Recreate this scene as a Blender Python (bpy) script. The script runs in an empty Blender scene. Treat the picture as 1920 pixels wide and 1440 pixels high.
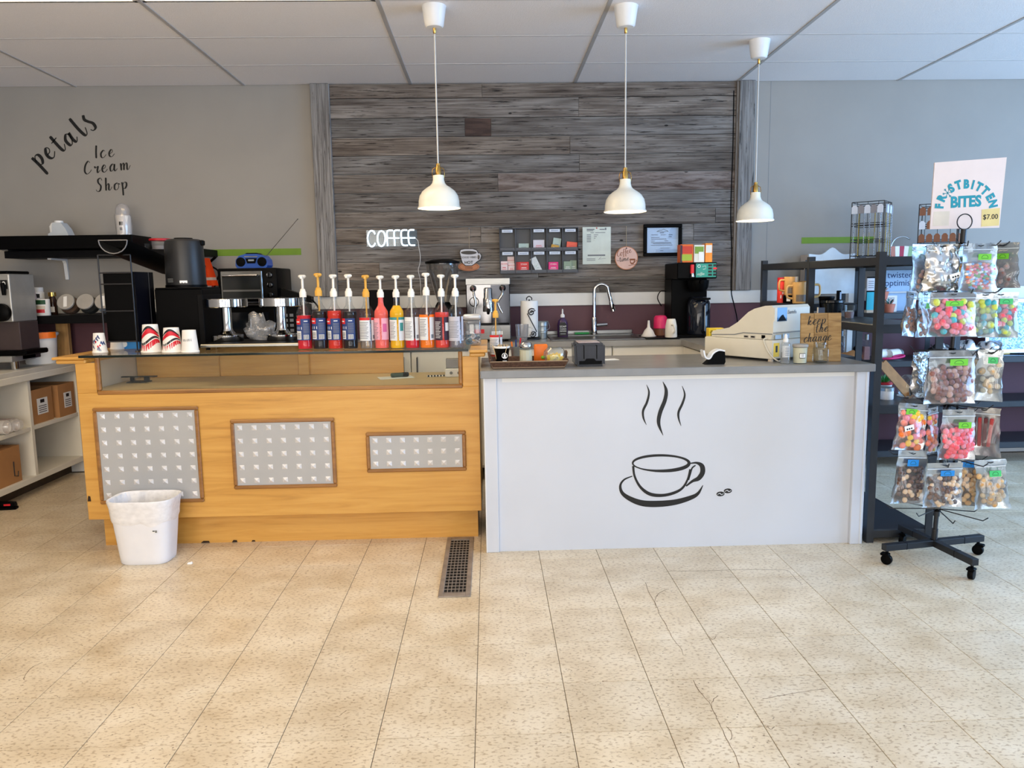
import bpy, bmesh, math, random
from mathutils import Vector, Matrix, noise
random.seed(7)
SC = bpy.context.scene
COL = SC.collection
PI = math.pi
R = math.radians

# ------------------------------------------------------------------ camera
FPX, PITCH, YAW, ROLL = 1441.1, .1306, .0284, -.015
CAM = Vector((0, 0, 1.4044))
FW = Vector((math.sin(YAW)*math.cos(PITCH), math.cos(YAW)*math.cos(PITCH), -math.sin(PITCH)))
_ri = Vector((math.cos(YAW), -math.sin(YAW), 0)); _up = _ri.cross(FW)
RT = _ri*math.cos(ROLL) + _up*math.sin(ROLL); UP = -_ri*math.sin(ROLL) + _up*math.cos(ROLL)
cd = bpy.data.cameras.new('camera'); cam = bpy.data.objects.new('camera', cd); COL.objects.link(cam)
cd.sensor_width = 36; cd.lens = FPX/1920*36; cd.clip_start = .05; cd.clip_end = 100
cam.matrix_world = Matrix(((RT.x, UP.x, -FW.x, CAM.x), (RT.y, UP.y, -FW.y, CAM.y), (RT.z, UP.z, -FW.z, CAM.z), (0, 0, 0, 1)))
SC.camera = cam
# surveying helpers: where a sight line meets a known plane of the room
def ray(u, v): return FW + RT*((u-960)/FPX) - UP*((v-720)/FPX)
def at(u, v, y): d = ray(u, v); return CAM + d*(y/d.y)
def atx(u, v, x): d = ray(u, v); return CAM + d*(x/d.x)
def fl(u, v, z=0.): d = ray(u, v); return CAM + d*((z-CAM.z)/d.z)
def proj(p):
    d = Vector(p)-CAM; w = d.dot(FW); return 960+FPX*d.dot(RT)/w, 720-FPX*d.dot(UP)/w

# ------------------------------------------------------------------ light
SC.view_settings.view_transform = 'Standard'; SC.view_settings.look = 'None'
SC.view_settings.gamma = 1; SC.view_settings.use_curve_mapping = False
SC.view_settings.exposure = -.42
W = bpy.data.worlds.new('world'); SC.world = W; W.use_nodes = True
W.node_tree.nodes['Background'].inputs[0].default_value = (.55, .68, .9, 1)
W.node_tree.nodes['Background'].inputs[1].default_value = 1.0
def area(name, loc, target, sx, sy, power, col):
    l = bpy.data.lights.new(name, 'AREA'); l.shape = 'RECTANGLE'; l.size = sx; l.size_y = sy; l.energy = power; l.color = col
    o = bpy.data.objects.new(name, l); COL.objects.link(o); o.location = loc
    o.rotation_euler = (Vector(target)-Vector(loc)).to_track_quat('-Z', 'Y').to_euler(); return o
for k_, x_ in enumerate((-2.45, -.4, 1.65, 3.7)):
    area('shop_window_daylight', (x_, -3.3, 1.55), (x_, 1., 3.3), 1.45, 2.2, (128, 100, 74, 62)[k_], ((1, .9, .77), (1, .92, .82), (.98, .96, .94), (.86, .94, 1))[k_])
area('side_window_daylight', (6.1, 2.6, 1.6), (0, 3.2, 1.2), 4.2, 2.2, 380, (.3, .58, 1))
def sconce(): pass

# ------------------------------------------------------------------ materials
MATS = {}
def lin(c):
    return tuple(((x/255)/12.92 if x/255 <= .04045 else ((x/255+.055)/1.055)**2.4) for x in c)
def nt_new(name):
    m = bpy.data.materials.new(name); m.use_nodes = True
    n = m.node_tree.nodes; b = n['Principled BSDF']
    return m, m.node_tree, b
def mat(name, rgb, rough=.5, metal=0., var=.06, scale=14., bump=0., bscale=60., stretch=(1, 1, 1), trans=0., spec=.5, coat=0., emit=0., ior=1.45, alpha=1., dark=None):
    """a principled material whose colour is gently broken up by procedural noise (rgb given as 0-255 display values)"""
    if name in MATS: return MATS[name]
    m, nt, b = nt_new(name); N = nt.nodes; L = nt.links
    c = lin(rgb)
    tc = N.new('ShaderNodeTexCoord'); mp = N.new('ShaderNodeMapping'); mp.inputs['Scale'].default_value = stretch
    L.new(tc.outputs['Object'], mp.inputs[0])
    nz = N.new('ShaderNodeTexNoise'); nz.inputs['Scale'].default_value = scale; nz.inputs['Detail'].default_value = 4
    L.new(mp.outputs[0], nz.inputs['Vector'])
    cr = N.new('ShaderNodeValToRGB')
    d = lin(dark) if dark else tuple(x*(1-var) for x in c)
    cr.color_ramp.elements[0].color = (*d, 1); cr.color_ramp.elements[1].color = (*[min(1, x*(1+var)) for x in c], 1)
    cr.color_ramp.elements[0].position = .3; cr.color_ramp.elements[1].position = .7
    L.new(nz.outputs['Fac'], cr.inputs[0]); L.new(cr.outputs[0], b.inputs['Base Color'])
    b.inputs['Roughness'].default_value = rough; b.inputs['Metallic'].default_value = metal
    b.inputs['Transmission Weight'].default_value = trans; b.inputs['IOR'].default_value = ior
    b.inputs['Specular IOR Level'].default_value = spec; b.inputs['Coat Weight'].default_value = coat
    b.inputs['Alpha'].default_value = alpha
    if emit:
        b.inputs['Emission Color'].default_value = (*c, 1); b.inputs['Emission Strength'].default_value = emit
    if bump:
        n2 = N.new('ShaderNodeTexNoise'); n2.inputs['Scale'].default_value = bscale; n2.inputs['Detail'].default_value = 3
        L.new(mp.outputs[0], n2.inputs['Vector'])
        bp = N.new('ShaderNodeBump'); bp.inputs['Strength'].default_value = bump; bp.inputs['Distance'].default_value = .004
        L.new(n2.outputs['Fac'], bp.inputs['Height']); L.new(bp.outputs[0], b.inputs['Normal'])
    MATS[name] = m; return m
def film(name, rgb, opacity=.12, rough=.08, gloss=.35):
    """thin clear plastic or glass: mostly see-through with a real glossy reflection"""
    if name in MATS: return MATS[name]
    m = bpy.data.materials.new(name); m.use_nodes = True; nt = m.node_tree; N = nt.nodes; L = nt.links
    N.clear(); out = N.new('ShaderNodeOutputMaterial')
    tr = N.new('ShaderNodeBsdfTransparent'); tr.inputs[0].default_value = (*[.5+.5*x for x in lin(rgb)], 1)
    gl = N.new('ShaderNodeBsdfGlossy'); gl.inputs['Roughness'].default_value = rough; gl.inputs[0].default_value = (1, 1, 1, 1)
    df = N.new('ShaderNodeBsdfPrincipled'); df.inputs['Base Color'].default_value = (*lin(rgb), 1); df.inputs['Roughness'].default_value = .3
    nz = N.new('ShaderNodeTexNoise'); nz.inputs['Scale'].default_value = 9
    mr = N.new('ShaderNodeMapRange'); mr.inputs[3].default_value = opacity*.7; mr.inputs[4].default_value = opacity*1.3
    L.new(nz.outputs['Fac'], mr.inputs[0])
    m1 = N.new('ShaderNodeMixShader'); L.new(mr.outputs[0], m1.inputs[0]); L.new(tr.outputs[0], m1.inputs[1]); L.new(df.outputs[0], m1.inputs[2])
    lw = N.new('ShaderNodeLayerWeight'); lw.inputs[0].default_value = .35
    mu = N.new('ShaderNodeMath'); mu.operation = 'MULTIPLY_ADD'; mu.inputs[1].default_value = gloss; mu.inputs[2].default_value = gloss*.12; L.new(lw.outputs['Facing'], mu.inputs[0])
    m2 = N.new('ShaderNodeMixShader'); L.new(mu.outputs[0], m2.inputs[0]); L.new(m1.outputs[0], m2.inputs[1]); L.new(gl.outputs[0], m2.inputs[2])
    L.new(m2.outputs[0], out.inputs[0]); MATS[name] = m; return m
def ramp(N, stops):
    cr = N.new('ShaderNodeValToRGB'); e = cr.color_ramp.elements
    while len(e) < len(stops): e.new(.5)
    for k, (p, c) in enumerate(stops): e[k].position = p; e[k].color = (*lin(c), 1)
    return cr
def grain(name, stops, axis, freq=26., along=1.2, rough=.4, rnd=.5, bump=.25, speck=None, coat=0., bright=(.8, 1.2), patchy=.15, crack=0.):
    """wood: noise stretched along the board, shifted board by board"""
    if name in MATS: return MATS[name]
    m, nt, b = nt_new(name); N = nt.nodes; L = nt.links
    ge = N.new('ShaderNodeNewGeometry'); oi = N.new('ShaderNodeObjectInfo')
    ad = N.new('ShaderNodeVectorMath'); ad.operation = 'MULTIPLY_ADD'
    cb = N.new('ShaderNodeCombineXYZ')
    for k in range(3): L.new(oi.outputs['Random'], cb.inputs[k])
    L.new(cb.outputs[0], ad.inputs[0]); ad.inputs[1].default_value = (7.3*rnd*2, 5.1*rnd*2, 3.7*rnd*2); L.new(ge.outputs['Position'], ad.inputs[2])
    mp = N.new('ShaderNodeMapping'); sc = [freq, freq, freq]; sc['xyz'.index(axis)] = along; mp.inputs['Scale'].default_value = sc
    L.new(ad.outputs[0], mp.inputs[0])
    n1 = N.new('ShaderNodeTexNoise'); n1.inputs['Scale'].default_value = 1; n1.inputs['Detail'].default_value = 7; n1.inputs['Roughness'].default_value = .62; n1.inputs['Distortion'].default_value = .6
    L.new(mp.outputs[0], n1.inputs['Vector'])
    pn = N.new('ShaderNodeTexNoise'); pn.inputs['Scale'].default_value = 1.; pn.inputs['Detail'].default_value = 3
    mp3 = N.new('ShaderNodeMapping'); s3 = [9., 9., 9.]; s3['xyz'.index(axis)] = 2.2; mp3.inputs['Scale'].default_value = s3; L.new(ad.outputs[0], mp3.inputs[0]); L.new(mp3.outputs[0], pn.inputs['Vector'])
    mxf = N.new('ShaderNodeMix'); mxf.inputs[0].default_value = patchy; L.new(n1.outputs['Fac'], mxf.inputs[2]); L.new(pn.outputs['Fac'], mxf.inputs[3])
    cr = ramp(N, stops); L.new(mxf.outputs[0], cr.inputs[0])
    hs = N.new('ShaderNodeHueSaturation'); L.new(cr.outputs[0], hs.inputs['Color'])
    mr = N.new('ShaderNodeMapRange'); mr.inputs[3].default_value = bright[0]; mr.inputs[4].default_value = bright[1]; L.new(oi.outputs['Random'], mr.inputs[0]); L.new(mr.outputs[0], hs.inputs['Value'])
    last = hs.outputs[0]
    if speck:
        vo = N.new('ShaderNodeTexVoronoi'); vo.inputs['Scale'].default_value = speck[0]
        mp2 = N.new('ShaderNodeMapping'); s2 = [1., 1., 1.]; s2['xyz'.index(axis)] = .45; mp2.inputs['Scale'].default_value = s2
        L.new(ad.outputs[0], mp2.inputs[0]); L.new(mp2.outputs[0], vo.inputs['Vector'])
        c2 = ramp(N, [(0, (255, 255, 255)), (speck[1], (255, 255, 255)), (speck[1]*1.6, (0, 0, 0))]); L.new(vo.outputs['Distance'], c2.inputs[0])
        mx = N.new('ShaderNodeMix'); mx.data_type = 'RGBA'; L.new(c2.outputs[0], mx.inputs[0]); L.new(last, mx.inputs[6]); mx.inputs[7].default_value = (*lin(speck[2]), 1); last = mx.outputs[2]
    if crack:
        n4 = N.new('ShaderNodeTexNoise'); n4.inputs['Scale'].default_value = 1.; n4.inputs['Detail'].default_value = 4; n4.inputs['Roughness'].default_value = .7
        mp4 = N.new('ShaderNodeMapping'); s4 = [70., 70., 70.]; s4['xyz'.index(axis)] = 4.; mp4.inputs['Scale'].default_value = s4; L.new(ad.outputs[0], mp4.inputs[0]); L.new(mp4.outputs[0], n4.inputs['Vector'])
        c4 = ramp(N, [(crack-.05, (70, 62, 56)), (crack+.03, (255, 255, 255))]); L.new(n4.outputs['Fac'], c4.inputs[0])
        m4 = N.new('ShaderNodeMix'); m4.data_type = 'RGBA'; m4.blend_type = 'MULTIPLY'; m4.inputs[0].default_value = 1; L.new(last, m4.inputs[6]); L.new(c4.outputs[0], m4.inputs[7])
        hb = N.new('ShaderNodeMix'); hb.data_type = 'RGBA'; hb.blend_type = 'MULTIPLY'; fr = N.new('ShaderNodeMath'); fr.operation = 'FRACT'; m7 = N.new('ShaderNodeMath'); m7.operation = 'MULTIPLY'; m7.inputs[1].default_value = 7.31; L.new(oi.outputs['Random'], m7.inputs[0]); L.new(m7.outputs[0], fr.inputs[0])
        L.new(fr.outputs[0], hb.inputs[0]); L.new(m4.outputs[2], hb.inputs[6]); hb.inputs[7].default_value = (1, .86, .73, 1); last = hb.outputs[2]
    L.new(last, b.inputs['Base Color']); b.inputs['Roughness'].default_value = rough; b.inputs['Coat Weight'].default_value = coat
    if bump:
        bp = N.new('ShaderNodeBump'); bp.inputs['Strength'].default_value = bump; bp.inputs['Distance'].default_value = .006
        L.new(n1.outputs['Fac'], bp.inputs['Height']); L.new(bp.outputs[0], b.inputs['Normal'])
    MATS[name] = m; return m

# ------------------------------------------------------------------ mesh builder
XF = {}
class MB:
    def __init__(s): s.bm = bmesh.new(); s.mi = 0
    def _f(s, vs, mi=None):
        try: f = s.bm.faces.new(vs); f.material_index = s.mi if mi is None else mi; return f
        except ValueError: return None
    def box(s, x0, x1, y0, y1, z0, z1, bev=0., seg=1):
        V = [s.bm.verts.new(p) for p in ((x0, y0, z0), (x1, y0, z0), (x1, y1, z0), (x0, y1, z0), (x0, y0, z1), (x1, y0, z1), (x1, y1, z1), (x0, y1, z1))]
        F = [s._f([V[i] for i in q]) for q in ((0, 3, 2, 1), (4, 5, 6, 7), (0, 1, 5, 4), (1, 2, 6, 5), (2, 3, 7, 6), (3, 0, 4, 7))]
        if bev:
            es = list({e for f in F for e in f.edges})
            r = bmesh.ops.bevel(s.bm, geom=es, offset=bev, segments=seg, affect='EDGES', profile=.5, clamp_overlap=True)
            for f in r['faces']: f.material_index = s.mi
        return s
    def cbox(s, c, d, bev=0., seg=1): return s.box(c[0]-d[0]/2, c[0]+d[0]/2, c[1]-d[1]/2, c[1]+d[1]/2, c[2]-d[2]/2, c[2]+d[2]/2, bev, seg)
    def hexa(s, lo, hi):
        """solid between two quads (4 points each, same winding, counter-clockwise from above)"""
        V = [s.bm.verts.new(p) for p in lo]+[s.bm.verts.new(p) for p in hi]
        for q in ((0, 3, 2, 1), (4, 5, 6, 7), (0, 1, 5, 4), (1, 2, 6, 5), (2, 3, 7, 6), (3, 0, 4, 7)): s._f([V[i] for i in q])
        return s
    def lathe(s, prof, seg=24, c=(0, 0, 0), a0=0., a1=2*PI, cap=True, axis='z', sx=1., sy=1.):
        full = abs(a1-a0-2*PI) < 1e-6; n = seg if full else seg+1; rings = []
        def tf(x, y, z):
            x *= sx; y *= sy
            if axis == 'y': x, y, z = x, -z, y
            elif axis == 'x': x, y, z = z, x, y
            return (c[0]+x, c[1]+y, c[2]+z)
        for r, z in prof:
            if r < 1e-6: rings.append([s.bm.verts.new(tf(0, 0, z))]); continue
            rings.append([s.bm.verts.new(tf(r*math.cos(a0+(a1-a0)*k/seg), r*math.sin(a0+(a1-a0)*k/seg), z)) for k in range(n)])
        for A, B in zip(rings, rings[1:]):
            m = seg
            for k in range(m):
                k2 = (k+1) % n if full else k+1
                if len(A) == 1 and len(B) == 1: continue
                if len(A) == 1: s._f([A[0], B[k2], B[k]])
                elif len(B) == 1: s._f([A[k], A[k2], B[0]])
                else: s._f([A[k], A[k2], B[k2], B[k]])
        if cap and full:
            if len(rings[0]) > 1: s._f(list(reversed(rings[0])))
            if len(rings[-1]) > 1: s._f(rings[-1])
        return s
    def cyl(s, c, r, h, seg=20, r2=None, axis='z', bev=0.):
        r2 = r if r2 is None else r2
        if bev: p = [(r-bev, 0), (r, bev), (r2, h-bev), (r2-bev, h)]
        else: p = [(r, 0), (r2, h)]
        return s.lathe(p, seg, c, axis=axis)
    def sphere(s, c, r, sc=(1, 1, 1), seg=12, rings=8):
        n0 = len(s.bm.verts)
        prof = [(r*math.sin(PI*k/rings)*1., -r*math.cos(PI*k/rings)) for k in range(rings+1)]
        prof = [(max(0, a) if 0 < k < rings else 0., b) for k, (a, b) in enumerate(prof)]
        pr = []
        rr = []
        for a, b in prof:
            if a < 1e-6: rr.append([s.bm.verts.new((c[0], c[1], c[2]+b*sc[2]))])
            else: rr.append([s.bm.verts.new((c[0]+a*math.cos(2*PI*k/seg)*sc[0], c[1]+a*math.sin(2*PI*k/seg)*sc[1], c[2]+b*sc[2])) for k in range(seg)])
        for A, B in zip(rr, rr[1:]):
            for k in range(seg):
                k2 = (k+1) % seg
                if len(A) == 1: s._f([A[0], B[k2], B[k]])
                elif len(B) == 1: s._f([A[k], A[k2], B[0]])
                else: s._f([A[k], A[k2], B[k2], B[k]])
        return s
    def tube(s, pts, r, seg=8, closed=False, cap=True):
        pts = [Vector(p) for p in pts]; n = len(pts); rings = []; prev = None
        rs = r if isinstance(r, (list, tuple)) else [r]*n
        for i, p in enumerate(pts):
            a = pts[(i-1) % n] if (closed or i > 0) else p; b = pts[(i+1) % n] if (closed or i < n-1) else p
            t = (b-a).normalized() if (b-a).length > 1e-9 else Vector((0, 0, 1))
            if prev is None:
                ref = Vector((0, 0, 1)) if abs(t.z) < .9 else Vector((1, 0, 0)); x = t.cross(ref).normalized()
            else:
                x = (prev - t*prev.dot(t)); x = x.normalized() if x.length > 1e-6 else t.orthogonal().normalized()
            prev = x; y = t.cross(x)
            rings.append([s.bm.verts.new(p+(x*math.cos(2*PI*k/seg)+y*math.sin(2*PI*k/seg))*rs[i]) for k in range(seg)])
        m = n if closed else n-1
        for i in range(m):
            A, B = rings[i], rings[(i+1) % n]
            for k in range(seg): s._f([A[k], A[(k+1) % seg], B[(k+1) % seg], B[k]])
        if cap and not closed: s._f(list(reversed(rings[0]))); s._f(rings[-1])
        return s
    def prism(s, poly, y0, y1, plane='xz'):
        """extrude a 2-D outline (x,z) along y, or (x,y) along z, or (y,z) along x"""
        def P(a, b, t): return (a, t, b) if plane == 'xz' else ((a, b, t) if plane == 'xy' else (t, a, b))
        A = [s.bm.verts.new(P(a, b, y0)) for a, b in poly]; B = [s.bm.verts.new(P(a, b, y1)) for a, b in poly]
        n = len(poly)
        s._f(A); s._f(list(reversed(B)))
        for k in range(n): s._f([A[k], B[k], B[(k+1) % n], A[(k+1) % n]])
        return s
    def ribbon(s, pts, w, y=0., t=.001, closed=False):
        """flat brush stroke in the xz plane, w per point, thickness t towards -y"""
        n = len(pts); L = []; Rr = []
        for i in range(n):
            a = pts[(i-1) % n] if (closed or i > 0) else pts[i]; b = pts[(i+1) % n] if (closed or i < n-1) else pts[i]
            dx, dz = b[0]-a[0], b[1]-a[1]; l = math.hypot(dx, dz) or 1; nx, nz = -dz/l, dx/l; h = w[i]/2
            L.append((pts[i][0]+nx*h, pts[i][1]+nz*h)); Rr.append((pts[i][0]-nx*h, pts[i][1]-nz*h))
        vf = [[s.bm.verts.new((p[0], y-t, p[1])) for p in S] for S in (L, Rr)]
        vb = [[s.bm.verts.new((p[0], y, p[1])) for p in S] for S in (L, Rr)]
        m = n if closed else n-1
        for i in range(m):
            j = (i+1) % n
            s._f([vf[0][i], vf[1][i], vf[1][j], vf[0][j]]); s._f([vb[0][i], vb[0][j], vb[1][j], vb[1][i]])
            s._f([vf[0][i], vf[0][j], vb[0][j], vb[0][i]]); s._f([vf[1][i], vb[1][i], vb[1][j], vf[1][j]])
        return s
    def patch(s, r, a0, a1, z0, z1, c=(0, 0), seg=8, r1=None):
        """curved label on a round thing; angles from -y (the front), positive to the right"""
        r1 = r if r1 is None else r1
        A = []; B = []
        for k in range(seg+1):
            a = a0+(a1-a0)*k/seg
            A.append(s.bm.verts.new((c[0]+r*math.sin(a), c[1]-r*math.cos(a), z0))); B.append(s.bm.verts.new((c[0]+r1*math.sin(a), c[1]-r1*math.cos(a), z1)))
        for k in range(seg): s._f([A[k], A[k+1], B[k+1], B[k]])
        return s
    def xf(s, M): s.bm.transform(M); return s
    def build(s, name, mats, parent=None, world=False, smooth=None, loc=None, rot=None, rn=True):
        if world and parent is not None: s.bm.transform(XF[parent.name].inverted())
        if rn: bmesh.ops.recalc_face_normals(s.bm, faces=s.bm.faces)
        me = bpy.data.meshes.new(name); s.bm.to_mesh(me); s.bm.free()
        for m in (mats if isinstance(mats, (list, tuple)) else [mats]): me.materials.append(m)
        if smooth is not None:
            me.polygons.foreach_set('use_smooth', [True]*len(me.polygons)); me.set_sharp_from_angle(angle=R(smooth))
        return link(name, me, parent, loc, rot)
def link(name, me, parent=None, loc=None, rot=None):
    o = bpy.data.objects.new(name, me); COL.objects.link(o)
    if loc is not None: o.location = loc
    if rot is not None: o.rotation_euler = rot
    if parent is not None: o.parent = parent
    M = Matrix.LocRotScale(o.location, o.rotation_euler, None)
    XF[o.name] = (XF[parent.name] @ M) if parent is not None else M
    return o
def tag(o, label, cat, group=None, kind=None):
    o['label'] = label; o['category'] = cat
    if group: o['group'] = group
    if kind: o['kind'] = kind
    return o
def thing(name, label, cat, loc=(0, 0, 0), rz=0., group=None, rot=None):
    o = link(name, None, None, loc, rot or (0, 0, rz)); o.empty_display_size = .05
    return tag(o, label, cat, group)
def struct(o): o['kind'] = 'structure'; return o
def stuff(o): o['kind'] = 'stuff'; return o
def catmull(pts, k=6, closed=False):
    n = len(pts); out = []
    m = n if closed else n-1
    for i in range(m):
        P = [pts[(i+j) % n] if closed else pts[min(max(i+j, 0), n-1)] for j in (-1, 0, 1, 2)]
        for q in range(k):
            t = q/k
            out.append(tuple(.5*(2*b+(c-a)*t+(2*a-5*b+4*c-d)*t*t+(3*b-a-3*c+d)*t**3) for a, b, c, d in zip(*P)))
    if not closed: out.append(tuple(pts[-1]))
    return out
_txt = {}
def text_mesh(s, size, ext=.0006, bold=0., space=1.):
    key = (s, size, ext, bold, space)
    if key in _txt: return _txt[key]
    cu = bpy.data.curves.new('lettering', 'FONT'); cu.body = s; cu.size = size; cu.extrude = ext; cu.offset = bold; cu.space_character = space
    cu.align_x = 'CENTER'; cu.align_y = 'CENTER'; cu.resolution_u = 3
    o = bpy.data.objects.new('lettering', cu); COL.objects.link(o)
    dg = bpy.context.evaluated_depsgraph_get(); dg.update()
    me = bpy.data.meshes.new_from_object(o.evaluated_get(dg)); bpy.data.objects.remove(o); bpy.data.curves.remove(cu)
    _txt[key] = me; return me
def text(s, size, m, parent, loc, rot=(PI/2, 0, 0), name='lettering', ext=.0006, bold=0., space=1., sx=1., sz=1.):
    me = text_mesh(s, size, ext, bold, space).copy(); me.materials.clear(); me.materials.append(m)
    if sx != 1 or sz != 1: me.transform(Matrix.Diagonal((sx, sz, 1, 1)))
    me.name = name
    return link(name, me, parent, loc, rot)
# brush lettering: strokes on an em grid (x-height 1)
GLY = {
 'p': (.95, [[(0, 1.0), (.12, .3), (.22, -.85)], [(.08, .5), (.3, .95), (.6, .9), (.66, .5), (.45, .12), (.16, .15)]]),
 'e': (.85, [[(.05, .45), (.4, .58), (.52, .85), (.32, 1), (.05, .6), (.1, .15), (.42, .02), (.8, .4)]]),
 't': (.85, [[(.22, 1.6), (.27, .7), (.36, .1), (.58, .02), (.82, .45)], [(-.05, 1.05), (.25, 1.13), (.6, 1.22)]]),
 'a': (1.1, [[(.62, .85), (.38, 1), (.05, .6), (.12, .08), (.38, .12), (.6, .6), (.66, .98), (.62, .3), (.78, .02), (1.05, .35)]]),
 'l': (.8, [[(.15, 1.9), (.2, .8), (.34, .08), (.58, .1), (.78, .6)]]),
 's': (.75, [[(.3, 1.5), (.15, 1.15), (.3, .85), (.55, .5), (.5, .1), (.2, 0), (.05, .2)]]),
 'I': (.55, [[(.22, 1.75), (.18, .9), (.2, 0)]]),
 'c': (.8, [[(.6, .85), (.4, 1), (.06, .6), (.12, .1), (.42, 0), (.8, .4)]]),
 'C': (1.1, [[(.85, 1.5), (.6, 1.75), (.2, 1.2), (.1, .4), (.4, 0), (.8, .2), (1.05, .55)]]),
 'r': (.8, [[(.05, .95), (.15, .7), (.5, .9), (.42, .4), (.5, .02), (.85, .4)]]),
 'm': (1.5, [[(.08, 1), (.16, 0)], [(.12, .4), (.36, .95), (.52, .8), (.52, 0)], [(.54, .4), (.8, .95), (.96, .8), (.98, .15), (1.15, .05), (1.45, .6)]]),
 'n': (1.1, [[(.08, 1), (.16, 0)], [(.12, .4), (.4, .95), (.56, .8), (.56, .15), (.75, .05), (1.05, .5)]]),
 'S': (1.05, [[(.85, 1.45), (.65, 1.8), (.3, 1.6), (.35, 1.15), (.7, .7), (.6, .1), (.25, -.05), (.02, .25)]]),
 'h': (1.05, [[(.1, 1.8), (.12, .9), (.16, 0)], [(.14, .45), (.4, .95), (.55, .75), (.55, .15), (.75, .05), (1, .5)]]),
 'o': (.9, [[(.4, .95), (.08, .7), (.1, .12), (.4, .02), (.66, .4), (.5, .9), (.36, .95)], [(.55, .85), (.85, .75)]]),
 'k': (1.05, [[(.12, 1.8), (.1, .9), (.14, 0)], [(.14, .4), (.45, .9), (.5, .65), (.2, .45), (.5, .1), (.75, .05), (1, .5)]]),
 'g': (1.0, [[(.6, .85), (.36, 1), (.06, .6), (.14, .12), (.4, .2), (.62, .9), (.55, -.3), (.35, -.85), (.1, -.6), (.5, -.1), (.95, .4)]]),
 'f': (.7, [[(.7, 1.5), (.5, 1.75), (.3, 1.2), (.25, .2), (.2, -.7)], [(0, .75), (.6, .85)]]),
 'i': (.5, [[(.1, 1), (.15, .15), (.3, .03), (.5, .4)], [(.2, 1.4), (.22, 1.32)]]),
}
def script(mb, word, x, z, size, ang=0., weight=.2, thin=.3, space=1.1, y=0., t=.001, shear=.15, step=None):
    """lay a brushed word out from (x,z) along the direction ang"""
    ca, sa = math.cos(ang), math.sin(ang); cx = 0.
    for ch in word:
        if ch == ' ': cx += .6; continue
        wd, sts = GLY[ch]
        for st in sts:
            p = catmull(st, 6); ws = []
            for i in range(len(p)):
                a = p[max(i-1, 0)]; b = p[min(i+1, len(p)-1)]; l = math.hypot(b[0]-a[0], b[1]-a[1]) or 1
                dn = max(0, -(b[1]-a[1])/l); ws.append(size*weight*(thin+(1-thin)*dn))
            ws[0] *= .7; ws[-1] *= .6
            q = []
            for (a, b) in p:
                gx = (cx+a+shear*b)*size; gz = b*size; q.append((x+gx*ca-gz*sa, z+gx*sa+gz*ca))
            mb.ribbon(q, ws, y, t)
        cx += wd*space
    return cx*size
# ------------------------------------------------------------------ common materials
WY, H = 5.95, 2.876
m_wall = mat('painted wall', (156, 152, 146), .75, var=.03, scale=3, bump=.05, bscale=300)
m_purple = mat('plum paint', (92, 58, 68), .55, var=.05, scale=4)
m_white = mat('white trim paint', (228, 228, 226), .45, var=.03, scale=6)
m_cream = mat('cream laminate', (236, 230, 216), .4, var=.02)
m_black = mat('black plastic', (5, 5, 6), .42, var=.15, spec=.08)
m_matblack = mat('matt black steel', (14, 14, 16), .5, metal=.0, var=.1, bump=.04, bscale=400, spec=.1)
m_chrome = mat('chrome', (190, 191, 193), .08, metal=1., var=.02)
m_steel = mat('brushed steel', (138, 138, 136), .3, metal=1., var=.06, stretch=(1, 1, 12), bump=.03)
m_brass = mat('brass', (196, 160, 92), .25, metal=1., var=.05)
m_wplast = mat('white plastic', (236, 237, 238), .35, var=.02)
m_ink = mat('black vinyl', (16, 16, 17), .5, var=.1)
m_grey = mat('grey print', (120, 124, 128), .6, var=.05)
m_paper = mat('white paper', (240, 241, 240), .7, var=.02)
m_glass = film('clear glass', (225, 232, 230), .025, .03, .2)
m_clear = film('clear plastic', (235, 238, 240), .05, .08, .25)
m_kraft = mat('kraft cardboard', (176, 128, 82), .8, var=.08, scale=9)
m_yellow = mat('yellow print', (248, 208, 40), .45, var=.04)
m_red = mat('red print', (206, 32, 44), .4, var=.06)
m_green = mat('green paint', (112, 148, 40), .6, var=.05)
m_orange = mat('orange plastic', (250, 124, 24), .4, var=.05)
m_maple = grain('maple veneer', [(.25, (176, 124, 52)), (.45, (206, 152, 70)), (.6, (216, 164, 82)), (.78, (196, 142, 62))], 'x', 24, 1.6, rough=.38, rnd=.1, bump=.03, coat=.15, bright=(.97, 1.03))
m_mapledk = grain('maple trim', [(.3, (122, 80, 34)), (.6, (158, 108, 50)), (.8, (174, 124, 60))], 'x', 30, 2, rough=.35, rnd=.3, bump=.03, coat=.2, bright=(.95, 1.05))
m_pine = grain('pine board', [(.3, (170, 124, 72)), (.6, (206, 164, 104)), (.8, (186, 140, 84))], 'z', 30, 2, rough=.55, rnd=.5, speck=(16, .05, (96, 60, 30)))
m_barn = grain('weathered barn board', [(.28, (36, 31, 28)), (.38, (88, 81, 76)), (.48, (116, 111, 107)), (.58, (144, 141, 138)), (.7, (170, 168, 166))], 'x', 85, 2.4, rough=.85, rnd=1, bump=.9, speck=(7.5, .04, (28, 24, 21)), bright=(.74, 1.04), patchy=.42, crack=.4)
m_barnv = grain('weathered barn post', [(.22, (62, 60, 58)), (.42, (112, 110, 109)), (.55, (142, 141, 140)), (.7, (164, 164, 164)), (.85, (112, 106, 100))], 'z', 70, 2.4, rough=.85, rnd=1, bump=.8, speck=(9, .035, (34, 30, 27)), bright=(.85, 1), crack=.38)
m_barnred = grain('barn board with red stain', [(.22, (44, 34, 30)), (.4, (100, 84, 76)), (.54, (140, 128, 122)), (.7, (160, 150, 144)), (.85, (108, 76, 62))], 'x', 40, 4.5, rough=.85, rnd=1, bump=.9, speck=(8.5, .045, (34, 24, 20)), bright=(.85, 1), crack=.4)
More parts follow.
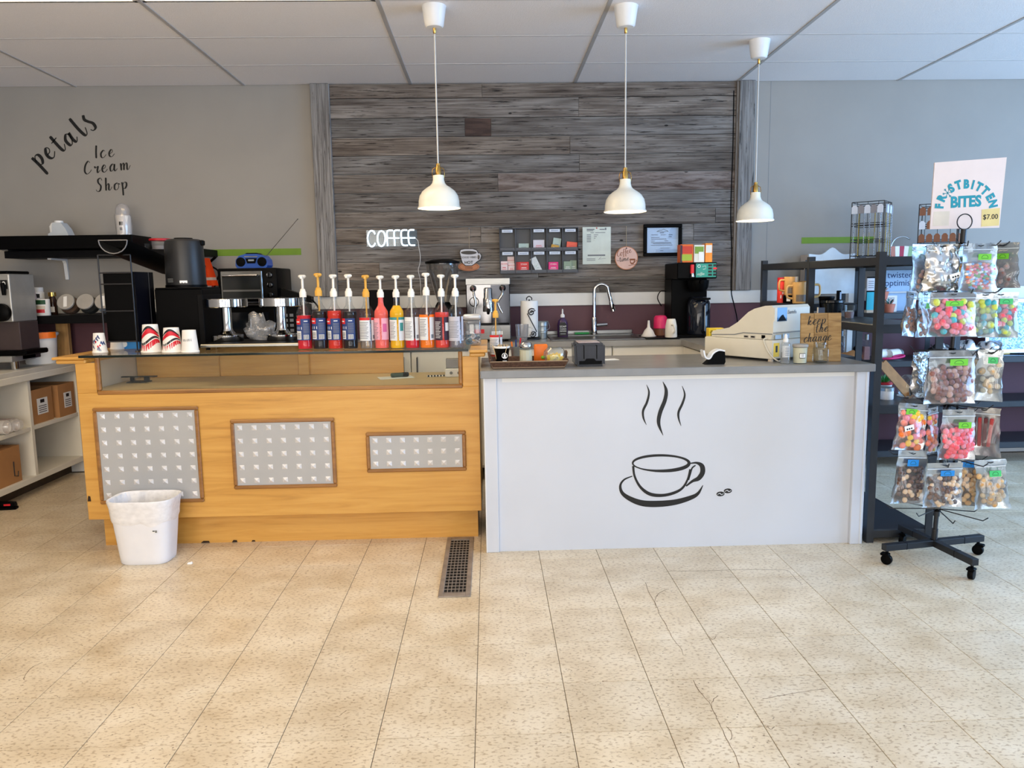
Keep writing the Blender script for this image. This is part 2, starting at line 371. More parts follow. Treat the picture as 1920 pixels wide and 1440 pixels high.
m_barndark = grain('dark stained barn board', [(.22, (30, 22, 19)), (.45, (66, 50, 44)), (.6, (88, 68, 60)), (.8, (60, 46, 40))], 'x', 40, 4.5, rough=.8, rnd=1, bump=.9)
def tile_material():
    m, nt, b = nt_new('speckled vinyl tile'); N = nt.nodes; L = nt.links
    ge = N.new('ShaderNodeNewGeometry'); oi = N.new('ShaderNodeObjectInfo')
    def noise_(scale, st, det=3):
        mp = N.new('ShaderNodeMapping'); mp.inputs['Scale'].default_value = st; L.new(ge.outputs['Position'], mp.inputs[0])
        n = N.new('ShaderNodeTexNoise'); n.inputs['Scale'].default_value = scale; n.inputs['Detail'].default_value = det; L.new(mp.outputs[0], n.inputs['Vector']); return n
    n1 = noise_(5, (1, 1.2, 1), 4)
    c1 = ramp(N, [(.3, (210, 191, 160)), (.5, (224, 208, 180)), (.7, (234, 221, 197))]); L.new(n1.outputs['Fac'], c1.inputs[0])
    n2 = noise_(62, (1, 1.7, 1), 4)
    c2 = ramp(N, [(.36, (172, 150, 122)), (.47, (255, 255, 255))]); L.new(n2.outputs['Fac'], c2.inputs[0])
    mx = N.new('ShaderNodeMix'); mx.data_type = 'RGBA'; mx.blend_type = 'MULTIPLY'; mx.inputs[0].default_value = .55; L.new(c1.outputs[0], mx.inputs[6]); L.new(c2.outputs[0], mx.inputs[7])
    vo = N.new('ShaderNodeTexVoronoi'); vo.inputs['Scale'].default_value = 34; mp = N.new('ShaderNodeMapping'); mp.inputs['Scale'].default_value = (1, 1.5, 1); mp.inputs['Rotation'].default_value = (0, 0, .5)
    L.new(ge.outputs['Position'], mp.inputs[0]); L.new(mp.outputs[0], vo.inputs['Vector'])
    c3 = ramp(N, [(.0, (255, 255, 255)), (.085, (255, 255, 255)), (.12, (0, 0, 0))]); L.new(vo.outputs['Distance'], c3.inputs[0])
    sep = N.new('ShaderNodeSeparateColor'); L.new(vo.outputs['Color'], sep.inputs[0])
    gt = N.new('ShaderNodeMath'); gt.operation = 'GREATER_THAN'; gt.inputs[1].default_value = .55; L.new(sep.outputs[0], gt.inputs[0])
    ml = N.new('ShaderNodeMath'); ml.operation = 'MULTIPLY'; L.new(gt.outputs[0], ml.inputs[0]); L.new(c3.outputs[0], ml.inputs[1])
    m2 = N.new('ShaderNodeMix'); m2.data_type = 'RGBA'; L.new(ml.outputs[0], m2.inputs[0]); L.new(mx.outputs[2], m2.inputs[6]); m2.inputs[7].default_value = (*lin((112, 92, 70)), 1)
    hs = N.new('ShaderNodeHueSaturation'); L.new(m2.outputs[2], hs.inputs['Color'])
    mr = N.new('ShaderNodeMapRange'); mr.inputs[3].default_value = .95; mr.inputs[4].default_value = 1.04; L.new(oi.outputs['Random'], mr.inputs[0]); L.new(mr.outputs[0], hs.inputs['Value'])
    L.new(hs.outputs[0], b.inputs['Base Color'])
    rr = N.new('ShaderNodeMapRange'); rr.inputs[3].default_value = .22; rr.inputs[4].default_value = .42; L.new(n1.outputs['Fac'], rr.inputs[0]); L.new(rr.outputs[0], b.inputs['Roughness'])
    bp = N.new('ShaderNodeBump'); bp.inputs['Strength'].default_value = .12; bp.inputs['Distance'].default_value = .002; L.new(n1.outputs['Fac'], bp.inputs['Height']); L.new(bp.outputs[0], b.inputs['Normal'])
    return m
m_tile = tile_material()
def ceil_material():
    m = mat('mineral fibre ceiling panel', (242, 239, 240), .85, var=.05, scale=240, bump=.5, bscale=160); return m
m_ceil = ceil_material()
m_lamp = mat('lit lamp diffuser', (255, 226, 180), .5, emit=8.0)
m_bulb = mat('lit bulb', (255, 236, 200), .5, emit=150.)

# ------------------------------------------------------------------ room shell
XL, XR, YF = -3.72, 6.4, -3.5
floor = struct(MB().box(XL-.1, XR+.1, YF-.1, WY+.1, -.1, -.0035).build('floor', mat('tile joint grime', (112, 96, 76), .8, var=.15)))
T = .3048
tm = MB().box(-T/2+.0012, T/2-.0012, -T/2+.0012, T/2-.0012, -.0035, 0, .0006)
tile0 = tm.build('tile', m_tile, floor); tme = tile0.data; bpy.data.objects.remove(tile0)
cands = []
for i in range(-13, 21):
    for j in range(-18, 13):
        cx, cy = (i+.5)*T-.0673, (j+.5)*T+2.2482
        if cy > WY or cx < XL or cx > XR: continue
        vis = False
        if cy > 1.2:
            for dx, dy in ((-.5, -.5), (.5, -.5), (.5, .5), (-.5, .5), (0, 0)):
                u, v = proj((cx+dx*T, cy+dy*T, 0))
                if -5 < u < 1925 and -5 < v < 1445: vis = True
        if vis and cy > 4.35 and -2.12 < cx < 1.95: vis = False
        if vis and cy > 4.08 and 0 < cx < 1.9: vis = False
        cands.append((not vis, cy, cx))
cands.sort(); rest = MB(); nt_ = 0
for hid, cy, cx in cands:
    x1 = min(T/2-.0012, WY-cy)
    if not hid and nt_ < 298:
        link('tile', tme, floor, (cx, cy, 0)); nt_ += 1
    else:
        rest.box(cx-T/2+.0012, cx+T/2-.0012, cy-T/2+.0012, min(cy+T/2-.0012, WY), -.0035, -.0002)
stuff(rest.build('far_tiles', m_tile, floor))
# cracks in the worn tiles
m_crack = mat('dirt in the cracks', (104, 84, 62), .9)
for pts in ([(1210, 1092), (1217, 1110), (1228, 1130), (1236, 1150), (1249, 1172), (1262, 1198), (1275, 1214), (1282, 1228)],
            [(1253, 1104), (1236, 1112), (1228, 1126), (1230, 1140)],
            [(1300, 1275), (1312, 1296), (1330, 1318), (1342, 1342), (1352, 1364), (1366, 1392), (1380, 1420), (1388, 1440)],
            [(1345, 1305), (1334, 1318), (1336, 1330)], [(1362, 1362), (1372, 1374), (1370, 1388)],
            [(1248, 1071), (1300, 1071), (1365, 1069), (1440, 1068), (1476, 1070), (1490, 1084), (1502, 1094)],
            [(1430, 1310), (1470, 1304), (1520, 1295), (1550, 1290)], [(1440, 1361), (1444, 1368), (1452, 1362)], [(1456, 1186), (1470, 1186), (1486, 1192)],
            [(1330, 1194), (1336, 1200), (1342, 1194)], [(45, 1275), (50, 1262), (62, 1250), (80, 1242)], [(637, 1342), (650, 1332)]):
    q = catmull([tuple(fl(u, v)[:2]) for u, v in pts], 4)
    r = [(a+random.uniform(-.002, .002), b+random.uniform(-.003, .003)) for a, b in q]
    mb = MB().ribbon(r, [random.uniform(.0008, .0022) for _ in r], 0, .0004)
    mb.xf(Matrix(((1, 0, 0, 0), (0, 0, 1, 0), (0, -1, 0, .0001), (0, 0, 0, 1))))
    mb.build('crack', m_crack, floor)

back = struct(MB().box(XL-.1, XR+.1, WY, WY+.12, 0, H+.1).build('wall_back', m_wall))
MB().box(XL, XR, WY-.003, WY, .09, 1.226).build('wainscot_paint', m_purple, back)
MB().box(2.146, 2.149, WY-.0006, WY, 1.32, H).build('wallboard_seam', m_grey, back)
struct(MB().box(XL, XR, WY-.022, WY, 1.226, 1.322, .003).build('trim_1', m_white))
struct(MB().box(XL, XR, WY-.016, WY, 0, .1, .004).build('baseboard_back', m_white))
struct(MB().box(XL-.12, XL, YF, WY, 0, H+.1).build('wall_left', m_wall))
mb = MB()
mb.box(XR, XR+.12, YF, .4, 0, H+.1); mb.box(XR, XR+.12, 4.9, WY, 0, H+.1); mb.box(XR, XR+.12, .4, 4.9, 0, .5); mb.box(XR, XR+.12, .4, 4.9, 2.7, H+.1)
struct(mb.build('wall_right', m_wall))
mb = MB()
mb.box(XL, XR, YF-.12, YF, 0, .4); mb.box(XL, XR, YF-.12, YF, 2.7, H+.1); mb.box(XL, -3.5, YF-.12, YF, .4, 2.7); mb.box(4.7, XR, YF-.12, YF, .4, 2.7)
struct(mb.build('wall_front', m_wall))
ceil = struct(MB().box(XL-.1, XR+.1, YF-.1, WY, H+.012, H+.1).build('ceiling', m_ceil))
CX = [.671+1.2215*k for k in range(-4, 6)]; CX[0] = XL
CY = [WY, 5.434, 4.846, 4.25, 3.64]
for j in range(4):
    for i in range(len(CX)-1):
        x0, x1, y0, y1 = CX[i], min(CX[i+1], XR), CY[j+1], CY[j]
        if j == 3 and i in (1, 2): continue
        MB().box(x0+.008, x1-.008, y0+.008, y1-.008, H, H+.011, .002).build('ceiling_panel', m_ceil, ceil)
m_tbar = mat('grey painted grid bar', (178, 176, 176), .5, var=.03)
for x in CX[1:]:
    MB().box(x-.012, x+.012, CY[-1], WY, H-.004, H+.004, .001).build('grid_bar', m_tbar, ceil)
for y in CY[1:-1]:
    for i in range(len(CX)-1): MB().box(CX[i]+.012, min(CX[i+1], XR)-.012, y-.007, y+.007, H-.002, H+.004, .0008).build('cross_bar', mat('pale grid bar', (206, 204, 204), .6, var=.03), ceil)
def troffer(x0, x1, y0, y1, label):
    t = thing('ceiling_light', label, 'ceiling light', ((x0+x1)/2, (y0+y1)/2, H), group='recessed ceiling light panels')
    mb = MB()
    for b in ((x0, x1, y0, y0+.02), (x0, x1, y1-.02, y1), (x0, x0+.02, y0, y1), (x1-.02, x1, y0, y1)): mb.box(*b, H-.002, H+.01)
    mb.build('frame', m_white, t, True)
    MB().box(x0+.02, x1-.02, y0+.02, y1-.02, H+.001, H+.008).build('diffuser', m_lamp, t, True)
troffer(CX[1]+.012, CX[2]-.012, 3.655, 4.262, 'lit ceiling light panel, left of two at the top left edge')
troffer(CX[2]+.012, CX[3]-.012, 3.655, 4.262, 'lit ceiling light panel, right of two at the top left edge')
troffer(CX[2]+.012, CX[3]-.012, 1.2, 1.8, 'lit ceiling light panel above the open floor on the left')
troffer(CX[1]+.012, CX[2]-.012, 1.2, 1.8, 'lit ceiling light panel nearest the left wall')
# ------------------------------------------------------------------ barn board feature wall
bw = thing('barn_board_wall', 'weathered grey barn board panelling behind the coffee counter', 'wood panelling', (.37, WY, 1.32))
ZR = [2.872, 2.768, 2.627, 2.493, 2.357, 2.226, 2.085, 1.95, 1.833, 1.704, 1.576, 1.436, 1.322]
J = {0: [750], 1: [1145], 2: [680, 787], 3: [1110], 4: [1148], 5: [815], 6: [], 7: [1705], 8: [745, 1615], 9: [], 10: [330, 980], 11: [735, 1230]}
for k in range(12):
    z1, z0 = ZR[k], ZR[k+1]
    xs = [-1.15]+[at(560+j/2.182, 140+(60+k*72)/2.182, WY-.02).x for j in J[k]]+[1.897]
    for q, (a, b) in enumerate(zip(xs, xs[1:])):
        m = m_barn
        if k == 2 and q == 1: m = m_barndark
        if k == 5 and q == 1: m = m_barnred
        d = random.uniform(0, .005); s0 = random.uniform(-.003, .003)
        mb = MB(); n = max(3, int((b-a)/.2)); 
        top = [(a+.0012+(b-a-.0024)*i/n, z1-.002-random.uniform(0, .004)) for i in range(n+1)]
        bot = [(a+.0012+(b-a-.0024)*i/n, z0+.0015+random.uniform(0, .003)) for i in range(n+1)]
        mb.prism(bot+list(reversed(top)), WY-.022-d, WY-.001)
        mb.build('plank', m, bw, True)
for x0, x1, zt in ((-1.283, -1.143, 2.874), (1.897, 2.017, 2.874)):
    MB().box(x0, x1, WY-.05, WY-.001, 1.322, zt, .004).build('post_board', m_barnv, bw, True)
MB().box(1.878, 1.896, WY-.04, WY-.023, 1.322, 2.87, .002).build('edge_strip', m_barnv, bw, True)

# ------------------------------------------------------------------ pendant lamps
m_shade = mat('cream enamel shade', (240, 238, 226), .3, var=.02, coat=.3)
m_cord = mat('white fabric cord', (206, 206, 204), .7)
def pendant(x, y, zb, label):
    t = thing('pendant_lamp', label, 'pendant lamp', (x, y, zb), group='cream pendant lamps')
    hh = H-zb
    MB().lathe([(.066, hh), (.064, hh-.01), (.05, hh-.1), (.042, hh-.108), (.01, hh-.11)], 28).build('canopy', m_wplast, t, smooth=40)
    MB().lathe([(.0085, hh-.108), (.0085, hh-.135), (.005, hh-.14)], 12).build('cord_grip', m_brass, t, smooth=40)
    MB().cyl((0, 0, .235), .0042, hh-.135-.235, 8).build('cord', m_cord, t, smooth=60)
    s = MB().lathe([(.016, .178), (.016, .215), (.012, .222), (.012, .24), (.006, .243)], 16); s.build('socket', m_brass, t, smooth=40)
    b = MB()
    for sg in (-1, 1): b.tube([(sg*.03, 0, .165), (sg*.034, 0, .19), (sg*.03, 0, .212), (sg*.012, 0, .222)], .0022, 6)
    b.build('bracket', m_brass, t, smooth=60)
    out = [(.1185, 0), (.1185, .006), (.113, .012), (.112, .04), (.106, .068), (.09, .093), (.066, .112), (.046, .124), (.036, .136), (.031, .152), (.03, .178)]
    inn = [(.027, .176), (.028, .15), (.034, .13), (.064, .107), (.087, .089), (.103, .066), (.109, .04), (.11, .012), (.1165, .001)]
    MB().lathe([(0, .1785)]+list(reversed(out))+list(reversed(inn))+[(0, .174)], 40, cap=False).build('lamp_shade', m_shade, t, smooth=50)
    MB().sphere((0, 0, .062), .042, (1, 1, 1.1), 18, 10).build('bulb', m_bulb, t, smooth=80)
pendant(-.264, 4.344, 1.818, 'cream enamel pendant lamp hanging left, in front of the barn boards')
pendant(.77, 4.36, 1.788, 'cream enamel pendant lamp hanging in the middle, above the napkin holder')
pendant(1.712, 4.966, 1.775, 'small far cream pendant lamp at the right edge of the barn boards')

# ------------------------------------------------------------------ glass topped display counter
dc = thing('display_counter', 'maple display counter with glass top and studded metal panels', 'counter', (-1.117, 4.42, 0))
P = lambda n, mb, m, **k: mb.build(n, m, dc, True, **k)
mb = MB(); mb.box(-2.14, -.083, 4.165, 4.185, 0, .19); mb.box(-2.14, -2.12, 4.185, 4.78, 0, .19); mb.box(-.103, -.083, 4.185, 4.78, 0, .19)
P('plinth', mb, m_maple)
mb = MB(); mb.box(-2.172, -.061, 4.07, 4.09, .176, .862, .002); P('front_panel', mb, m_maple)
for x in (-2.172, -.081):
    mb = MB(); mb.box(x, x+.02, 4.09, 4.78, .176, 1.02); P('side_panel', mb, m_maple)
mb = MB(); mb.box(-2.172, -.061, 4.09, 4.78, .176, .196); P('bottom_board', mb, m_maple)
for a, b in ((-2.172, -2.07), (-.146, -.061)):
    mb = MB(); mb.box(a, b, 4.07, 4.09, .862, 1.022, .002); P('corner_post', mb, m_maple)
mb = MB(); mb.box(-2.07, -.146, 4.066, 4.092, .85, .874, .006); mb.box(-2.07, -2.048, 4.066, 4.092, .874, 1.052, .006); mb.box(-.168, -.146, 4.066, 4.092, .874, 1.052, .006)
P('window_trim', mb, m_mapledk)
mb = MB(); mb.box(-2.048, -.168, 4.079, 4.083, .874, 1.05); P('front_glass', mb, film('case glass', (238, 242, 240), .015, .02, .07))
m_deck = grain('pale maple deck', [(.25, (224, 190, 132)), (.5, (242, 214, 162)), (.8, (232, 200, 142))], 'x', 18, 1.2, rough=.4, rnd=.1, bump=.02)
mb = MB(); mb.box(-2.15, -.081, 4.092, 4.74, .845, .865); P('display_deck', mb, m_deck)
m_liner = mat('pale lining', (222, 208, 188), .6, var=.03)
mb = MB(); mb.box(-2.151, -2.146, 4.1, 4.74, .866, 1.03); P('lining', mb, m_liner)
xo = at(757, 690, 4.72).x
xm = at(411, 690, 4.70).x
mb = MB(); mb.box(-2.14, xm, 4.70, 4.715, .866, 1.045, .002); P('sliding_door', mb, m_maple)
mb = MB(); mb.box(xm-.05, xo, 4.718, 4.733, .866, 1.045, .002); P('sliding_door', mb, m_maple)
mb = MB(); mb.box(at(560, 690, 4.7).x, at(580, 690, 4.7).x, 4.69, 4.718, .866, 1.045, .003); P('door_stile', mb, m_maple)
for a, b, s in ((-2.275, -2.11, -1), (-.108, -.012, 1)):
    mb = MB(); mb.box(a+.012*(s < 0), b-.012*(s > 0), 4.055, 4.80, 1.02, 1.042, .006); mb.box(a, b, 4.04, 4.815, 1.042, 1.056, .004); P('ledge', mb, m_maple)
mb = MB(); mb.box(-2.11, -.108, 4.735, 4.815, 1.035, 1.052, .003); P('back_rail', mb, m_maple)
m_gtop = film('green glass sheet', (234, 240, 237), .03, .03, .4)
m_gedge = mat('dark glass edge', (14, 26, 22), .1, var=.1)
mb = MB(); mb.box(-2.125, -.112, 4.024, 4.812, 1.0545, 1.0655); P('glass_top', mb, m_gtop)
mb = MB(); mb.box(-2.125, -.112, 4.019, 4.024, 1.053, 1.0655, .001); P('glass_edge', mb, m_gedge)
m_panel = mat('satin aluminium sheet', (176, 177, 178), .5, metal=.12, var=.03, scale=5)
m_stud = mat('polished stud', (232, 233, 236), .25, metal=.35, var=.03)
sm = MB(); s_ = .0135
A_ = [sm.bm.verts.new(p) for p in ((-s_, 0, -s_), (s_, 0, -s_), (s_, 0, s_), (-s_, 0, s_), (0, -.009, 0))]
for q in ((0, 1, 4), (1, 2, 4), (2, 3, 4), (3, 0, 4), (3, 2, 1, 0)): sm._f([A_[i] for i in q])
so = sm.build('stud', m_stud); sme = so.data; bpy.data.objects.remove(so)
for x0, x1, z0, z1, nx, nz in ((-2.097, -1.548, .263, .784, 7, 7), (-1.384, -.835, .329, .708, 7, 5), (-.671, -.137, .404, .624, 7, 3)):
    mb = MB(); mb.box(x0+.018, x1-.018, 4.062, 4.069, z0+.018, z1-.018); pn = P('metal_panel', mb, m_panel)
    for a in ((x0, x1, z0, z0+.02), (x0, x1, z1-.02, z1), (x0, x0+.02, z0+.02, z1-.02), (x1-.02, x1, z0+.02, z1-.02)):
        MB().box(a[0], a[1], 4.054, 4.0695, a[2], a[3], .005).build('trim_strip', m_mapledk, pn, True)
    mx, mz = .047, .046
    for i in range(nx):
        for j in range(nz):
            X = x0+mx+(x1-x0-2*mx)*i/(nx-1); Z = z0+mz+(z1-z0-2*mz)*j/(nz-1)
            link('stud', sme, pn, Vector((X, 4.062, Z))-Vector((-1.117, 4.42, 0)))
# chipped veneer
m_chip = mat('dark chipped edge', (52, 36, 22), .9)
for u, v, w, h in ((167, 935, .018, .03), (385, 1016, .05, .012), (440, 1015, .03, .016), (475, 1014, .022, .008)):
    p = at(u, v, 4.068 if v < 1000 else 4.163); MB().prism([(p.x-w/2, max(.001, p.z-h/2)), (p.x+w/2, max(.001, p.z-h/2)), (p.x+w*.4, p.z+h*.4), (p.x-w*.2, p.z+h/2)], p.y-.0006, p.y+.0005).build('chip', m_chip, dc, True)
# things lying in the case
t = thing('black_bracket', 'black metal bracket lying in the display case', 'bracket', fl(262, 716, .866))
mb = MB(); mb.box(-.1, .1, -.012, .012, .028, .034, .001); mb.box(-.055, .06, -.05, .03, 0, .006, .001); mb.box(-.05, -.03, -.01, .01, .006, .028); mb.box(.03, .055, -.01, .01, .006, .028); mb.build('bracket_body', m_black, t)
p = fl(742, 708, .866)
tag(MB().box(-.1, .1, -.06, .06, 0, .0015).build('paper_sheet', m_paper, None, loc=p, rot=(0, 0, .3)), 'crumpled paper sheet in the display case under the marker', 'paper')
t = thing('marker_pen', 'dark green marker pen on the paper in the display case', 'pen', (p.x+.02, p.y+.01, .868+.013), .35)
MB().lathe([(.009, -.05), (.013, -.045), (.013, .02)], 12, axis='x').build('barrel', mat('dark green plastic', (44, 66, 54), .4), t, smooth=40)
MB().lathe([(.0135, .02), (.0135, .05), (.01, .056)], 12, axis='x').build('cap', m_black, t, smooth=40)
p = fl(818, 706, .866)
t = thing('label_strip', 'patterned label tape lying at the right of the display case', 'tape', p, .1); mb = MB().box(-.055, .055, -.012, .012, 0, .008, .002); mb.build('strip', m_paper, t)
mb = MB(); [mb.box(-.05+k*.018, -.04+k*.018, -.0121, .0121, .001, .0084) for k in range(6)]; mb.build('print', m_ink, t)
p = fl(853, 706, .866)
t = thing('power_strip', 'white socket box at the right end of the display case', 'power strip', p); MB().box(-.055, .055, -.03, .03, 0, .05, .004).build('body', m_wplast, t)
for k in (-.02, .025): MB().cyl((k, -.031, .025), .009, .003, 12, axis='y').build('socket', m_grey, t)
tag(MB().box(-.045, .045, -.02, .02, 0, .055, .002).build('steel_plate', mat('grey metal box', (128, 124, 124), .4, metal=.5), None, loc=(p.x-.005, p.y+.01, .917)), 'grey metal box on the white socket box in the display case', 'box')

# ------------------------------------------------------------------ white service counter
m_wpanel = mat('white painted panel', (204, 208, 216), .42, var=.025, scale=2.5)
m_conc = mat('grey concrete laminate', (142, 139, 134), .28, var=.16, scale=5, stretch=(1, 2, 1))
m_concedge = mat('grey laminate edge', (132, 134, 136), .35, var=.1, scale=9)
sc_ = thing('service_counter', 'white panelled service counter with a black coffee cup drawing', 'counter', (.96, 4.2, 0))
Q = lambda n, mb, m, **k: mb.build(n, m, sc_, True, **k)
mb = MB(); mb.box(.03, 1.895, 3.91, 3.93, 0, .926); Q('front_panel', mb, m_wpanel)
for a, b, y in ((-.037, .032, 3.893), (1.893, 1.96, 3.886)):
    mb = MB(); mb.box(a, b, y, 3.93, 0, .926, .003); Q('corner_post', mb, m_wpanel)
for a in (-.037, 1.94):
    mb = MB(); mb.box(a, a+.02, 3.93, 4.55, 0, .926); Q('side_panel', mb, m_wpanel)
mb = MB(); mb.box(-.035, -.031, 3.8915, 3.893, 0, .926); mb.box(.034, .0355, 3.908, 3.91, 0, .926); mb.box(1.944, 1.9465, 3.884, 3.886, 0, .926); mb.box(.06, 1.89, 3.909, 3.91, .9, .926); Q('edge_bead', mb, m_white)
wt = tag(MB().box(-.05, 1.978, 3.86, 4.57, .926, .965, .003).build('worktop', m_conc, None), 'grey concrete-look worktop of the white service counter', 'worktop')
wt.data.materials.append(m_concedge)
for f in wt.data.polygons:
    if f.normal.y < -.5: f.material_index = 1
# cup drawing on the panel
def S(mb, pts, w, k=8, closed=False, y=3.9095):
    a = [(p.x, p.z, ww) for p, ww in zip([at(u, v, 3.91) for u, v in pts], w)]
    q = catmull(a, k, closed); mb.ribbon([(x, z) for x, z, _ in q], [max(.0012, ww) for _, _, ww in q], y, .0008, closed)
cp = lambda x, y: (880+x/2.4615, 640+y/2.4615)
D = MB()
S(D, [cp(818, 200), cp(829, 235), cp(820, 280), cp(802, 320), cp(804, 355), cp(817, 385)], [.002, .009, .012, .012, .009, .002])
S(D, [cp(893, 186), cp(908, 225), cp(903, 270), cp(880, 330), cp(874, 380), cp(894, 434)], [.002, .016, .02, .021, .017, .002])
S(D, [cp(982, 206), cp(994, 245), cp(984, 285), cp(966, 325), cp(966, 355), cp(977, 390)], [.002, .009, .012, .012, .009, .002])
th = 2*PI/16
rim = []; rw = []
for k in range(16):
    a = k*th; rim.append(cp(884+130*math.cos(a), 562+36*math.sin(a)-10*math.cos(a)*0)); rw.append(.007+.012*max(0, math.sin(a+.9))+.006*max(0, -math.sin(a+.4)))
S(D, rim, rw, 4, True)
S(D, [cp(756, 575), cp(762, 620), cp(784, 665), cp(815, 695), cp(850, 709), cp(900, 710), cp(950, 697), cp(985, 675), cp(1008, 635), cp(1018, 590)], [.012, .011, .013, .017, .018, .016, .015, .012, .01, .008])
S(D, [cp(1020, 563), cp(1050, 561), cp(1073, 575), cp(1076, 605), cp(1058, 632), cp(1030, 645), cp(1000, 668)], [.006, .012, .024, .026, .024, .014, .008])
S(D, [cp(1044, 572), cp(1028, 585), cp(1020, 612), cp(1012, 640)], [.006, .008, .007, .005])
S(D, [cp(752, 622), cp(715, 638), cp(697, 665), cp(706, 700), cp(745, 728), cp(800, 747), cp(870, 750), cp(950, 742), cp(1020, 722), cp(1055, 702), cp(1078, 664)], [.005, .009, .012, .018, .026, .032, .034, .03, .024, .016, .003])
for ux, uy, s in ((1159, 704, 1), (1193, 690, 1)):
    el = [cp(ux+19*math.cos(k*th), uy+11*math.sin(k*th)-3*s*math.cos(k*th)*.3) for k in range(16)]
    pts = [(p.x, p.z) for p in [at(u, v, 3.91) for u, v in el]]
    D.prism(pts, 3.9087, 3.9095)
D.build('cup_drawing', m_ink, sc_, True)
B_ = MB()
for ux, uy in ((1159, 704), (1193, 690)): S(B_, [cp(ux-15, uy+3), cp(ux-3, uy-3), cp(ux+4, uy+3), cp(ux+15, uy-2)], [.002, .004, .004, .002], y=3.9086)
B_.build('bean_crease', m_wpanel, sc_, True)

# ------------------------------------------------------------------ back run of cabinets
for k, (x0, x1) in enumerate(((-1.1, -.55), (-.55, -.07), (-.07, .34), (.34, .86), (.86, 1.37))):
    c = thing('base_cabinet', ['narrow cream base cabinet seen through the display case', 'cream base cabinet seen through the right end of the display case', 'cream base cabinet below the espresso machine',
        'cream base cabinet below the sink', 'cream base cabinet right of the sink'][k], 'cabinet', ((x0+x1)/2, 5.65, 0), group='cream base cabinets')
    MB().box(x0+.002, x1-.002, 5.37, 5.92, .1, .955).build('body', m_cream, c, True)
    d = MB().box(x0+.004, x1-.004, 5.35, 5.368, .12, .945 if k < 2 else .8, .003).build('door', m_cream, c, True)
    hx = x1-.05 if k == 0 else x0+.045
    hz = (.78, .9) if k < 2 else (.62, .74)
    MB().tube([(hx, 5.35, hz[1]), (hx, 5.328, hz[1]), (hx, 5.328, hz[0]), (hx, 5.35, hz[0])], .006, 8).build('handle', m_steel, d, True)
    if k >= 2: MB().box(x0+.004, x1-.004, 5.35, 5.368, .805, .945, .003).build('drawer', m_cream, c, True)
c = thing('base_cabinet', 'cream end cabinet returning towards the cash register', 'cabinet', (1.6, 5.0, 0), group='cream base cabinets')
MB().box(1.375, 1.9, 4.6, 5.92, .1, .955).build('body', m_cream, c, True)
MB().box(1.357, 1.373, 4.62, 5.34, .12, .945, .003).build('door', m_cream, c, True)
mb = MB(); mb.prism([(-2.3, 5.33), (1.34, 5.33), (1.34, 4.6), (1.93, 4.6), (1.93, 5.945), (-2.3, 5.945)], .957, .995, 'xy')
tag(mb.build('back_worktop', m_conc), 'grey worktop running along the back wall under the espresso machine', 'worktop')
# ------------------------------------------------------------------ left storage unit
m_unit = mat('white shelf paint', (228, 224, 212), .5, var=.03, scale=5)
su = thing('storage_unit', 'white open cubby unit along the left wall', 'shelf unit', (-3.43, 5.0, 0))
U_ = lambda n, mb, m=m_unit: mb.build(n, m, su, True)
U_('unit_top', MB().box(-3.71, -3.135, 3.9, 5.93, .835, .875, .004), mat('worn white top', (206, 202, 192), .5, var=.08, scale=6))
U_('top_lip', MB().box(-3.15, -3.13, 3.9, 5.93, .795, .84, .003))
for y in (3.9, 4.6, 5.285, 5.9): U_('divider', MB().box(-3.70, -3.15, y, y+.03, .13, .835))
for y0, y1 in ((3.93, 4.6), (4.63, 5.285), (5.315, 5.9)): U_('shelf', MB().box(-3.70, -3.155, y0, y1, .448, .475, .002))
U_('bottom_shelf', MB().box(-3.70, -3.145, 3.9, 5.93, .095, .135, .003)); U_('back_panel', MB().box(-3.715, -3.70, 3.9, 5.93, .095, .835))
U_('kick_board', MB().box(-3.7, -3.26, 3.95, 5.93, 0, .095), mat('scuffed dark kick board', (70, 56, 40), .8, var=.3, scale=9))
def carton(x, y, z, dx, dy, dz, label, lab=True, op=True, group=None):
    t = thing('cardboard_box', label, 'cardboard box', (x, y, z), group=group); h = .004
    mb = MB(); mb.box(-dx/2, dx/2, -dy/2, dy/2, 0, .006); mb.box(dx/2-h, dx/2, -dy/2, dy/2, .006, dz); mb.box(-dx/2, -dx/2+h, -dy/2, dy/2, .006, dz)
    mb.box(-dx/2+h, dx/2-h, -dy/2, -dy/2+h, .006, dz); mb.box(-dx/2+h, dx/2-h, dy/2-h, dy/2, .006, dz)
    if not op: mb.box(-dx/2, dx/2, -dy/2, dy/2, dz, dz+.004)
    mb.build('box_body', m_kraft, t)
    if lab:
        l = MB().box(dx/2, dx/2+.001, -dy*.18, dy*.28, dz*.25, dz*.72).build('paper_label', m_paper, t)
        mb = MB(); mb.box(dx/2+.001, dx/2+.0015, -dy*.04, dy*.14, dz*.58, dz*.68); [mb.box(dx/2+.001, dx/2+.0015, -dy*.12, dy*.22, dz*(.3+k*.06), dz*(.32+k*.06)) for k in range(4)]; mb.build('print', m_ink, l)
    else:
        mb = MB(); mb.tube([(dx/2+.001, dy*.2, dz*.6), (dx/2+.001, dy*.2, dz*.2), (dx/2+.001, dy*.34, dz*.16), (dx/2+.001, dy*.36, dz*.3)], .004, 5); mb.build('print', m_ink, t)
    return t
carton(-3.36, 5.475, .475, .36, .28, .24, 'open cardboard box with white label in the upper cubby, nearer one')
carton(-3.34, 5.77, .475, .36, .22, .24, 'open cardboard box with white label in the upper cubby, at the back')
carton(-3.32, 5.03, .135, .3, .26, .24, 'closed brown cardboard box with arrow print in the bottom cubby', lab=False, op=False)
m_bag = film('crinkled clear bag', (232, 230, 232), .22, .15, .5)
m_cupw = mat('white paper cup', (240, 238, 234), .6, var=.02)
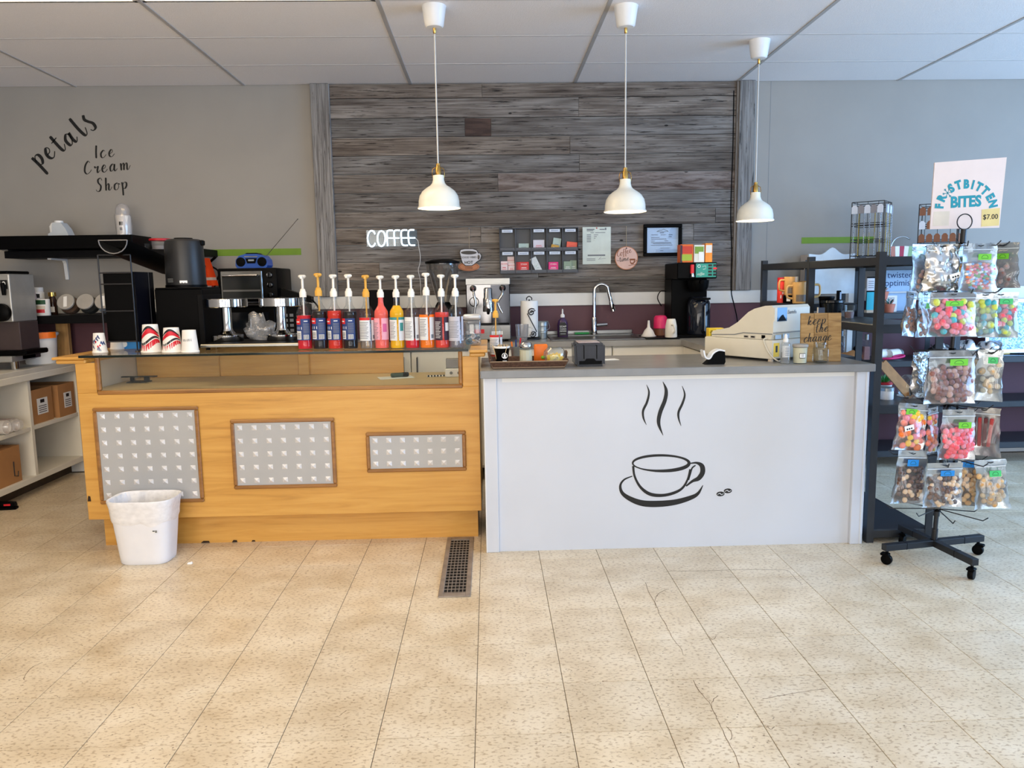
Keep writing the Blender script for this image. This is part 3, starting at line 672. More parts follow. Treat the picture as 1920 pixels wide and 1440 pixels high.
m_redsw = mat('red swirl print', (214, 28, 48), .45); m_blksw = mat('black swirl print', (24, 22, 30), .45)
for k, (y, z, rr) in enumerate(((5.02, .51, .045), (5.12, .516, .04))):
    t = thing('cup_sleeve', ['bagged stack of white paper cups lying in the left cubby, nearer one', 'bagged stack of red printed cups lying in the left cubby, behind the white ones'][k], 'paper cups', (-3.36, y, .475))
    mb = MB()
    for q in range(6): mb.lathe([(rr*.8, -.1+q*.03), (rr, .06+q*.03-.01), (rr*1.05, .06+q*.03)], 18, (0, 0, rr*1.06), axis='x')
    mb.build('cups', m_cupw, t, smooth=40)
    MB().lathe([(rr*.9, -.14), (rr*1.12, -.08), (rr*1.15, .2), (rr*.8, .24)], 14, (0, 0, rr*1.14), axis='x', cap=False).build('bag', m_bag, t, smooth=60)
    if k: MB().lathe([(rr*1.07, .05), (rr*1.07, .16)], 18, (0, 0, rr*1.06), axis='x', cap=False).build('print_band', m_redsw, t, smooth=60)
p = fl(14, 955)
t = thing('stapler', 'black stapler with a red label on the floor at the left edge', 'stapler', p, .1)
mb = MB(); mb.box(-.1, .06, -.022, .022, 0, .018, .004); mb.hexa([(-.1, -.02, .03), (.055, -.02, .022), (.055, .02, .022), (-.1, .02, .03)], [(-.1, -.016, .058), (.05, -.016, .046), (.05, .016, .046), (-.1, .016, .058)]); mb.box(-.1, -.08, -.018, .018, .018, .03); mb.build('stapler_body', m_black, t)
MB().box(-.01, .03, -.0215, -.0195, .028, .04).build('label_patch', m_red, t)
# tub, timber post
p = Vector((-3.27, 5.685, .875))
t = thing('plastic_tub', 'white plastic tub with an orange lid on the cubby unit', 'tub', p)
MB().lathe([(.095, 0), (.1, .01), (.112, .2), (.118, .2), (.118, .225), (.11, .225)], 32).build('tub_body', m_wplast, t, smooth=40)
l = MB().lathe([(.0, .226), (.118, .226), (.124, .222), (.124, .205)], 32, cap=False).build('lid', m_wplast, t, smooth=40)
mb = MB(); mb.patch(.1252, .2, 1.5, .185, .2262, seg=10); mb.prism([(.124*math.sin(a), -.124*math.cos(a)) for a in [.2+.13*k for k in range(11)]], .2262, .229, 'xy'); mb.build('lid_tab', m_orange, l)
tag(MB().box(-.045, .045, -.02, .02, 0, .286, .003).build('timber_post', m_pine, None, loc=(-3.02, 5.72, .875)), 'short pine timber post propping the black shelf', 'timber')
bpy.data.objects['timber_post'].location = (-3.19, 5.86, .875)
# commercial grinder
gx = -3.33; gy = 5.37
t = thing('coffee_grinder', 'steel bulk coffee grinder with a black chute at the left edge', 'coffee grinder', (gx, gy, .875))
m_gst = mat('dull stainless', (168, 168, 166), .38, metal=.5, var=.06)
m_brown = mat('dark brown panel', (70, 58, 58), .45, var=.08)
MB().box(-.13, .15, -.12, .16, .32, .64, .008, 2).build('hopper_body', m_gst, t)
MB().box(-.14, .13, -.1, .15, .64, .66, .006).build('hopper_lid', m_black, t)
MB().box(-.09, .15, -.06, .16, .06, .32, .004).build('column', m_brown, t)
b = MB().box(-.13, .15, -.18, .1, .055, .095, .005).build('base_tray', m_gst, t); MB().box(-.09, .23, -.15, .12, .096, .13, .008).build('tray_pad', m_black, b)
for q in (-.08, .12): MB().cyl((q, -.1, 0), .025, .058, 16).build('foot', m_chrome, t, smooth=40)
h = MB(); h.box(-.05, .05, -.165, -.12, .33, .44, .015, 2); h.lathe([(.05, 0), (.06, .01), (.06, .04), (.045, .05)], 20, (.09, -.12, .385), axis='y'); h.build('dosing_chute', m_black, t, smooth=40)
MB().tube([(.115, -.135, .5), (.118, -.14, .56), (.112, -.14, .58)], [.012, .017, .012], 10).build('lever', m_black, t, smooth=50)
MB().box(-.08, .0, -.1215, -.12, .565, .585).build('name_badge', mat('blue badge', (150, 176, 196), .3), t)
l = MB().box(.09, .135, -.1215, -.12, .54, .6).build('logo_sticker', m_ink, t); MB().sphere((.112, -.1222, .575), .012, (1, .05, 1.3), 10, 6).build('logo', m_paper, l)
# lower black shelf and what stands on it
tag(MB().box(-3.65, -2.15, 5.58, 5.945, 1.165, 1.222, .003).build('black_shelf', m_matblack, None), 'low black wall shelf carrying the tilted glass jars', 'shelf')
def cookie_jar(u, label, content, lidtxt, dy=0.):
    p = at(u, 585, 5.73); tilt = 1.12
    t = thing('cookie_jar', label, 'glass jar', (p.x, 5.73+dy, 1.222), group='tilted glass cookie jars')
    M = Matrix.Translation((0, .02, .069)) @ Matrix.Rotation(tilt, 4, 'X')
    M = M @ Matrix.Scale(.86, 4)
    prof = [(0, -.075), (.04, -.072), (.07, -.045), (.082, -.005), (.076, .03), (.062, .05), (.06, .066)]
    MB().lathe(prof, 28, cap=False).xf(M).build('jar_glass', m_glass, t, smooth=60)
    MB().lathe([(0, -.07), (.038, -.068), (.066, -.044), (.077, -.01), (.074, .012), (0, .018)], 24).xf(M).build('contents', content, t, smooth=50)
    MB().lathe([(.068, .058), (.071, .06), (.071, .076), (.066, .081), (0, .082)], 28).xf(M).build('lid', m_gst2, t, smooth=30)
    if lidtxt: MB().box(-.014, .014, -.05, .045, .0822, .083).xf(M @ Matrix.Rotation(.15, 4, 'Z')).build('tape_label', m_paper, t)
m_gst2 = mat('grey tin lid', (176, 172, 166), .5, metal=.2, var=.08)
cookie_jar(130, 'tilted glass jar of brown grounds, taped label on its lid', mat('brown grounds', (96, 64, 44), .9, var=.4, scale=60), True)
cookie_jar(166, 'tilted glass jar of black contents between two other jars', mat('dark tea', (34, 30, 28), .9, var=.5, scale=60), False)
cookie_jar(200, 'tilted glass jar of pale blue contents beside the black rack', mat('pale blue sweets', (150, 164, 186), .7, var=.4, scale=50), True)
def P5(u, v, y=5.75): q = at(u, v, y); return (q.x, y, 1.222)
t = thing('food_can', 'white food can with red picture and green band', 'can', P5(82, 590, 5.68))
MB().lathe([(.045, 0), (.046, .004), (.046, .115), (.044, .118), (0, .116)], 24).build('can_body', m_cupw, t, smooth=40)
MB().patch(.0465, -.9, .9, .08, .112).build('green_band', mat('dark green print', (30, 78, 44), .5), t); MB().patch(.0465, -.7, .7, .02, .045).build('red_picture', m_red, t); MB().patch(.0463, -.8, .8, .045, .07).build('cream_picture', m_liner, t)
t = thing('pill_bottle', 'small white capped bottle above the food can', 'bottle', P5(77, 590, 5.82))
MB().lathe([(.034, 0), (.034, .165), (.026, .175)], 20).build('bottle_body', m_wplast, t, smooth=40); MB().lathe([(.03, .175), (.03, .2), (.027, .203), (0, .203)], 20).build('cap', m_wplast, t, smooth=40); MB().patch(.0345, -.6, .6, .125, .155).build('label_print', m_ink, t)
t = thing('vanilla_bottle', 'dark brown bottle with a gold cap behind the jars', 'bottle', P5(101, 590, 5.80))
MB().lathe([(.028, 0), (.03, .005), (.03, .1), (.018, .135), (.018, .15)], 20).build('bottle_body', mat('brown glass', (46, 26, 18), .15), t, smooth=40); MB().lathe([(.027, .135), (.027, .165), (0, .165)], 20).build('cap', m_brass, t, smooth=40); MB().patch(.0305, -.8, .8, .02, .06).build('label_print', m_cupw, t)
t = thing('plastic_tray', 'upright clear plastic pouch with pink lettering by the grinder', 'pouch', P5(62, 590, 5.70))
MB().hexa([(-.05, -.02, 0), (.045, -.02, 0), (.045, .02, 0), (-.05, .02, 0)], [(-.035, -.008, .19), (.02, -.008, .24), (.02, .004, .24), (-.035, .004, .19)]).build('pouch_body', film('milky plastic', (226, 214, 220), .6, .2, .3), t)
MB().hexa([(-.02, -.0245, .1), (.03, -.0225, .12), (.03, -.021, .12), (-.02, -.022, .1)], [(-.02, -.018, .15), (.028, -.016, .16), (.028, -.0145, .16), (-.02, -.016, .15)]).build('print', mat('pink print', (214, 164, 170), .5), t)
# upper black shelf, bracket and box
sh = thing('wall_shelf', 'long black floating shelf high on the left wall', 'shelf', (-2.74, 5.8, 1.63))
MB().box(-3.44, -2.04, 5.65, 5.948, 1.632, 1.682, .002).build('board', m_matblack, sh, True)
b = at(105, 500, 5.8).x
mb = MB(); mb.prism([(5.945, 1.632), (5.72, 1.632), (5.72, 1.622), (5.91, 1.618), (5.925, 1.6), (5.935, 1.48), (5.945, 1.478)], b-.012, b+.012, 'yz'); mb.build('bracket', m_wplast, sh, True)
t = thing('flat_black_case', 'flat black case resting on the high left shelf', 'case', (-2.97, 5.72, 1.682))
MB().box(-.47, .475, -.16, .16, .008, .1, .003).build('case_body', m_black, t); mb = MB(); [mb.box(a, a+.04, -.14, .14, 0, .009) for a in (-.44, .41)]; mb.build('runner', m_steel, t)
p = at(112, 443, 5.72)
t = thing('plastic_jug', 'translucent white plastic jug on the high left shelf', 'jug', (p.x, 5.74, 1.782))
m_jug = mat('milky plastic jug', (206, 214, 222), .35, var=.03, trans=.15)
MB().prism([(-.068, 0), (.072, 0), (.075, .012), (.056, .06), (.026, .1), (-.03, .1), (-.036, .085), (-.04, .035), (-.068, .022)], -.045, .045).build('jug_body', m_jug, t)
MB().tube([(-.026, -.0, .095), (-.055, 0, .092), (-.066, 0, .075), (-.064, 0, .018)], .0115, 10).build('handle', m_wplast, t, smooth=60); MB().cyl((-.008, 0, .098), .03, .017, 20, .028).build('cap', m_wplast, t, smooth=40)
p = at(231, 441, 5.72)
t = thing('cup_sleeve', 'upright bagged sleeve of white cups on the high left shelf', 'paper cups', (p.x, 5.74, 1.782))
MB().lathe([(.04, 0), (.048, .005), (.05, .14), (.045, .148), (0, .15)], 24).build('cups', m_cupw, t, smooth=40)
mb = MB().lathe([(.05, .005), (.053, .06), (.053, .15), (.045, .165), (.05, .19), (.035, .22), (.01, .235)], 18, cap=False)
for v in mb.bm.verts:
    n = noise.noise(v.co*38); v.co.x += n*.009; v.co.y += noise.noise(v.co*33+Vector((5, 1, 2)))*.009
mb.build('bag', m_bag, t, smooth=60)
MB().patch(.0535, -.15, .35, .075, .1, seg=4).build('print', m_ink, t); MB().patch(.0535, -.1, .25, .04, .06, seg=4).build('print', m_grey, t)
p = at(299, 465, 5.76)
t = thing('food_container', 'clear tapered food container with a red lid on the shelf', 'container', (p.x, 5.78, 1.682))
MB().lathe([(.05, 0), (.054, .004), (.068, .068)], 28, cap=False).build('tub', m_clear, t, smooth=40); MB().lathe([(.074, .066), (.076, .068), (.076, .078), (.07, .082), (0, .08)], 28, cap=False).build('lid', m_red, t, smooth=40)
MB().lathe([(.048, .004), (.056, .03), (0, .032)], 24, cap=False).build('contents', film('packed lids', (214, 206, 206), .6, .2, .3), t, smooth=40)
p = at(270, 465, 5.76)
t = thing('clear_cup', 'small clear plastic cup left of the red-lidded container', 'cup', (p.x, 5.78, 1.682)); MB().lathe([(.025, 0), (.034, .045), (.036, .047)], 20, cap=False).build('cup_body', m_clear, t, smooth=40)
# wall lettering and green stripes
m_gs = m_green
for u0, v0, u1, v1, lab in ((372, 469, 565, 478, 'green painted stripe on the wall behind the blue radio'), (1503, 446, 1640, 455, 'green painted stripe on the wall behind the jewellery rack')):
    a, b = at(u0, v0, WY), at(u1, v1, WY)
    o = tag(MB().box(a.x, b.x, WY-.0025, WY-.0002, b.z, a.z+.003).build('painted_stripe', m_gs), lab, 'stripe')
lt = thing('wall_lettering', 'black brushed words petals Ice Cream Shop on the wall', 'lettering', (-3.0, WY-.0005, 2.4))
def word_at(word, u, v, u2, v2, size, weight, **k):
    a, b = at(u, v, WY), at(u2, v2, WY); ang = math.atan2(b.z-a.z, b.x-a.x)
    tot = sum(GLY[c][0] for c in word if c != ' ')
    sp = math.hypot(b.x-a.x, b.z-a.z)/(tot*size)
    mb = MB(); script(mb, word, a.x, a.z, size, ang, weight, y=WY-.0005, space=sp, **k); mb.build('word', m_ink, lt, True)
word_at('petals', 74, 314, 188, 236, .085, .27, shear=-.05)
word_at('Ice', 178, 297, 221, 293, .052, .24)
word_at('Cream', 158, 327, 252, 317, .052, .24)
word_at('Shop', 180, 359, 244, 354, .052, .24)
# fire extinguisher with safety vest, right of the black machine
p = at(388, 590, 5.82)
t = thing('fire_extinguisher', 'red fire extinguisher on the wall behind the black machine', 'fire extinguisher', (p.x, 5.86, 1.18))
MB().lathe([(.05, 0), (.06, .01), (.06, .3), (.045, .34), (.02, .36), (.02, .4)], 22).build('cylinder', m_red, t, smooth=40); MB().patch(.0605, -.9, .9, .2, .25).build('label', m_paper, t)
MB().tube([(0, 0, .39), (.05, -.02, .42), (.09, -.03, .45)], .01, 8).build('handle', m_black, t, smooth=50); MB().tube(catmull([(-.02, -.02, .4), (.06, -.06, .38), (.11, -.05, .33), (.07, -.06, .2), (.09, -.06, .05)], 5), .006, 6).build('hose', m_black, t, smooth=60)
p = at(383, 510, 5.75)
t = thing('safety_vest', 'orange safety vest hanging over the fire extinguisher', 'vest', (p.x, 5.74, p.z)); n = 10
mb = MB(); V = []
for i in range(n+1):
    row = []
    for j in range(n+1):
        fx = j/n; fz = 1-i/n; w = .07+.07*(1-fz); x = -w*.6+w*1.2*fx*1.0+.02*(1-fz); row.append(mb.bm.verts.new((x, -.016*math.sin(fx*9+fz*2)-.02*math.sin(fx*PI), -.1+fz*.2)))
    V.append(row)
for i in range(n):
    for j in range(n):
        mb.mi = 1 if i in (7, ) else 0; mb._f([V[i][j], V[i+1][j], V[i+1][j+1], V[i][j+1]])
bmesh.ops.solidify(mb.bm, geom=mb.bm.faces[:], thickness=.004)
mb.build('vest_cloth', [mat('hi-vis orange cloth', (255, 88, 20), .7), mat('silver reflective band', (226, 222, 224), .3)], t, smooth=60)
MB().prism([(-.012, .04), (.012, .01), (.036, .04), (.012, .07)], -.052, -.049).build('patch', mat('black patch', (30, 26, 20), .6), t); MB().prism([(-.002, .04), (.012, .022), (.026, .04), (.012, .058)], -.0535, -.052).build('patch_face', m_yellow, t)
# ------------------------------------------------------------------ on and behind the glass top
GT = 1.0656
def G(u, v): return fl(u, v, GT)
# black lid rack with chute
p = Vector((-2.005, 4.24, GT))
t = thing('lid_rack', 'black wire cup lid rack with an open chute on top', 'lid rack', p)
m_wire = mat('black wire', (40, 40, 44), .35, metal=.3)
hw = .086
zr = [.0, .055, .22, .365, .425, .52]
for sg in (-1, 1):
    MB().tube([(sg*hw, 0, 0), (sg*hw, 0, .52)], .004, 6).build('upright', m_wire, t, smooth=60); MB().tube([(sg*hw, .2, 0), (sg*hw, .2, .43)], .004, 6).build('upright', m_wire, t, smooth=60)
for z in zr[1:]: MB().tube([(-hw, 0, z), (hw, 0, z)], .004, 6).build('rung', m_wire, t, smooth=60)
for sg in (-1, 1): MB().cyl((sg*hw, 0, 0), .012, .006, 12).build('foot', m_wire, t)
MB().box(-hw+.004, hw-.004, .03, .036, .05, .43).build('back_panel', m_black, t)
MB().box(hw-.004, hw+.002, .03, .26, .05, .43).build('side_panel', mat('blue-black panel', (10, 11, 20), .4, spec=.1), t)
mb = MB(); q = [(.075*math.sin(a), -.07*math.cos(a)) for a in [-PI/2+PI*k/10 for k in range(11)]]
for k in range(10):
    (a0, b0), (a1, b1) = q[k], q[k+1]
    mb._f([mb.bm.verts.new(v) for v in ((a0, -.06, .6+b0), (a1, -.06, .6+b1), (a1+.04, .5, .5+b1), (a0+.04, .5, .5+b0))])
bmesh.ops.remove_doubles(mb.bm, verts=mb.bm.verts, dist=1e-5); bmesh.ops.solidify(mb.bm, geom=mb.bm.faces[:], thickness=.004)
mb.build('chute', m_black, t, smooth=50, loc=(.02, .02, -.005))
mb = MB(); mb.tube([(x+.02, -.042, .595+b) for x, b in q], .003, 6); mb.tube([(q[0][0]+.02, -.042, .595), (q[-1][0]+.02, -.042, .595)], .003, 6); mb.build('chute_rim', mat('worn grey rim', (120, 120, 124), .4), t, smooth=60)
# black machine: box below, canister on top
a, b = at(296, 600, 4.42), at(385, 600, 4.42)
t = thing('black_dispenser', 'tall black drink dispenser box under the round black canister', 'dispenser', ((a.x+b.x)/2, 4.5, GT))
hx = (b.x-a.x)/2
MB().box(-hx, hx, -.1, .2, 0, .335, .006, 2).build('machine_body', m_black, t); MB().box(hx-.03, hx+.002, -.103, .2, 0, .3, .003).build('side_trim', m_matblack, t)
MB().box(-hx+.01, hx-.005, -.11, .2, .335, .342, .002).build('top_plate', m_matblack, t)
t = thing('black_canister', 'round black lidded canister on top of the black dispenser', 'canister', ((at(340, 545, 4.42).x), 4.5, GT+.342))
MB().lathe([(.1, 0), (.106, .004), (.109, .02), (.104, .24), (.1, .26), (.086, .27), (0, .27)], 40).build('canister_body', mat('charcoal plastic', (30, 31, 34), .38, var=.06), t, smooth=30)
MB().lathe([(.05, .27), (.05, .278), (0, .279)], 24).build('lid_button', m_black, t, smooth=30); MB().box(.075, .115, -.02, .02, .235, .265, .005).build('lid_latch', m_black, t)
MB().lathe([(.112, 0), (.112, .014)], 40, cap=False).build('base_ring', m_black, t, smooth=30)
mb = MB(); mb.patch(.1088, .05, .42, .024, .038, seg=4); mb.build('rating_sticker', m_paper, t); mb = MB(); [mb.patch(.109, -.7, -.3, .03+k*.008, .033+k*.008, seg=3) for k in range(3)]; mb.build('print', m_grey, t)
# upturned paper cups
def cone_strip(mb, rf, a0, a1, zf, wf, n=18):
    A = []; B = []
    for k in range(n+1):
        a = a0+(a1-a0)*k/n; z = zf(k/n); w = wf(k/n)/2
        for L_, zz in ((A, z-w), (B, z+w)):
            r = rf(zz); L_.append(mb.bm.verts.new((r*math.sin(a), -r*math.cos(a), zz)))
    for k in range(n): mb._f([A[k], A[k+1], B[k+1], B[k]])
def upcup(u, v, h, r0, r1, label, style, name='paper_cup', y=None):
    p = G(u, v) if y is None else Vector((at(u, v, y).x, y, GT))
    t = thing(name, label, 'paper cup', p, group='upturned paper cups')
    MB().lathe([(r0*1.07, 0), (r0*1.09, .004), (r0*1.04, .008), (r0, .009), (r1, h), (r1*.93, h), (r1*.93, h-.004), (0, h-.004)], 28, cap=False).build('cup_body', m_cupw, t, smooth=40)
    rf = lambda z: r0+(r1-r0)*(z/h)+.0006
    if style == 'swirl':
        mb = MB(); mb.mi = 0
        for ph, wd in ((.28, .23), (.66, .19)): cone_strip(mb, rf, -1.5, 1.5, lambda f, ph=ph: h*(ph+.13*math.cos(f*6+ph*4)), lambda f, wd=wd: h*wd*(.4+.6*math.sin(f*PI)))
        mb.build('red_swirl', m_redsw, t)
        mb = MB()
        for ph in (.43, .78): cone_strip(mb, rf, -1.5, 1.5, lambda f, ph=ph: h*(ph+.13*math.cos(f*6+ph*4-.2)), lambda f: h*.1*(.3+.7*math.sin(f*PI)))
        mb.build('black_swirl', m_blksw, t)
    elif style == 'blue':
        mb = MB(); random.seed(3)
        for k in range(11):
            a = random.uniform(-1.2, 1.2); z = random.uniform(.1, .9)*h; cone_strip(mb, rf, a-.25, a+.25, lambda f, z=z: z+.006*math.sin(f*5), lambda f: .016*math.sin(.3+f*2.6), 8)
        mb.build('blue_print', mat('navy print', (60, 74, 120), .5), t)
        mb = MB(); [cone_strip(mb, lambda z: rf(z)+.0004, a-.12, a+.12, lambda f, z=z: z, lambda f: .012*math.sin(.3+f*2.6), 6) for a, z in ((.5, .04), (-.1, .06), (.2, .035))]; mb.build('red_print', m_red, t)
    elif style == 'mini':
        mb = MB(); script(mb, 'mini', -.02, h*.5, .012, .05, .12, y=-(r0+r1)/2-.001); mb.build('handwriting', m_grey, t)
upcup(188, 661, .105, .036, .027, 'upturned paper cup with blue and red print at the counter corner', 'blue')
upcup(285, 660, .148, .0505, .038, 'larger upturned paper cup with red and black swirls', 'swirl')
upcup(324, 660, .13, .0505, .038, 'shorter upturned paper cup with red swirls beside the plain cup', 'swirl')
upcup(357, 660, .117, .043, .034, 'plain white upturned paper cup with handwriting', 'mini')
upcup(220, 652, .07, .036, .03, 'small plain upturned cup behind the wire rack', '', y=4.42)
p = Vector((at(245, 645, 4.45).x, 4.45, GT))
t = thing('blue_box', 'blue cup box lying behind the wire rack', 'box', p, .2)
MB().hexa([(-.06, -.02, 0), (.05, -.03, 0), (.05, .03, 0), (-.06, .02, 0)], [(-.04, -.02, .05), (.05, -.03, .085), (.05, .03, .085), (-.04, .02, .05)]).build('box_body', mat('blue card', (34, 132, 204), .5), t); MB().cyl((-.03, -.024, .028), .018, .002, 16, axis='y').build('logo', m_paper, t)
# steel tray and chrome pedestals
a, b = at(372, 650, 4.2), at(575, 650, 4.2)
t = thing('steel_tray', 'low steel drip tray on the glass top', 'tray', ((a.x+b.x)/2, 4.42, GT)); hx = (b.x-a.x)/2
mb = MB(); mb.box(-hx, hx, -.2, .2, .014, .032, .004); mb.build('tray_body', m_steel, t); MB().box(-hx+.01, hx-.01, -.19, .19, .032, .034).build('rubber_mat', m_matblack, t)
mb = MB(); [mb.cyl((sx*(hx-.03), sy*.16, 0), .012, .015, 10) for sx in (-1, 1) for sy in (-1, 1)]; mb.build('feet', m_black, t)
for k, (u, lab) in enumerate(((428, 'left chrome pedestal with a wide round top on the tray'), (530, 'right chrome pedestal with a wide round top beside the syrup bottles'))):
    p = at(u, 640, 4.42)
    t = thing('chrome_pedestal', lab, 'pedestal', (p.x, 4.42, GT+.034), group='chrome pedestals')
    MB().lathe([(.085, 0), (.087, .003), (.087, .035), (.083, .039), (.045, .045), (.032, .06)], 40).build('base_disc', m_chrome, t, smooth=35)
    MB().lathe([(.032, .058), (.027, .075), (.027, .19)], 24, cap=False).build('stem', m_chrome, t, smooth=35)
    MB().lathe([(.03, .19), (.115, .193), (.118, .197), (.118, .238), (.114, .242), (0, .242)], 40).build('top_disc', m_chrome, t, smooth=35)
    MB().lathe([(.033, .044), (.034, .05), (.028, .058)], 24, cap=False).build('collar', m_brass, t, smooth=35)
p = at(488, 640, 4.42)
t = thing('plastic_bag', 'crumpled clear plastic bag between the chrome pedestals', 'plastic bag', (p.x, 4.45, GT+.034)); mb = MB(); mb.sphere((0, 0, .05), .07, (1.2, .8, .85), 26, 18)
for v in mb.bm.verts:
    n = noise.noise(v.co*24)+.5*noise.noise(v.co*55); v.co *= 1+.45*n; v.co.z = max(.0, v.co.z*(1+.25*(v.co.x < .02)))
mb.build('bag', film('thin clear bag', (220, 222, 226), .3, .12, .7), t, smooth=75)
p = at(395, 640, 4.55); t = thing('straw_packet', 'white packet of straws beside the black dispenser', 'packet', (p.x, 4.56, GT), .1)
MB().hexa([(-.022, -.012, 0), (.03, -.012, 0), (.03, .012, 0), (-.022, .012, 0)], [(-.02, -.01, .11), (.006, -.01, .13), (.006, .01, .13), (-.02, .01, .11)]).build('packet_body', m_paper, t); MB().box(-.012, .004, -.0135, -.0125, .04, .08).build('print', m_red, t)

# ------------------------------------------------------------------ syrup bottles
BPROF = [(0, 0), (.036, 0), (.0395, .004), (.04, .012), (.04, .045), (.0392, .048), (.0392, .178), (.04, .182), (.038, .205), (.028, .222), (.019, .236), (.0162, .255), (.0155, .292), (.0165, .296)]
def inner(prof, d, ztop):
    out = []; 
    for r, z in prof:
        if z > ztop: break
        out.append((max(0, r-d), z+.004 if z < .004 else z))
    last = out[-1]
    nxt = [q for q in prof if q[1] > ztop][:1]
    if nxt:
        f = (ztop-last[1])/max(1e-6, nxt[0][1]-last[1]); r = last[0]+(nxt[0][0]-d-last[0])*f; out.append((r, ztop))
    out.append((0, ztop)); return out
_bm = {}
def shared(key, fn):
    if key not in _bm:
        o = fn(); _bm[key] = o.data; bpy.data.objects.remove(o)
    return _bm[key]
m_bglass = film('bottle glass', (232, 236, 238), .012, .03, .13)
def pump(t, col, z0=.292):
    key = 'pump'+col.name
    link('pump_collar', shared(key+'c', lambda: MB().lathe([(.0185, -.012), (.019, .0), (.019, .014), (.015, .02), (.013, .03), (.007, .034)], 18).build('pump_collar', col, smooth=40)), t, (0, 0, z0))
    link('pump_stem', shared(key+'s', lambda: MB().lathe([(.0065, .03), (.0065, .09)], 10).build('pump_stem', col, smooth=40)), t, (0, 0, z0))
    def hd():
        mb = MB(); mb.lathe([(.009, .086), (.018, .092), (.021, .096), (.02, .104), (.012, .107), (0, .107)], 18); mb.hexa([(-.007, -.004, .092), (-.006, -.034, .086), (.006, -.034, .086), (.007, -.004, .092)], [(-.007, -.004, .104), (-.006, -.034, .1), (.006, -.034, .1), (.007, -.004, .104)])
        return mb.build('pump_head', col, smooth=40)
    link('pump_head', shared(key+'h', hd), t, (0, 0, z0), (0, 0, 0))
m_pw = mat('white pump plastic', (240, 240, 236), .35); m_py = mat('yellow pump plastic', (226, 172, 70), .4)
def liquid(name, rgb): return mat('syrup '+name, rgb, .3, var=.05, spec=.12)
m_lblue = mat('label blue', (36, 62, 122), .5); m_lred = mat('label red', (214, 40, 44), .5); m_lwht = mat('label white', (226, 228, 232), .55); m_lpink = mat('label pink', (238, 170, 190), .55); m_lprint = mat('label small print', (118, 124, 136), .6); m_ldark = mat('label plum', (54, 34, 54), .5); m_lteal = mat('label teal', (60, 140, 140), .5)
def bottle(u, v, label, liq, fill, pcol, style, s=1., y=None, z=None):
    p = G(u, v) if z is None else Vector((at(u, v, y).x, y, z))
    t = thing('syrup_bottle', label, 'syrup bottle', p, random.uniform(-.12, .12), group='syrup bottles with pumps')
    t.scale = (s*1., s*1., s)
    link('bottle_glass', shared('bg', lambda: MB().lathe(BPROF, 28, cap=False).build('bottle_glass', m_bglass, smooth=50)), t)
    MB().lathe(inner(BPROF, .0022, fill), 24).build('syrup', liq, t, smooth=50)
    MB().cyl((0, .004, .01), .0045, .285, 8).build('dip_tube', pcol, t, smooth=60)
    rr = .0406
    if style == 'blue':
        l = MB().patch(rr, -1.35, 1.0, .05, .165, seg=12).build('label', m_lblue, t)
        mb = MB(); mb.patch(rr+.0003, -1.3, -.35, .135, .165, seg=6); mb.build('red_block', m_lred, l)
        MB().patch(rr+.0003, -1.2, -.3, .055, .1, seg=6).build('nutrition_panel', m_lwht, l); MB().patch(rr+.0003, .0, .7, .055, .08, seg=5).build('barcode_panel', m_lwht, l); [MB().patch(rr+.0003, -1.0+k*.35, -.9+k*.35, .108, .122, seg=2).build('icon', m_lwht, l) for k in range(3)]; MB().patch(rr+.0006, -1.1, -.5, .146, .152, seg=4).build('brand_mark', m_lwht, l); MB().patch(rr+.0003, .1, .6, .15, .155, seg=3).build('flavour_name', m_lwht, l)
        mb = MB(); [mb.patch(rr+.0006, -1.1, -.4, .062+k*.008, .065+k*.008, seg=4) for k in range(4)]; [mb.patch(rr+.0006, .04+k*.09, .08+k*.09, .056, .079, seg=1) for k in range(7)]; mb.build('small_print', m_ink, l)
        mb = MB(); [mb.patch(rr+.0006, .0, .8, .088+k*.007, .091+k*.007, seg=4) for k in range(8)]; mb.build('fine_print', m_lprint, l)
    else:
        c0, c1, z0, z1, gap = {'redtop': (m_lwht, m_lred, .045, .17, .55), 'pink': (m_lpink, None, .05, .168, .0), 'teal': (m_lwht, m_lteal, .045, .172, .15), 'plain': (m_lwht, None, .045, .172, .3), 'orange': (m_lwht, m_orange, .045, .18, .25), 'dark': (m_ldark, None, .045, .17, .1), 'grey': (mat('label silver', (196, 196, 208), .5), None, .04, .172, .75)}[style]
        l = MB().patch(rr, -1.4, gap-.12, z0, z1, seg=10).build('label', c0, t)
        MB().patch(rr, gap+.12, 1.4, z0, z1, seg=8).build('label', c0, t)
        if c1:
            mb = MB(); mb.patch(rr+.0003, -1.4, gap-.12, z1-.014, z1, seg=8); mb.patch(rr+.0003, gap+.12, 1.4, z1-.014, z1, seg=6); mb.build('colour_band', c1, l)
        pm = m_lprint if style != 'dark' else m_lwht
        mb = MB(); [mb.patch(rr+.0005, -1.15, gap-.35-.1*(k % 3), z1-.028-k*.0085, z1-.025-k*.0085, seg=5) for k in range(11)]; mb.build('small_print', pm, l)
        mb = MB(); mb.patch(rr+.0005, gap+.3, gap+.85, z1-.075, z1-.03, seg=4) if style in ('pink', 'dark', 'teal') else mb.patch(rr+.0005, gap+.3, gap+.7, z0+.01, z0+.03, seg=4); mb.build('logo', {'pink': mat('magenta print', (214, 96, 150), .5), 'dark': m_lwht, 'teal': m_lteal}.get(style, m_lprint), l)
    pump(t, pcol)
    return t
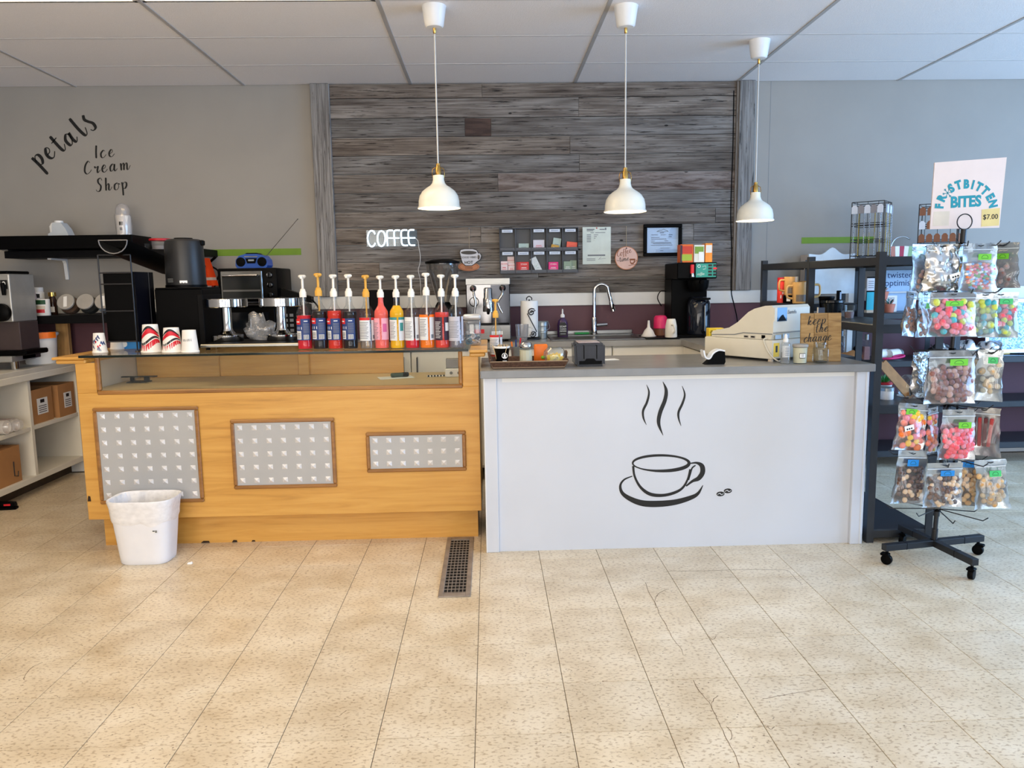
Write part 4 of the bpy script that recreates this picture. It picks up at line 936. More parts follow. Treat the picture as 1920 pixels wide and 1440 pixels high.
L_red = liquid('red', (214, 24, 44)); L_dark = liquid('dark', (26, 14, 16)); L_rd2 = liquid('scarlet', (216, 44, 24)); L_pink = liquid('coral', (250, 106, 96)); L_yel = liquid('yellow', (246, 186, 10)); L_clr = film('syrup clear', (222, 214, 206), .12, .05, .3); L_or = liquid('orange', (250, 128, 20)); L_ros = liquid('rosy', (226, 62, 48)); L_gry = film('syrup smoky', (170, 164, 176), .35, .05, .3)
for u, lab, liq, fl_, pc, st, s in (
    (573, 'first syrup bottle from the left, red syrup, white pump', L_red, .182, m_pw, 'blue', 1.0),
    (602, 'dark syrup bottle with yellow pump and blue label', L_dark, .2, m_py, 'blue', 1.02),
    (630, 'scarlet syrup bottle with blue label, third from the left', L_rd2, .205, m_pw, 'blue', 1.0),
    (658, 'dark syrup bottle with white pump and blue label', L_dark, .2, m_pw, 'blue', 1.0),
    (690, 'clear syrup bottle with yellow pump and red-topped label', L_clr, .17, m_py, 'redtop', .985),
    (717, 'coral pink syrup bottle filled up to the neck', L_pink, .285, m_pw, 'pink', .975),
    (746, 'yellow syrup bottle with white pump and teal label', L_yel, .235, m_pw, 'teal', .975),
    (774, 'bright red syrup in the base of a white-labelled bottle', L_red, .05, m_pw, 'plain', .975),
    (802, 'orange syrup bottle with the tallest raised white pump', L_or, .17, m_pw, 'orange', 1.0),
    (830, 'rosy red syrup bottle with a dark plum label', L_ros, .195, m_pw, 'dark', .975),
    (856, 'smoky grey syrup bottle at the right end of the row', L_gry, .1, m_pw, 'grey', .975)):
    bottle(u, 654.5-(u-573)/283*2.5, lab, liq, fl_, pc, st, s)
# clear candy jar on the right ledge
p = fl(886, 647, 1.0565)
t = thing('candy_jar', 'clear square jar of blue wrapped mints on the counter end', 'jar', p)
MB().box(-.05, .05, -.05, .05, .002, .145, .012, 3).build('jar_body', film('thick clear jar', (214, 218, 222), .12, .06, .4), t, smooth=40); MB().box(-.051, .051, -.051, .051, .146, .176, .012, 3).build('lid', mat('frosted lid', (206, 208, 210), .25, metal=.3), t, smooth=40)
random.seed(11)
wr = [mat('mint wrapper white', (226, 228, 230), .4), mat('mint wrapper blue', (60, 136, 170), .4), mat('mint wrapper dark', (30, 76, 104), .4)]
for k in range(26):
    o = MB().box(-.016, .016, -.009, .009, -.004, .004, .002).build('wrapped_mint', wr[k % 3], t); o.location = (random.uniform(-.03, .03), random.uniform(-.032, .025), .012+.011*(k//6)+random.uniform(0, .008)); o.rotation_euler = (random.uniform(-.8, .8), random.uniform(-.8, .8), random.uniform(0, 3))

# ------------------------------------------------------------------ back worktop, left: microwave, oven, radio
BT = .995
a, b = at(392, 620, 5.40), at(560, 620, 5.40)
t = thing('microwave', 'black microwave under the toaster oven', 'microwave', ((a.x+b.x)/2, 5.62, BT)); hx = (b.x-a.x)/2
MB().box(-hx, hx, -.2, .22, .01, .28, .006).build('cabinet', m_black, t); d = MB().box(-hx+.01, hx-.16, -.214, -.2, .025, .27, .004).build('door', m_black, t); MB().box(-hx+.05, hx-.2, -.2155, -.214, .06, .235).build('window', mat('dark glass', (18, 20, 24), .08), d)
kp = MB().box(hx-.155, hx-.01, -.206, -.2, .025, .27).build('keypad', m_matblack, t); mb = MB(); [mb.box(hx-.14+i*.04, hx-.115+i*.04, -.2075, -.206, .06+j*.035, .08+j*.035) for i in range(3) for j in range(5)]; mb.build('keys', m_grey, kp)
mb = MB(); [mb.box(sx*hx*.8-.02, sx*hx*.8+.02, sy*.15-.02, sy*.15+.02, 0, .011) for sx in (-1, 1) for sy in (-1, 1)]; mb.build('feet', m_black, t)
cx = t.location.x
tag(MB().box(-.36, .34, -.235, .2, 0, .014, .003).build('baking_tray', mat('dark tray steel', (46, 44, 46), .35, metal=.6), None, loc=(at(465, 560, 5.45).x, 5.62, BT+.28)), 'dark baking tray between the toaster oven and the microwave', 'tray')
a, b = at(408, 530, 5.42), at(520, 530, 5.42); oz = BT+.294; hx = (b.x-a.x)/2
t = thing('toaster_oven', 'black toaster oven with three chrome knobs', 'toaster oven', ((a.x+b.x)/2, 5.62, oz))
MB().box(-hx, hx, -.2, .19, .012, .245, .012, 2).build('cabinet', m_black, t, smooth=30)
d = MB().box(-hx+.025, hx-.1, -.212, -.2, .03, .225, .004).build('door', m_steel, t)
MB().box(-hx+.035, hx-.11, -.2145, -.212, .04, .195).build('window', mat('oven glass', (36, 38, 38), .12), d); MB().tube([(-hx+.05, -.212, .19), (-hx+.05, -.24, .195), (hx-.125, -.24, .195), (hx-.125, -.212, .19)], .009, 8).build('handle', m_chrome, d, smooth=60)
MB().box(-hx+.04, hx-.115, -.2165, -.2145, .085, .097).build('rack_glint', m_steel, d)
for k in range(3):
    kn = MB().lathe([(.023, 0), (.021, .012), (.017, .02), (0, .021)], 18, (hx-.05, -.2, .06+k*.068), axis='y').build('knob', m_chrome, t, smooth=40); MB().box(hx-.053, hx-.047, -.224, -.2205, .048+k*.068, .072+k*.068).build('knob_mark', m_black, kn)
mb = MB(); [mb.box(sx*hx*.75-.02, sx*hx*.75+.02, sy*.15-.015, sy*.15+.015, 0, .013) for sx in (-1, 1) for sy in (-1, 1)]; mb.build('feet', m_black, t)
p = at(473, 495, 5.55)
t = thing('radio', 'blue portable radio with a raised antenna on the oven', 'radio', (p.x, 5.6, oz+.2455)); m_rblue = mat('blue plastic', (38, 84, 170), .35)
prof = [(-.1, .0), (.1, 0), (.112, .02), (.108, .06), (.085, .088), (.04, .1), (-.04, .1), (-.085, .088), (-.108, .06), (-.112, .02)]
MB().prism(prof, -.07, .07).build('case', m_rblue, t); MB().prism([(-.05, .1), (.05, .1), (.035, .108), (-.035, .108)], -.05, .05).build('disc_lid', m_black, t)
for sg in (-1, 1): MB().lathe([(.033, 0), (.03, .006), (.0, .008)], 20, (sg*.074, -.07, .045), axis='y').build('speaker', m_black, t, smooth=40)
MB().prism([(-.04, .07), (.04, .07), (.028, .035), (-.028, .035)], -.0735, -.07).build('dial_window', m_black, t); MB().box(-.02, .02, -.075, -.0735, .05, .062).build('display', mat('grey display', (150, 160, 166), .3), t); MB().box(-.045, .045, -.0745, -.07, .078, .085).build('control_bar', m_steel, t)
e = at(558, 411, 5.62); MB().tube([(.075, .05, .09), (e.x-p.x, .02, e.z-(oz+.2455))], .0022, 6).build('antenna', m_steel, t, smooth=60); MB().sphere((e.x-p.x, .02, e.z-(oz+.2455)), .005, seg=8, rings=6).build('antenna_tip', m_steel, t)
a = at(533, 548, 5.5); b = at(585, 562, 5.5); c = at(596, 580, 5.5)
t = thing('sandwich_press', 'black waffle iron with a handle and cord behind the syrup bottles', 'waffle iron', (a.x, 5.5, BT))
MB().box(.12, .3, .0, .2, 0, .2, .01).build('stand', m_black, t); MB().hexa([(-.02, -.02, a.z-BT-.025), (b.x-a.x, -.02, b.z-BT-.022), (b.x-a.x, .06, b.z-BT-.022), (-.02, .06, a.z-BT-.025)], [(-.02, -.02, a.z-BT+.03), (b.x-a.x, -.02, b.z-BT+.02), (b.x-a.x, .06, b.z-BT+.02), (-.02, .06, a.z-BT+.03)]).build('arm', m_black, t)
MB().tube(catmull([(b.x-a.x, 0, b.z-BT), (c.x-a.x, 0, c.z-BT+.02), (c.x-a.x+.01, 0, c.z-BT-.04), (c.x-a.x-.03, 0, c.z-BT-.1), (.25, .05, .12)], 5), .006, 7).build('cord', m_black, t, smooth=60)
# black kettle screen behind the bottles
p = at(722, 600, 5.6)
t = thing('tablet_till', 'black tablet screen standing behind the syrup bottles', 'tablet', (p.x, 5.6, BT)); MB().box(-.11, .11, -.012, .012, .1, .375, .01, 2).build('screen', m_black, t); MB().box(-.03, .03, 0, .05, .0, .2, .004).build('stand', m_black, t); MB().box(-.1, .1, -.06, .08, 0, .012, .003).build('foot', m_black, t); MB().box(-.08, -.055, -.0132, -.012, .13, .145).build('sticker', m_paper, t)
# grinder with clear hopper
p = at(832, 600, 5.6)
t = thing('espresso_grinder', 'coffee grinder with a clear hopper and black lid', 'coffee grinder', (p.x, 5.62, BT))
MB().lathe([(.07, 0), (.07, .02), (.06, .03), (.06, .25), (.045, .28)], 24).build('grinder_body', m_black, t, smooth=40); MB().lathe([(.04, .28), (.06, .34), (.115, .5), (.118, .56)], 30, cap=False).build('hopper', film('smoky hopper', (150, 146, 140), .14, .05, .5), t, smooth=50)
MB().lathe([(.12, .555), (.125, .558), (.125, .57), (.07, .585), (0, .588)], 30).build('hopper_lid', m_black, t, smooth=40); MB().box(.02, .1, -.12, -.05, .16, .26, .01).build('doser', m_black, t)
# espresso machine
a, b = at(873, 560, 5.42), at(957, 560, 5.42); hx = (b.x-a.x)/2
t = thing('espresso_machine', 'chrome espresso machine with a group head and steam wand', 'espresso machine', ((a.x+b.x)/2, 5.65, BT))
m_mir = mat('mirror steel', (104, 103, 104), .1, metal=1., var=.02)
MB().box(-hx, hx, -.12, .2, .12, .445, .006).build('machine_body', m_mir, t); MB().box(-hx-.002, hx+.002, -.125, .2, .4, .447, .003).build('top_rail', m_steel, t); MB().box(0.02, hx-.005, -.124, -.12, .125, .398).build('dark_panel', mat('dark mirror panel', (52, 54, 60), .1, metal=.7), t)
b_ = MB().box(-hx, hx, -.23, .2, .015, .12, .005).build('base', m_steel, t); mb = MB(); [mb.box(-hx+.01, hx-.01, -.225+k*.014, -.219+k*.014, .12, .1235) for k in range(7)]; mb.build('drip_grid', m_matblack, b_); MB().box(.02, .1, -.2315, -.23, .05, .075).build('badge', m_paper, b_); MB().box(-.1, -.03, -.2315, -.23, .06, .09).build('gauge_strip', m_red, b_)
g = MB().lathe([(.036, 0), (.036, .06), (.03, .07), (.03, .13), (.022, .14), (0, .14)], 20, (.0, -.16, .24)).build('group_head', m_chrome, t, smooth=40)
MB().lathe([(.038, 0), (.038, .03)], 20, (0, -.16, .21)).build('portafilter', m_chrome, g, smooth=40); MB().tube([(0, -.19, .225), (.0, -.26, .22), (0, -.32, .205)], [.012, .014, .01], 10).build('portafilter_handle', m_black, g, smooth=60)
for sg in (-1, 1):
    k = MB().lathe([(.022, 0), (.024, .01), (.014, .03), (.01, .04)], 16, (sg*.105, -.12, .375), axis='y').build('steam_valve', m_chrome, t, smooth=40); MB().lathe([(.011, .04), (.009, .045), (0, .045)], 12, (sg*.105, -.12, .375), axis='y').build('valve_cap', mat('maroon cap', (70, 30, 32), .4), k, smooth=40)
    MB().tube(catmull([(sg*.105, -.15, .37), (sg*.1, -.17, .33), (sg*.09-.02*(sg > 0), -.17, .27), (sg*.1, -.17, .2)], 5), .008, 8).build('steam_wand', m_chrome, k, smooth=60)
MB().lathe([(.03, 0), (.034, .004), (.034, .01), (.03, .014)], 20, (-.1, -.155, .28), axis='y', cap=False).build('gauge_ring', m_black, t, smooth=40)
mb = MB(); [mb.cyl((sx*(hx-.03), sy*.15-.01, 0), .014, .016, 10) for sx in (-1, 1) for sy in (-1, 1)]; mb.build('feet', m_black, t)
# ------------------------------------------------------------------ on the white service counter
CT = .9652
def Cx(u, v, y): return Vector((at(u, v, y).x, y, CT))
m_wick = mat('dark wicker', (84, 58, 44), .7, var=.35, scale=90, bump=.6, bscale=140)
t = thing('wicker_tray', 'dark brown woven tray holding cups and sugar on the worktop', 'tray', (.2, 4.07, CT))
MB().box(-.185, .185, -.125, .125, 0, .008).build('tray_floor', m_wick, t)
for a in ((-.205, .205, -.145, -.13), (-.205, .205, .13, .145)):
    o = MB().hexa([(a[0]+.02, -.128 if a[2] < 0 else .118, 0), (a[1]-.02, -.128 if a[2] < 0 else .118, 0), (a[1]-.02, -.118 if a[2] < 0 else .128, 0), (a[0]+.02, -.118 if a[2] < 0 else .128, 0)], [(a[0], a[2], .04), (a[1], a[2], .04), (a[1], a[3]-.005, .04), (a[0], a[3]-.005, .04)]).build('tray_side', m_wick, t)
    if a[2] < 0:
        mb = MB(); mb.tube([(-.2, -.1455, .039), (.2, -.1455, .039), (.185, -.131, .006), (-.185, -.131, .006)], .003, 6, True); mb.build('edge_binding', mat('pale wicker edge', (150, 128, 104), .6), o)
for s in (-1, 1):
    MB().hexa([(s*.178-.006, -.12, 0), (s*.178+.006, -.12, 0), (s*.178+.006, .12, 0), (s*.178-.006, .12, 0)], [(s*.2-.006, -.14, .045), (s*.2+.006, -.14, .045), (s*.2+.006, .14, .045), (s*.2-.006, .14, .045)]).build('tray_end', m_wick, t)
    MB().tube(catmull([(s*.2, -.04, .046), (s*.205, -.03, .072), (s*.205, .03, .072), (s*.2, .04, .046)], 5), .006, 7).build('handle', m_wick, t, smooth=60)
TZ = CT+.0085
p = at(941, 670, 3.995)
t = thing('stir_stick_cup', 'black takeaway cup with a white logo full of stir sticks', 'cup', (p.x, 3.995, TZ))
MB().lathe([(.029, 0), (.03, .003), (.04, .098), (.042, .1), (.042, .105), (.038, .105), (.036, .09), (0, .088)], 28).build('cup_body', m_black, t, smooth=40); MB().lathe([(.0405, .096), (.043, .099), (.043, .106), (.039, .107)], 28, cap=False).build('cup_rim', m_paper, t, smooth=40)
mb = MB(); mb.lathe([(.012, 0), (.015, 0), (.015, .001), (.012, .001)], 20, (.014, -.0365, .058), axis='y', cap=False); mb.sphere((.014, -.0365, .06), .007, (.8, .1, 1), 10, 6); mb.hexa([(.004, -.0375, .048), (.024, -.0375, .048), (.024, -.0355, .048), (.004, -.0355, .048)], [(.008, -.0375, .054), (.02, -.0375, .054), (.02, -.0355, .054), (.008, -.0355, .054)]); mb.box(.003, .025, -.035, -.033, .026, .033); mb.build('logo', m_paper, t, smooth=40)
random.seed(5); m_stick = mat('wooden stir stick', (222, 194, 150), .6)
for k in range(16):
    a = random.uniform(0, 6.28); r = random.uniform(.005, .03); o = MB().box(-.0025, .0025, -.001, .001, .02, .115).build('stir_stick', m_stick, t); o.location = (r*math.cos(a), r*math.sin(a)*.8, 0); o.rotation_euler = (random.uniform(-.25, .25), random.uniform(-.25, .25), a)
p = at(986, 670, 3.985)
t = thing('sugar_shaker', 'tall glass sugar shaker with a steel top in the tray', 'sugar shaker', (p.x, 3.985, TZ))
MB().lathe([(.03, 0), (.034, .003), (.034, .09), (.03, .1)], 12, cap=False).build('shaker_glass', m_glass, t); MB().lathe([(.0, .003), (.032, .004), (.032, .085), (0, .086)], 12).build('sugar', mat('sugar', (222, 214, 190), .9), t); MB().lathe([(.032, .098), (.033, .1), (.033, .112), (.024, .124), (0, .127)], 20).build('shaker_top', m_chrome, t, smooth=40)
p = at(1014, 660, 4.15)
t = thing('sweetener_caddy', 'orange plastic box of sweetener at the back of the tray', 'box', (p.x, 4.15, TZ)); MB().box(-.037, .037, -.02, .02, 0, .1, .008, 2).build('caddy_body', m_orange, t, smooth=40); MB().sphere((.012, -.023, .03), .01, (1.3, .5, 1), 10, 6).build('green_cap', mat('lime plastic', (120, 200, 40), .4), t, smooth=60)
p = at(1040, 672, 4.02)
m_bowl = film('bowl glass', (222, 228, 226), .08, .04, .45)
t = thing('sweetener_bowl', 'round glass bowl of yellow sweetener packets in the tray', 'bowl', (p.x, 4.02, TZ))
MB().lathe([(0, 0), (.032, .0), (.05, .018), (.061, .045), (.057, .074), (.04, .09), (.038, .094)], 28, cap=False).build('bowl_glass', m_bowl, t, smooth=60)
random.seed(9)
for k in range(12):
    blue = k in (9, 10); o = MB().box(-.026, .026, -.0018, .0018, -.016, .016).build('sweetener_packet', m_yellow if k % 3 else mat('pale yellow packet', (250, 232, 150), .5), t)
    o.location = (random.uniform(-.02, .02), -.03+.005*k+random.uniform(-.004, .004), .032+random.uniform(-.005, .014)); o.rotation_euler = (random.uniform(-.4, .1), random.uniform(-.7, .7), random.uniform(-.4, .4))
    if k == 0: text('MOCA', .014, mat('blue print', (40, 70, 150), .5), o, (0, -.0022, 0))
p = at(930, 640, 4.38)
bottle(930, 640, 'syrup bottle with a yellow pump standing behind the wicker tray', L_ros, .1, m_py, 'redtop', .88, 4.36, CT)
p = at(962, 660, 4.36)
t = thing('metal_pail', 'small galvanised pail holding pens behind the tray', 'pail', (p.x+.02, 4.36, CT)); m_galv = mat('galvanised steel', (160, 168, 172), .35, metal=.8, var=.12, scale=25)
MB().lathe([(.026, 0), (.028, .002), (.033, .075), (.035, .078), (.035, .082), (.031, .08), (.026, .006), (0, .006)], 24).build('pail_body', m_galv, t, smooth=40); MB().tube(catmull([(.034, 0, .07), (.05, -.01, .05), (.045, -.02, .0), (.03, -.03, -.0)], 5), .002, 6).build('handle', m_galv, t, smooth=60)
for k, c in enumerate((m_orange, m_lblue, m_red)): o = MB().cyl((0, 0, .01), .0045, .1+.01*k, 8).build('pen', c, t); o.location = (-.012+.011*k, 0, 0); o.rotation_euler = (0, -.15+.13*k, 0)
# napkin dispenser
a, b = at(1084, 686, 3.985), at(1138, 686, 3.985)
t = thing('napkin_dispenser', 'smoky black napkin dispenser in the middle of the worktop', 'napkin dispenser', ((a.x+b.x)/2-.012, 4.07, CT)); m_smoke = mat('smoky plastic', (26, 28, 38), .2, var=.25, scale=12, spec=.25)
mb = MB(); mb.hexa([(-.078, -.088, 0), (.078, -.088, 0), (.078, .085, 0), (-.078, .085, 0)], [(-.085, -.085, .12), (.08, -.085, .12), (.078, .085, .125), (-.082, .085, .125)]); bmesh.ops.bevel(mb.bm, geom=mb.bm.edges[:], offset=.012, segments=2, affect='EDGES'); mb.build('dispenser_body', m_smoke, t, smooth=35)
MB().prism([(-.058, .012), (.06, .012), (.06, .03), (.03, .03), (.02, .042), (-.02, .042), (-.03, .03), (-.058, .03)], -.092, -.086).build('front_plate', m_black, t)
mb = MB(); mb.box(-.035, -.031, -.09, -.085, .04, .112); mb.box(.032, .036, -.09, -.085, .04, .112); mb.build('front_rib', m_black, t); MB().box(-.06, .055, -.06, .07, .121, .1262, .002).build('top_panel', mat('dusty pink panel', (176, 160, 160), .3), t)
tag(MB().box(-.05, .05, -.035, .035, 0, .002).build('paper_napkin', m_paper, None, loc=(at(1142, 664, 4.3).x, 4.32, CT), rot=(0, 0, .2)), 'white paper napkin lying behind the napkin dispenser', 'napkin')
# tape dispenser
t = thing('tape_dispenser', 'black tape dispenser with a white top on the worktop', 'tape dispenser', Cx(1338, 676, 4.0), .05)
MB().prism([(-.055, 0), (.05, 0), (.056, .012), (.052, .066), (.02, .07), (-.005, .055), (-.03, .022)], -.024, .024).build('holder', m_black, t); mb = MB(); mb.ribbon(catmull([(-.062, .075), (-.052, .04), (-.03, .032), (-.01, .06), (.02, .075), (.052, .07)], 5), [.008]*26, .026, .052); mb.build('top_band', m_wplast, t)
# cash register
ANG = math.atan2(.838, -.545)
t = thing('cash_register', 'cream cash register with a slanted keyboard hood', 'cash register', (1.504, 4.041, CT), ANG)
# local x runs along the long side (away from the near corner), local -y along the short side
m_reg = mat('cream register plastic', (216, 211, 196), .45, var=.02)
WD = .34; LN = .465
d = MB().box(0, LN, -WD, 0, .014, .115, .006, 2).build('cash_drawer', m_reg, t, smooth=30); mb = MB(); [mb.cyl((x, y, 0), .014, .015, 10) for x in (.03, LN-.03) for y in (-.03, -WD+.03)]; mb.build('feet', m_liner, d)
pf = [(.02, .117), (.42, .117), (.425, .135), (.415, .15), (.3, .172), (.24, .205), (.17, .262), (.13, .281), (.06, .298), (.02, .3), (.006, .285), (.006, .16)]
mb = MB(); mb.prism(pf, -WD+.01, -.012); hood = mb.build('hood', m_reg, t)
MB().prism([(.01, .15), (.2, .15), (.26, .138), (.42, .13), (.42, .126), (.258, .133), (.2, .145), (.01, .145)], -.0118, -.0105).build('hood_groove', m_grey, hood)
mb = MB(); [mb.box(x, x+.03, -.0118, -.0102, .122, .134) for x in (.12, .165)]; mb.build('port', mat('port grey', (150, 146, 140), .4), hood); mb = MB(); [mb.box(x+.004, x+.026, -.0102, -.0095, .125, .131) for x in (.12, .165)]; mb.build('port_slot', m_black, hood); MB().box(.055, .078, -.0118, -.0102, .122, .14).build('power_port', m_black, hood)
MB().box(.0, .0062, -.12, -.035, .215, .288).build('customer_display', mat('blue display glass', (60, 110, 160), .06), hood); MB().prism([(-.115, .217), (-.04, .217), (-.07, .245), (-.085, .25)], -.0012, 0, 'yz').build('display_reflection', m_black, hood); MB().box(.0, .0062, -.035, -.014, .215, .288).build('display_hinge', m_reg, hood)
text('Sam4s', .03, m_grey, hood, (-.0002, -.165, .262), (PI/2, 0, -PI/2)); MB().box(.003, .0058, -.08, -.03, .12, .142).build('blue_sticker', mat('pale blue sticker', (170, 196, 220), .5), hood); MB().box(.003, .0058, -.15, -.095, .122, .146).build('blue_sticker', MATS['pale blue sticker'], hood)
MB().box(.0, .0062, -WD+.02, -.014, .152, .155).build('back_groove', m_grey, hood)
y_ = MB().box(-.0012, 0, -.06, -.012, .026, .1).build('warning_sticker', m_yellow, d); MB().box(-.002, -.0012, -.044, -.028, .05, .085).build('pictogram', m_ink, y_)
MB().tube(catmull([(.04, -.01, .125), (.05, .006, .118), (.035, .008, .08), (.0, .008, .035), (-.03, -.01, .008), (-.02, -.04, .006)], 5), .004, 7).build('cable', m_reg, t, smooth=60)
t = thing('sanitizer_spray', 'clear sanitizer spray bottle beside the register', 'spray bottle', Cx(1472, 680, 3.955))
MB().lathe([(0, 0), (.023, 0), (.025, .003), (.025, .1), (.02, .112), (.01, .117)], 24, cap=False).build('bottle', m_clear, t, smooth=50); MB().lathe([(0, .003), (.023, .004), (.023, .06), (0, .061)], 24).build('fluid', film('clear fluid', (210, 216, 222), .2, .05, .4), t, smooth=50); MB().lathe([(.013, .112), (.013, .13), (.009, .133), (.008, .148), (.004, .155), (0, .156)], 16).build('sprayer', m_wplast, t, smooth=40)
l = MB().patch(.0255, -1, .7, .035, .095).build('label', film('label film', (236, 238, 240), .5, .2, .2), t); mb = MB(); [mb.patch(.0258, -.4, .5, .045+k*.009, .048+k*.009, seg=4) for k in range(5)]; mb.build('print', m_grey, l)
t = thing('jar_candle', 'cream jar candle with a silver lid on the worktop', 'candle', Cx(1499.5, 680, 3.955))
MB().lathe([(0, 0), (.031, 0), (.034, .003), (.037, .088)], 28, cap=False).build('jar', m_glass, t, smooth=50); MB().lathe([(0, .003), (.032, .004), (.0355, .084), (0, .085)], 28).build('wax', mat('ivory wax', (228, 222, 196), .6), t, smooth=50); MB().lathe([(.039, .087), (.04, .089), (.04, .099), (.036, .102), (0, .102)], 28).build('lid', m_gst2, t, smooth=40)
l = MB().patch(.0362, -.45, .45, .03, .056).build('label', m_ink, t); l2 = MB().patch(.0366, -.4, .4, .033, .053).build('label_face', m_paper, t); mb = MB(); [mb.patch(.037, -.2, .2, .038+k*.005, .04+k*.005, seg=3) for k in range(3)]; mb.build('print', m_grey, l2)
# keep the change sign
a, b = at(1500, 677, 4.02), at(1576, 677, 4.02)
t = thing('tip_sign', 'wooden plank sign reading keep the change', 'sign', ((a.x+b.x)/2, 4.02, CT), rot=(-.06, 0, .0)); hw = (b.x-a.x)/2
m_tipw = grain('rustic honey plank', [(.25, (112, 82, 44)), (.45, (160, 124, 74)), (.62, (184, 148, 94)), (.8, (140, 104, 58))], 'x', 60, 6, rough=.7, rnd=1, bump=.3, speck=(22, .05, (80, 52, 26)))
for k in range(3):
    x0 = -hw+k*2*hw/3; MB().box(x0+.0008, x0+2*hw/3-.0008, -.006, .006, 0, .258, .0015).build('plank', m_tipw, t)
MB().box(-hw*.9, hw*.9, .006, .014, .04, .07).build('batten', m_tipw, t); MB().box(-hw*.9, hw*.9, .006, .014, .19, .22).build('batten', m_tipw, t)
mb = MB(); script(mb, 'keep', -hw*.68, .195, .026, .06, .2, .4, 1.05, -.0062, .0006, .3); script(mb, 'the', -hw*.32, .155, .026, .06, .2, .4, 1.05, -.0062, .0006, .3); script(mb, 'change', -hw*.86, .104, .026, .06, .2, .4, .98, -.0062, .0006, .3); mb.build('lettering', m_ink, t)
t = thing('tip_jar', 'empty square glass tip jar before the wooden sign', 'jar', Cx(1538, 678.5, 3.965))
mb = MB(); mb.box(-.033, .033, -.033, .033, 0, .082, .01, 3); mb.build('jar_body', m_glass, t, smooth=40); MB().lathe([(.026, .08), (.026, .095), (.03, .097), (.03, .107)], 24, cap=False).build('jar_neck', m_glass, t, smooth=40); MB().box(-.027, .027, -.027, .027, .004, .011, .004).build('coins', mat('mixed coins', (96, 90, 82), .35, metal=.7, var=.5, scale=90), t); MB().box(-.028, .028, -.0338, -.0332, .048, .05).build('tape_line', m_clear, t)
# ------------------------------------------------------------------ back worktop, right of the espresso machine
def Bx(u, v, y): return Vector((at(u, v, y).x, y, BT))
t = thing('paper_towel_holder', 'paper towel roll on a black scroll wire stand', 'paper towel', Bx(993, 632, 5.6))
MB().lathe([(.018, .02), (.062, .02), (.063, .024), (.063, .276), (.062, .28), (.018, .28)], 32).build('towel_roll', m_paper, t, smooth=40); MB().lathe([(.08, 0), (.08, .008), (.076, .012), (0, .014)], 28).build('stand_base', m_wire, t, smooth=40); MB().tube([(0, 0, .01), (0, 0, .29)], .006, 8).build('rod', m_wire, t); MB().tube(catmull([(-.018, 0, .285), (-.018, 0, .3), (0, 0, .312), (.018, 0, .3), (.018, 0, .285)], 4), .004, 6).build('finial', m_wire, t, smooth=60)
sp = [(.012+.03*(1-k/20)*math.cos(.4+k*.55), -.072, .2+.03*(1-k/20)*math.sin(.4+k*.55)) for k in range(20)]; sp2 = [(.022-.026*(1-k/20)*math.cos(.4+k*.55), -.072, .045-.026*(1-k/20)*math.sin(.4+k*.55)) for k in range(20)]
MB().tube(list(reversed(sp))+[(-.018, -.072, .19)]+[(.048, -.072, .06)]+sp2, .004, 6).build('scroll_wire', m_wire, t, smooth=60)
t = thing('tin_bucket', 'ribbed galvanised bucket beside the paper towels', 'bucket', Bx(1017, 632, 5.62)); MB().lathe([(.03, 0), (.033, .003), (.036, .045), (.038, .047), (.037, .05), (.04, .095), (.042, .097), (.041, .1), (.043, .125), (.046, .128), (.045, .13), (.04, .126), (.03, .008), (0, .008)], 28).build('bucket_body', m_galv, t, smooth=25); MB().tube(catmull([(-.046, 0, .12), (-.05, -.03, .08), (.0, -.055, .06), (.05, -.03, .08), (.046, 0, .12)], 5), .002, 6).build('bail', m_galv, t, smooth=60)
t = thing('clear_mug', 'clear plastic mug behind the sugar shaker', 'mug', Bx(979, 638, 5.42)); MB().lathe([(0, 0), (.032, 0), (.036, .01), (.042, .04), (.047, .12)], 24, cap=False).build('mug_body', film('cloudy plastic', (200, 204, 214), .2, .1, .5), t, smooth=50); MB().tube(catmull([(.045, 0, .1), (.07, 0, .09), (.07, 0, .05), (.042, 0, .035)], 5), .005, 7).build('handle', m_clear, t, smooth=60)
t = thing('soap_bottle', 'purple hand soap bottle with a white pump by the sink', 'soap bottle', Bx(1055, 628, 5.78))
m_soap = mat('purple soap', (66, 44, 84), .12, coat=.3); mb = MB(); mb.lathe([(0, 0), (.036, 0), (.04, .004), (.04, .1), (.034, .125), (.018, .14), (.014, .15)], 28, sy=.7); mb.build('bottle_body', m_soap, t, smooth=50); MB().lathe([(.016, .148), (.016, .165), (.011, .172), (.006, .176), (.006, .195), (.004, .21), (0, .212)], 16).build('pump', m_wplast, t, smooth=40)
l = MB().prism([(-.028, .012), (.028, .012), (.028, .09), (.016, .112), (-.016, .112), (-.028, .09)], -.0295, -.0285).build('label', m_ink, t)
for s, z, sz in (('SOAP', .08, .02), ('CLEAN', .062, .015), ('HANDS', .046, .015)): text(s, sz, m_paper, l, (0, -.03, z))
mb = MB(); mb.box(-.02, .02, -.0302, -.0296, .022, .03); mb.build('print', m_grey, l)
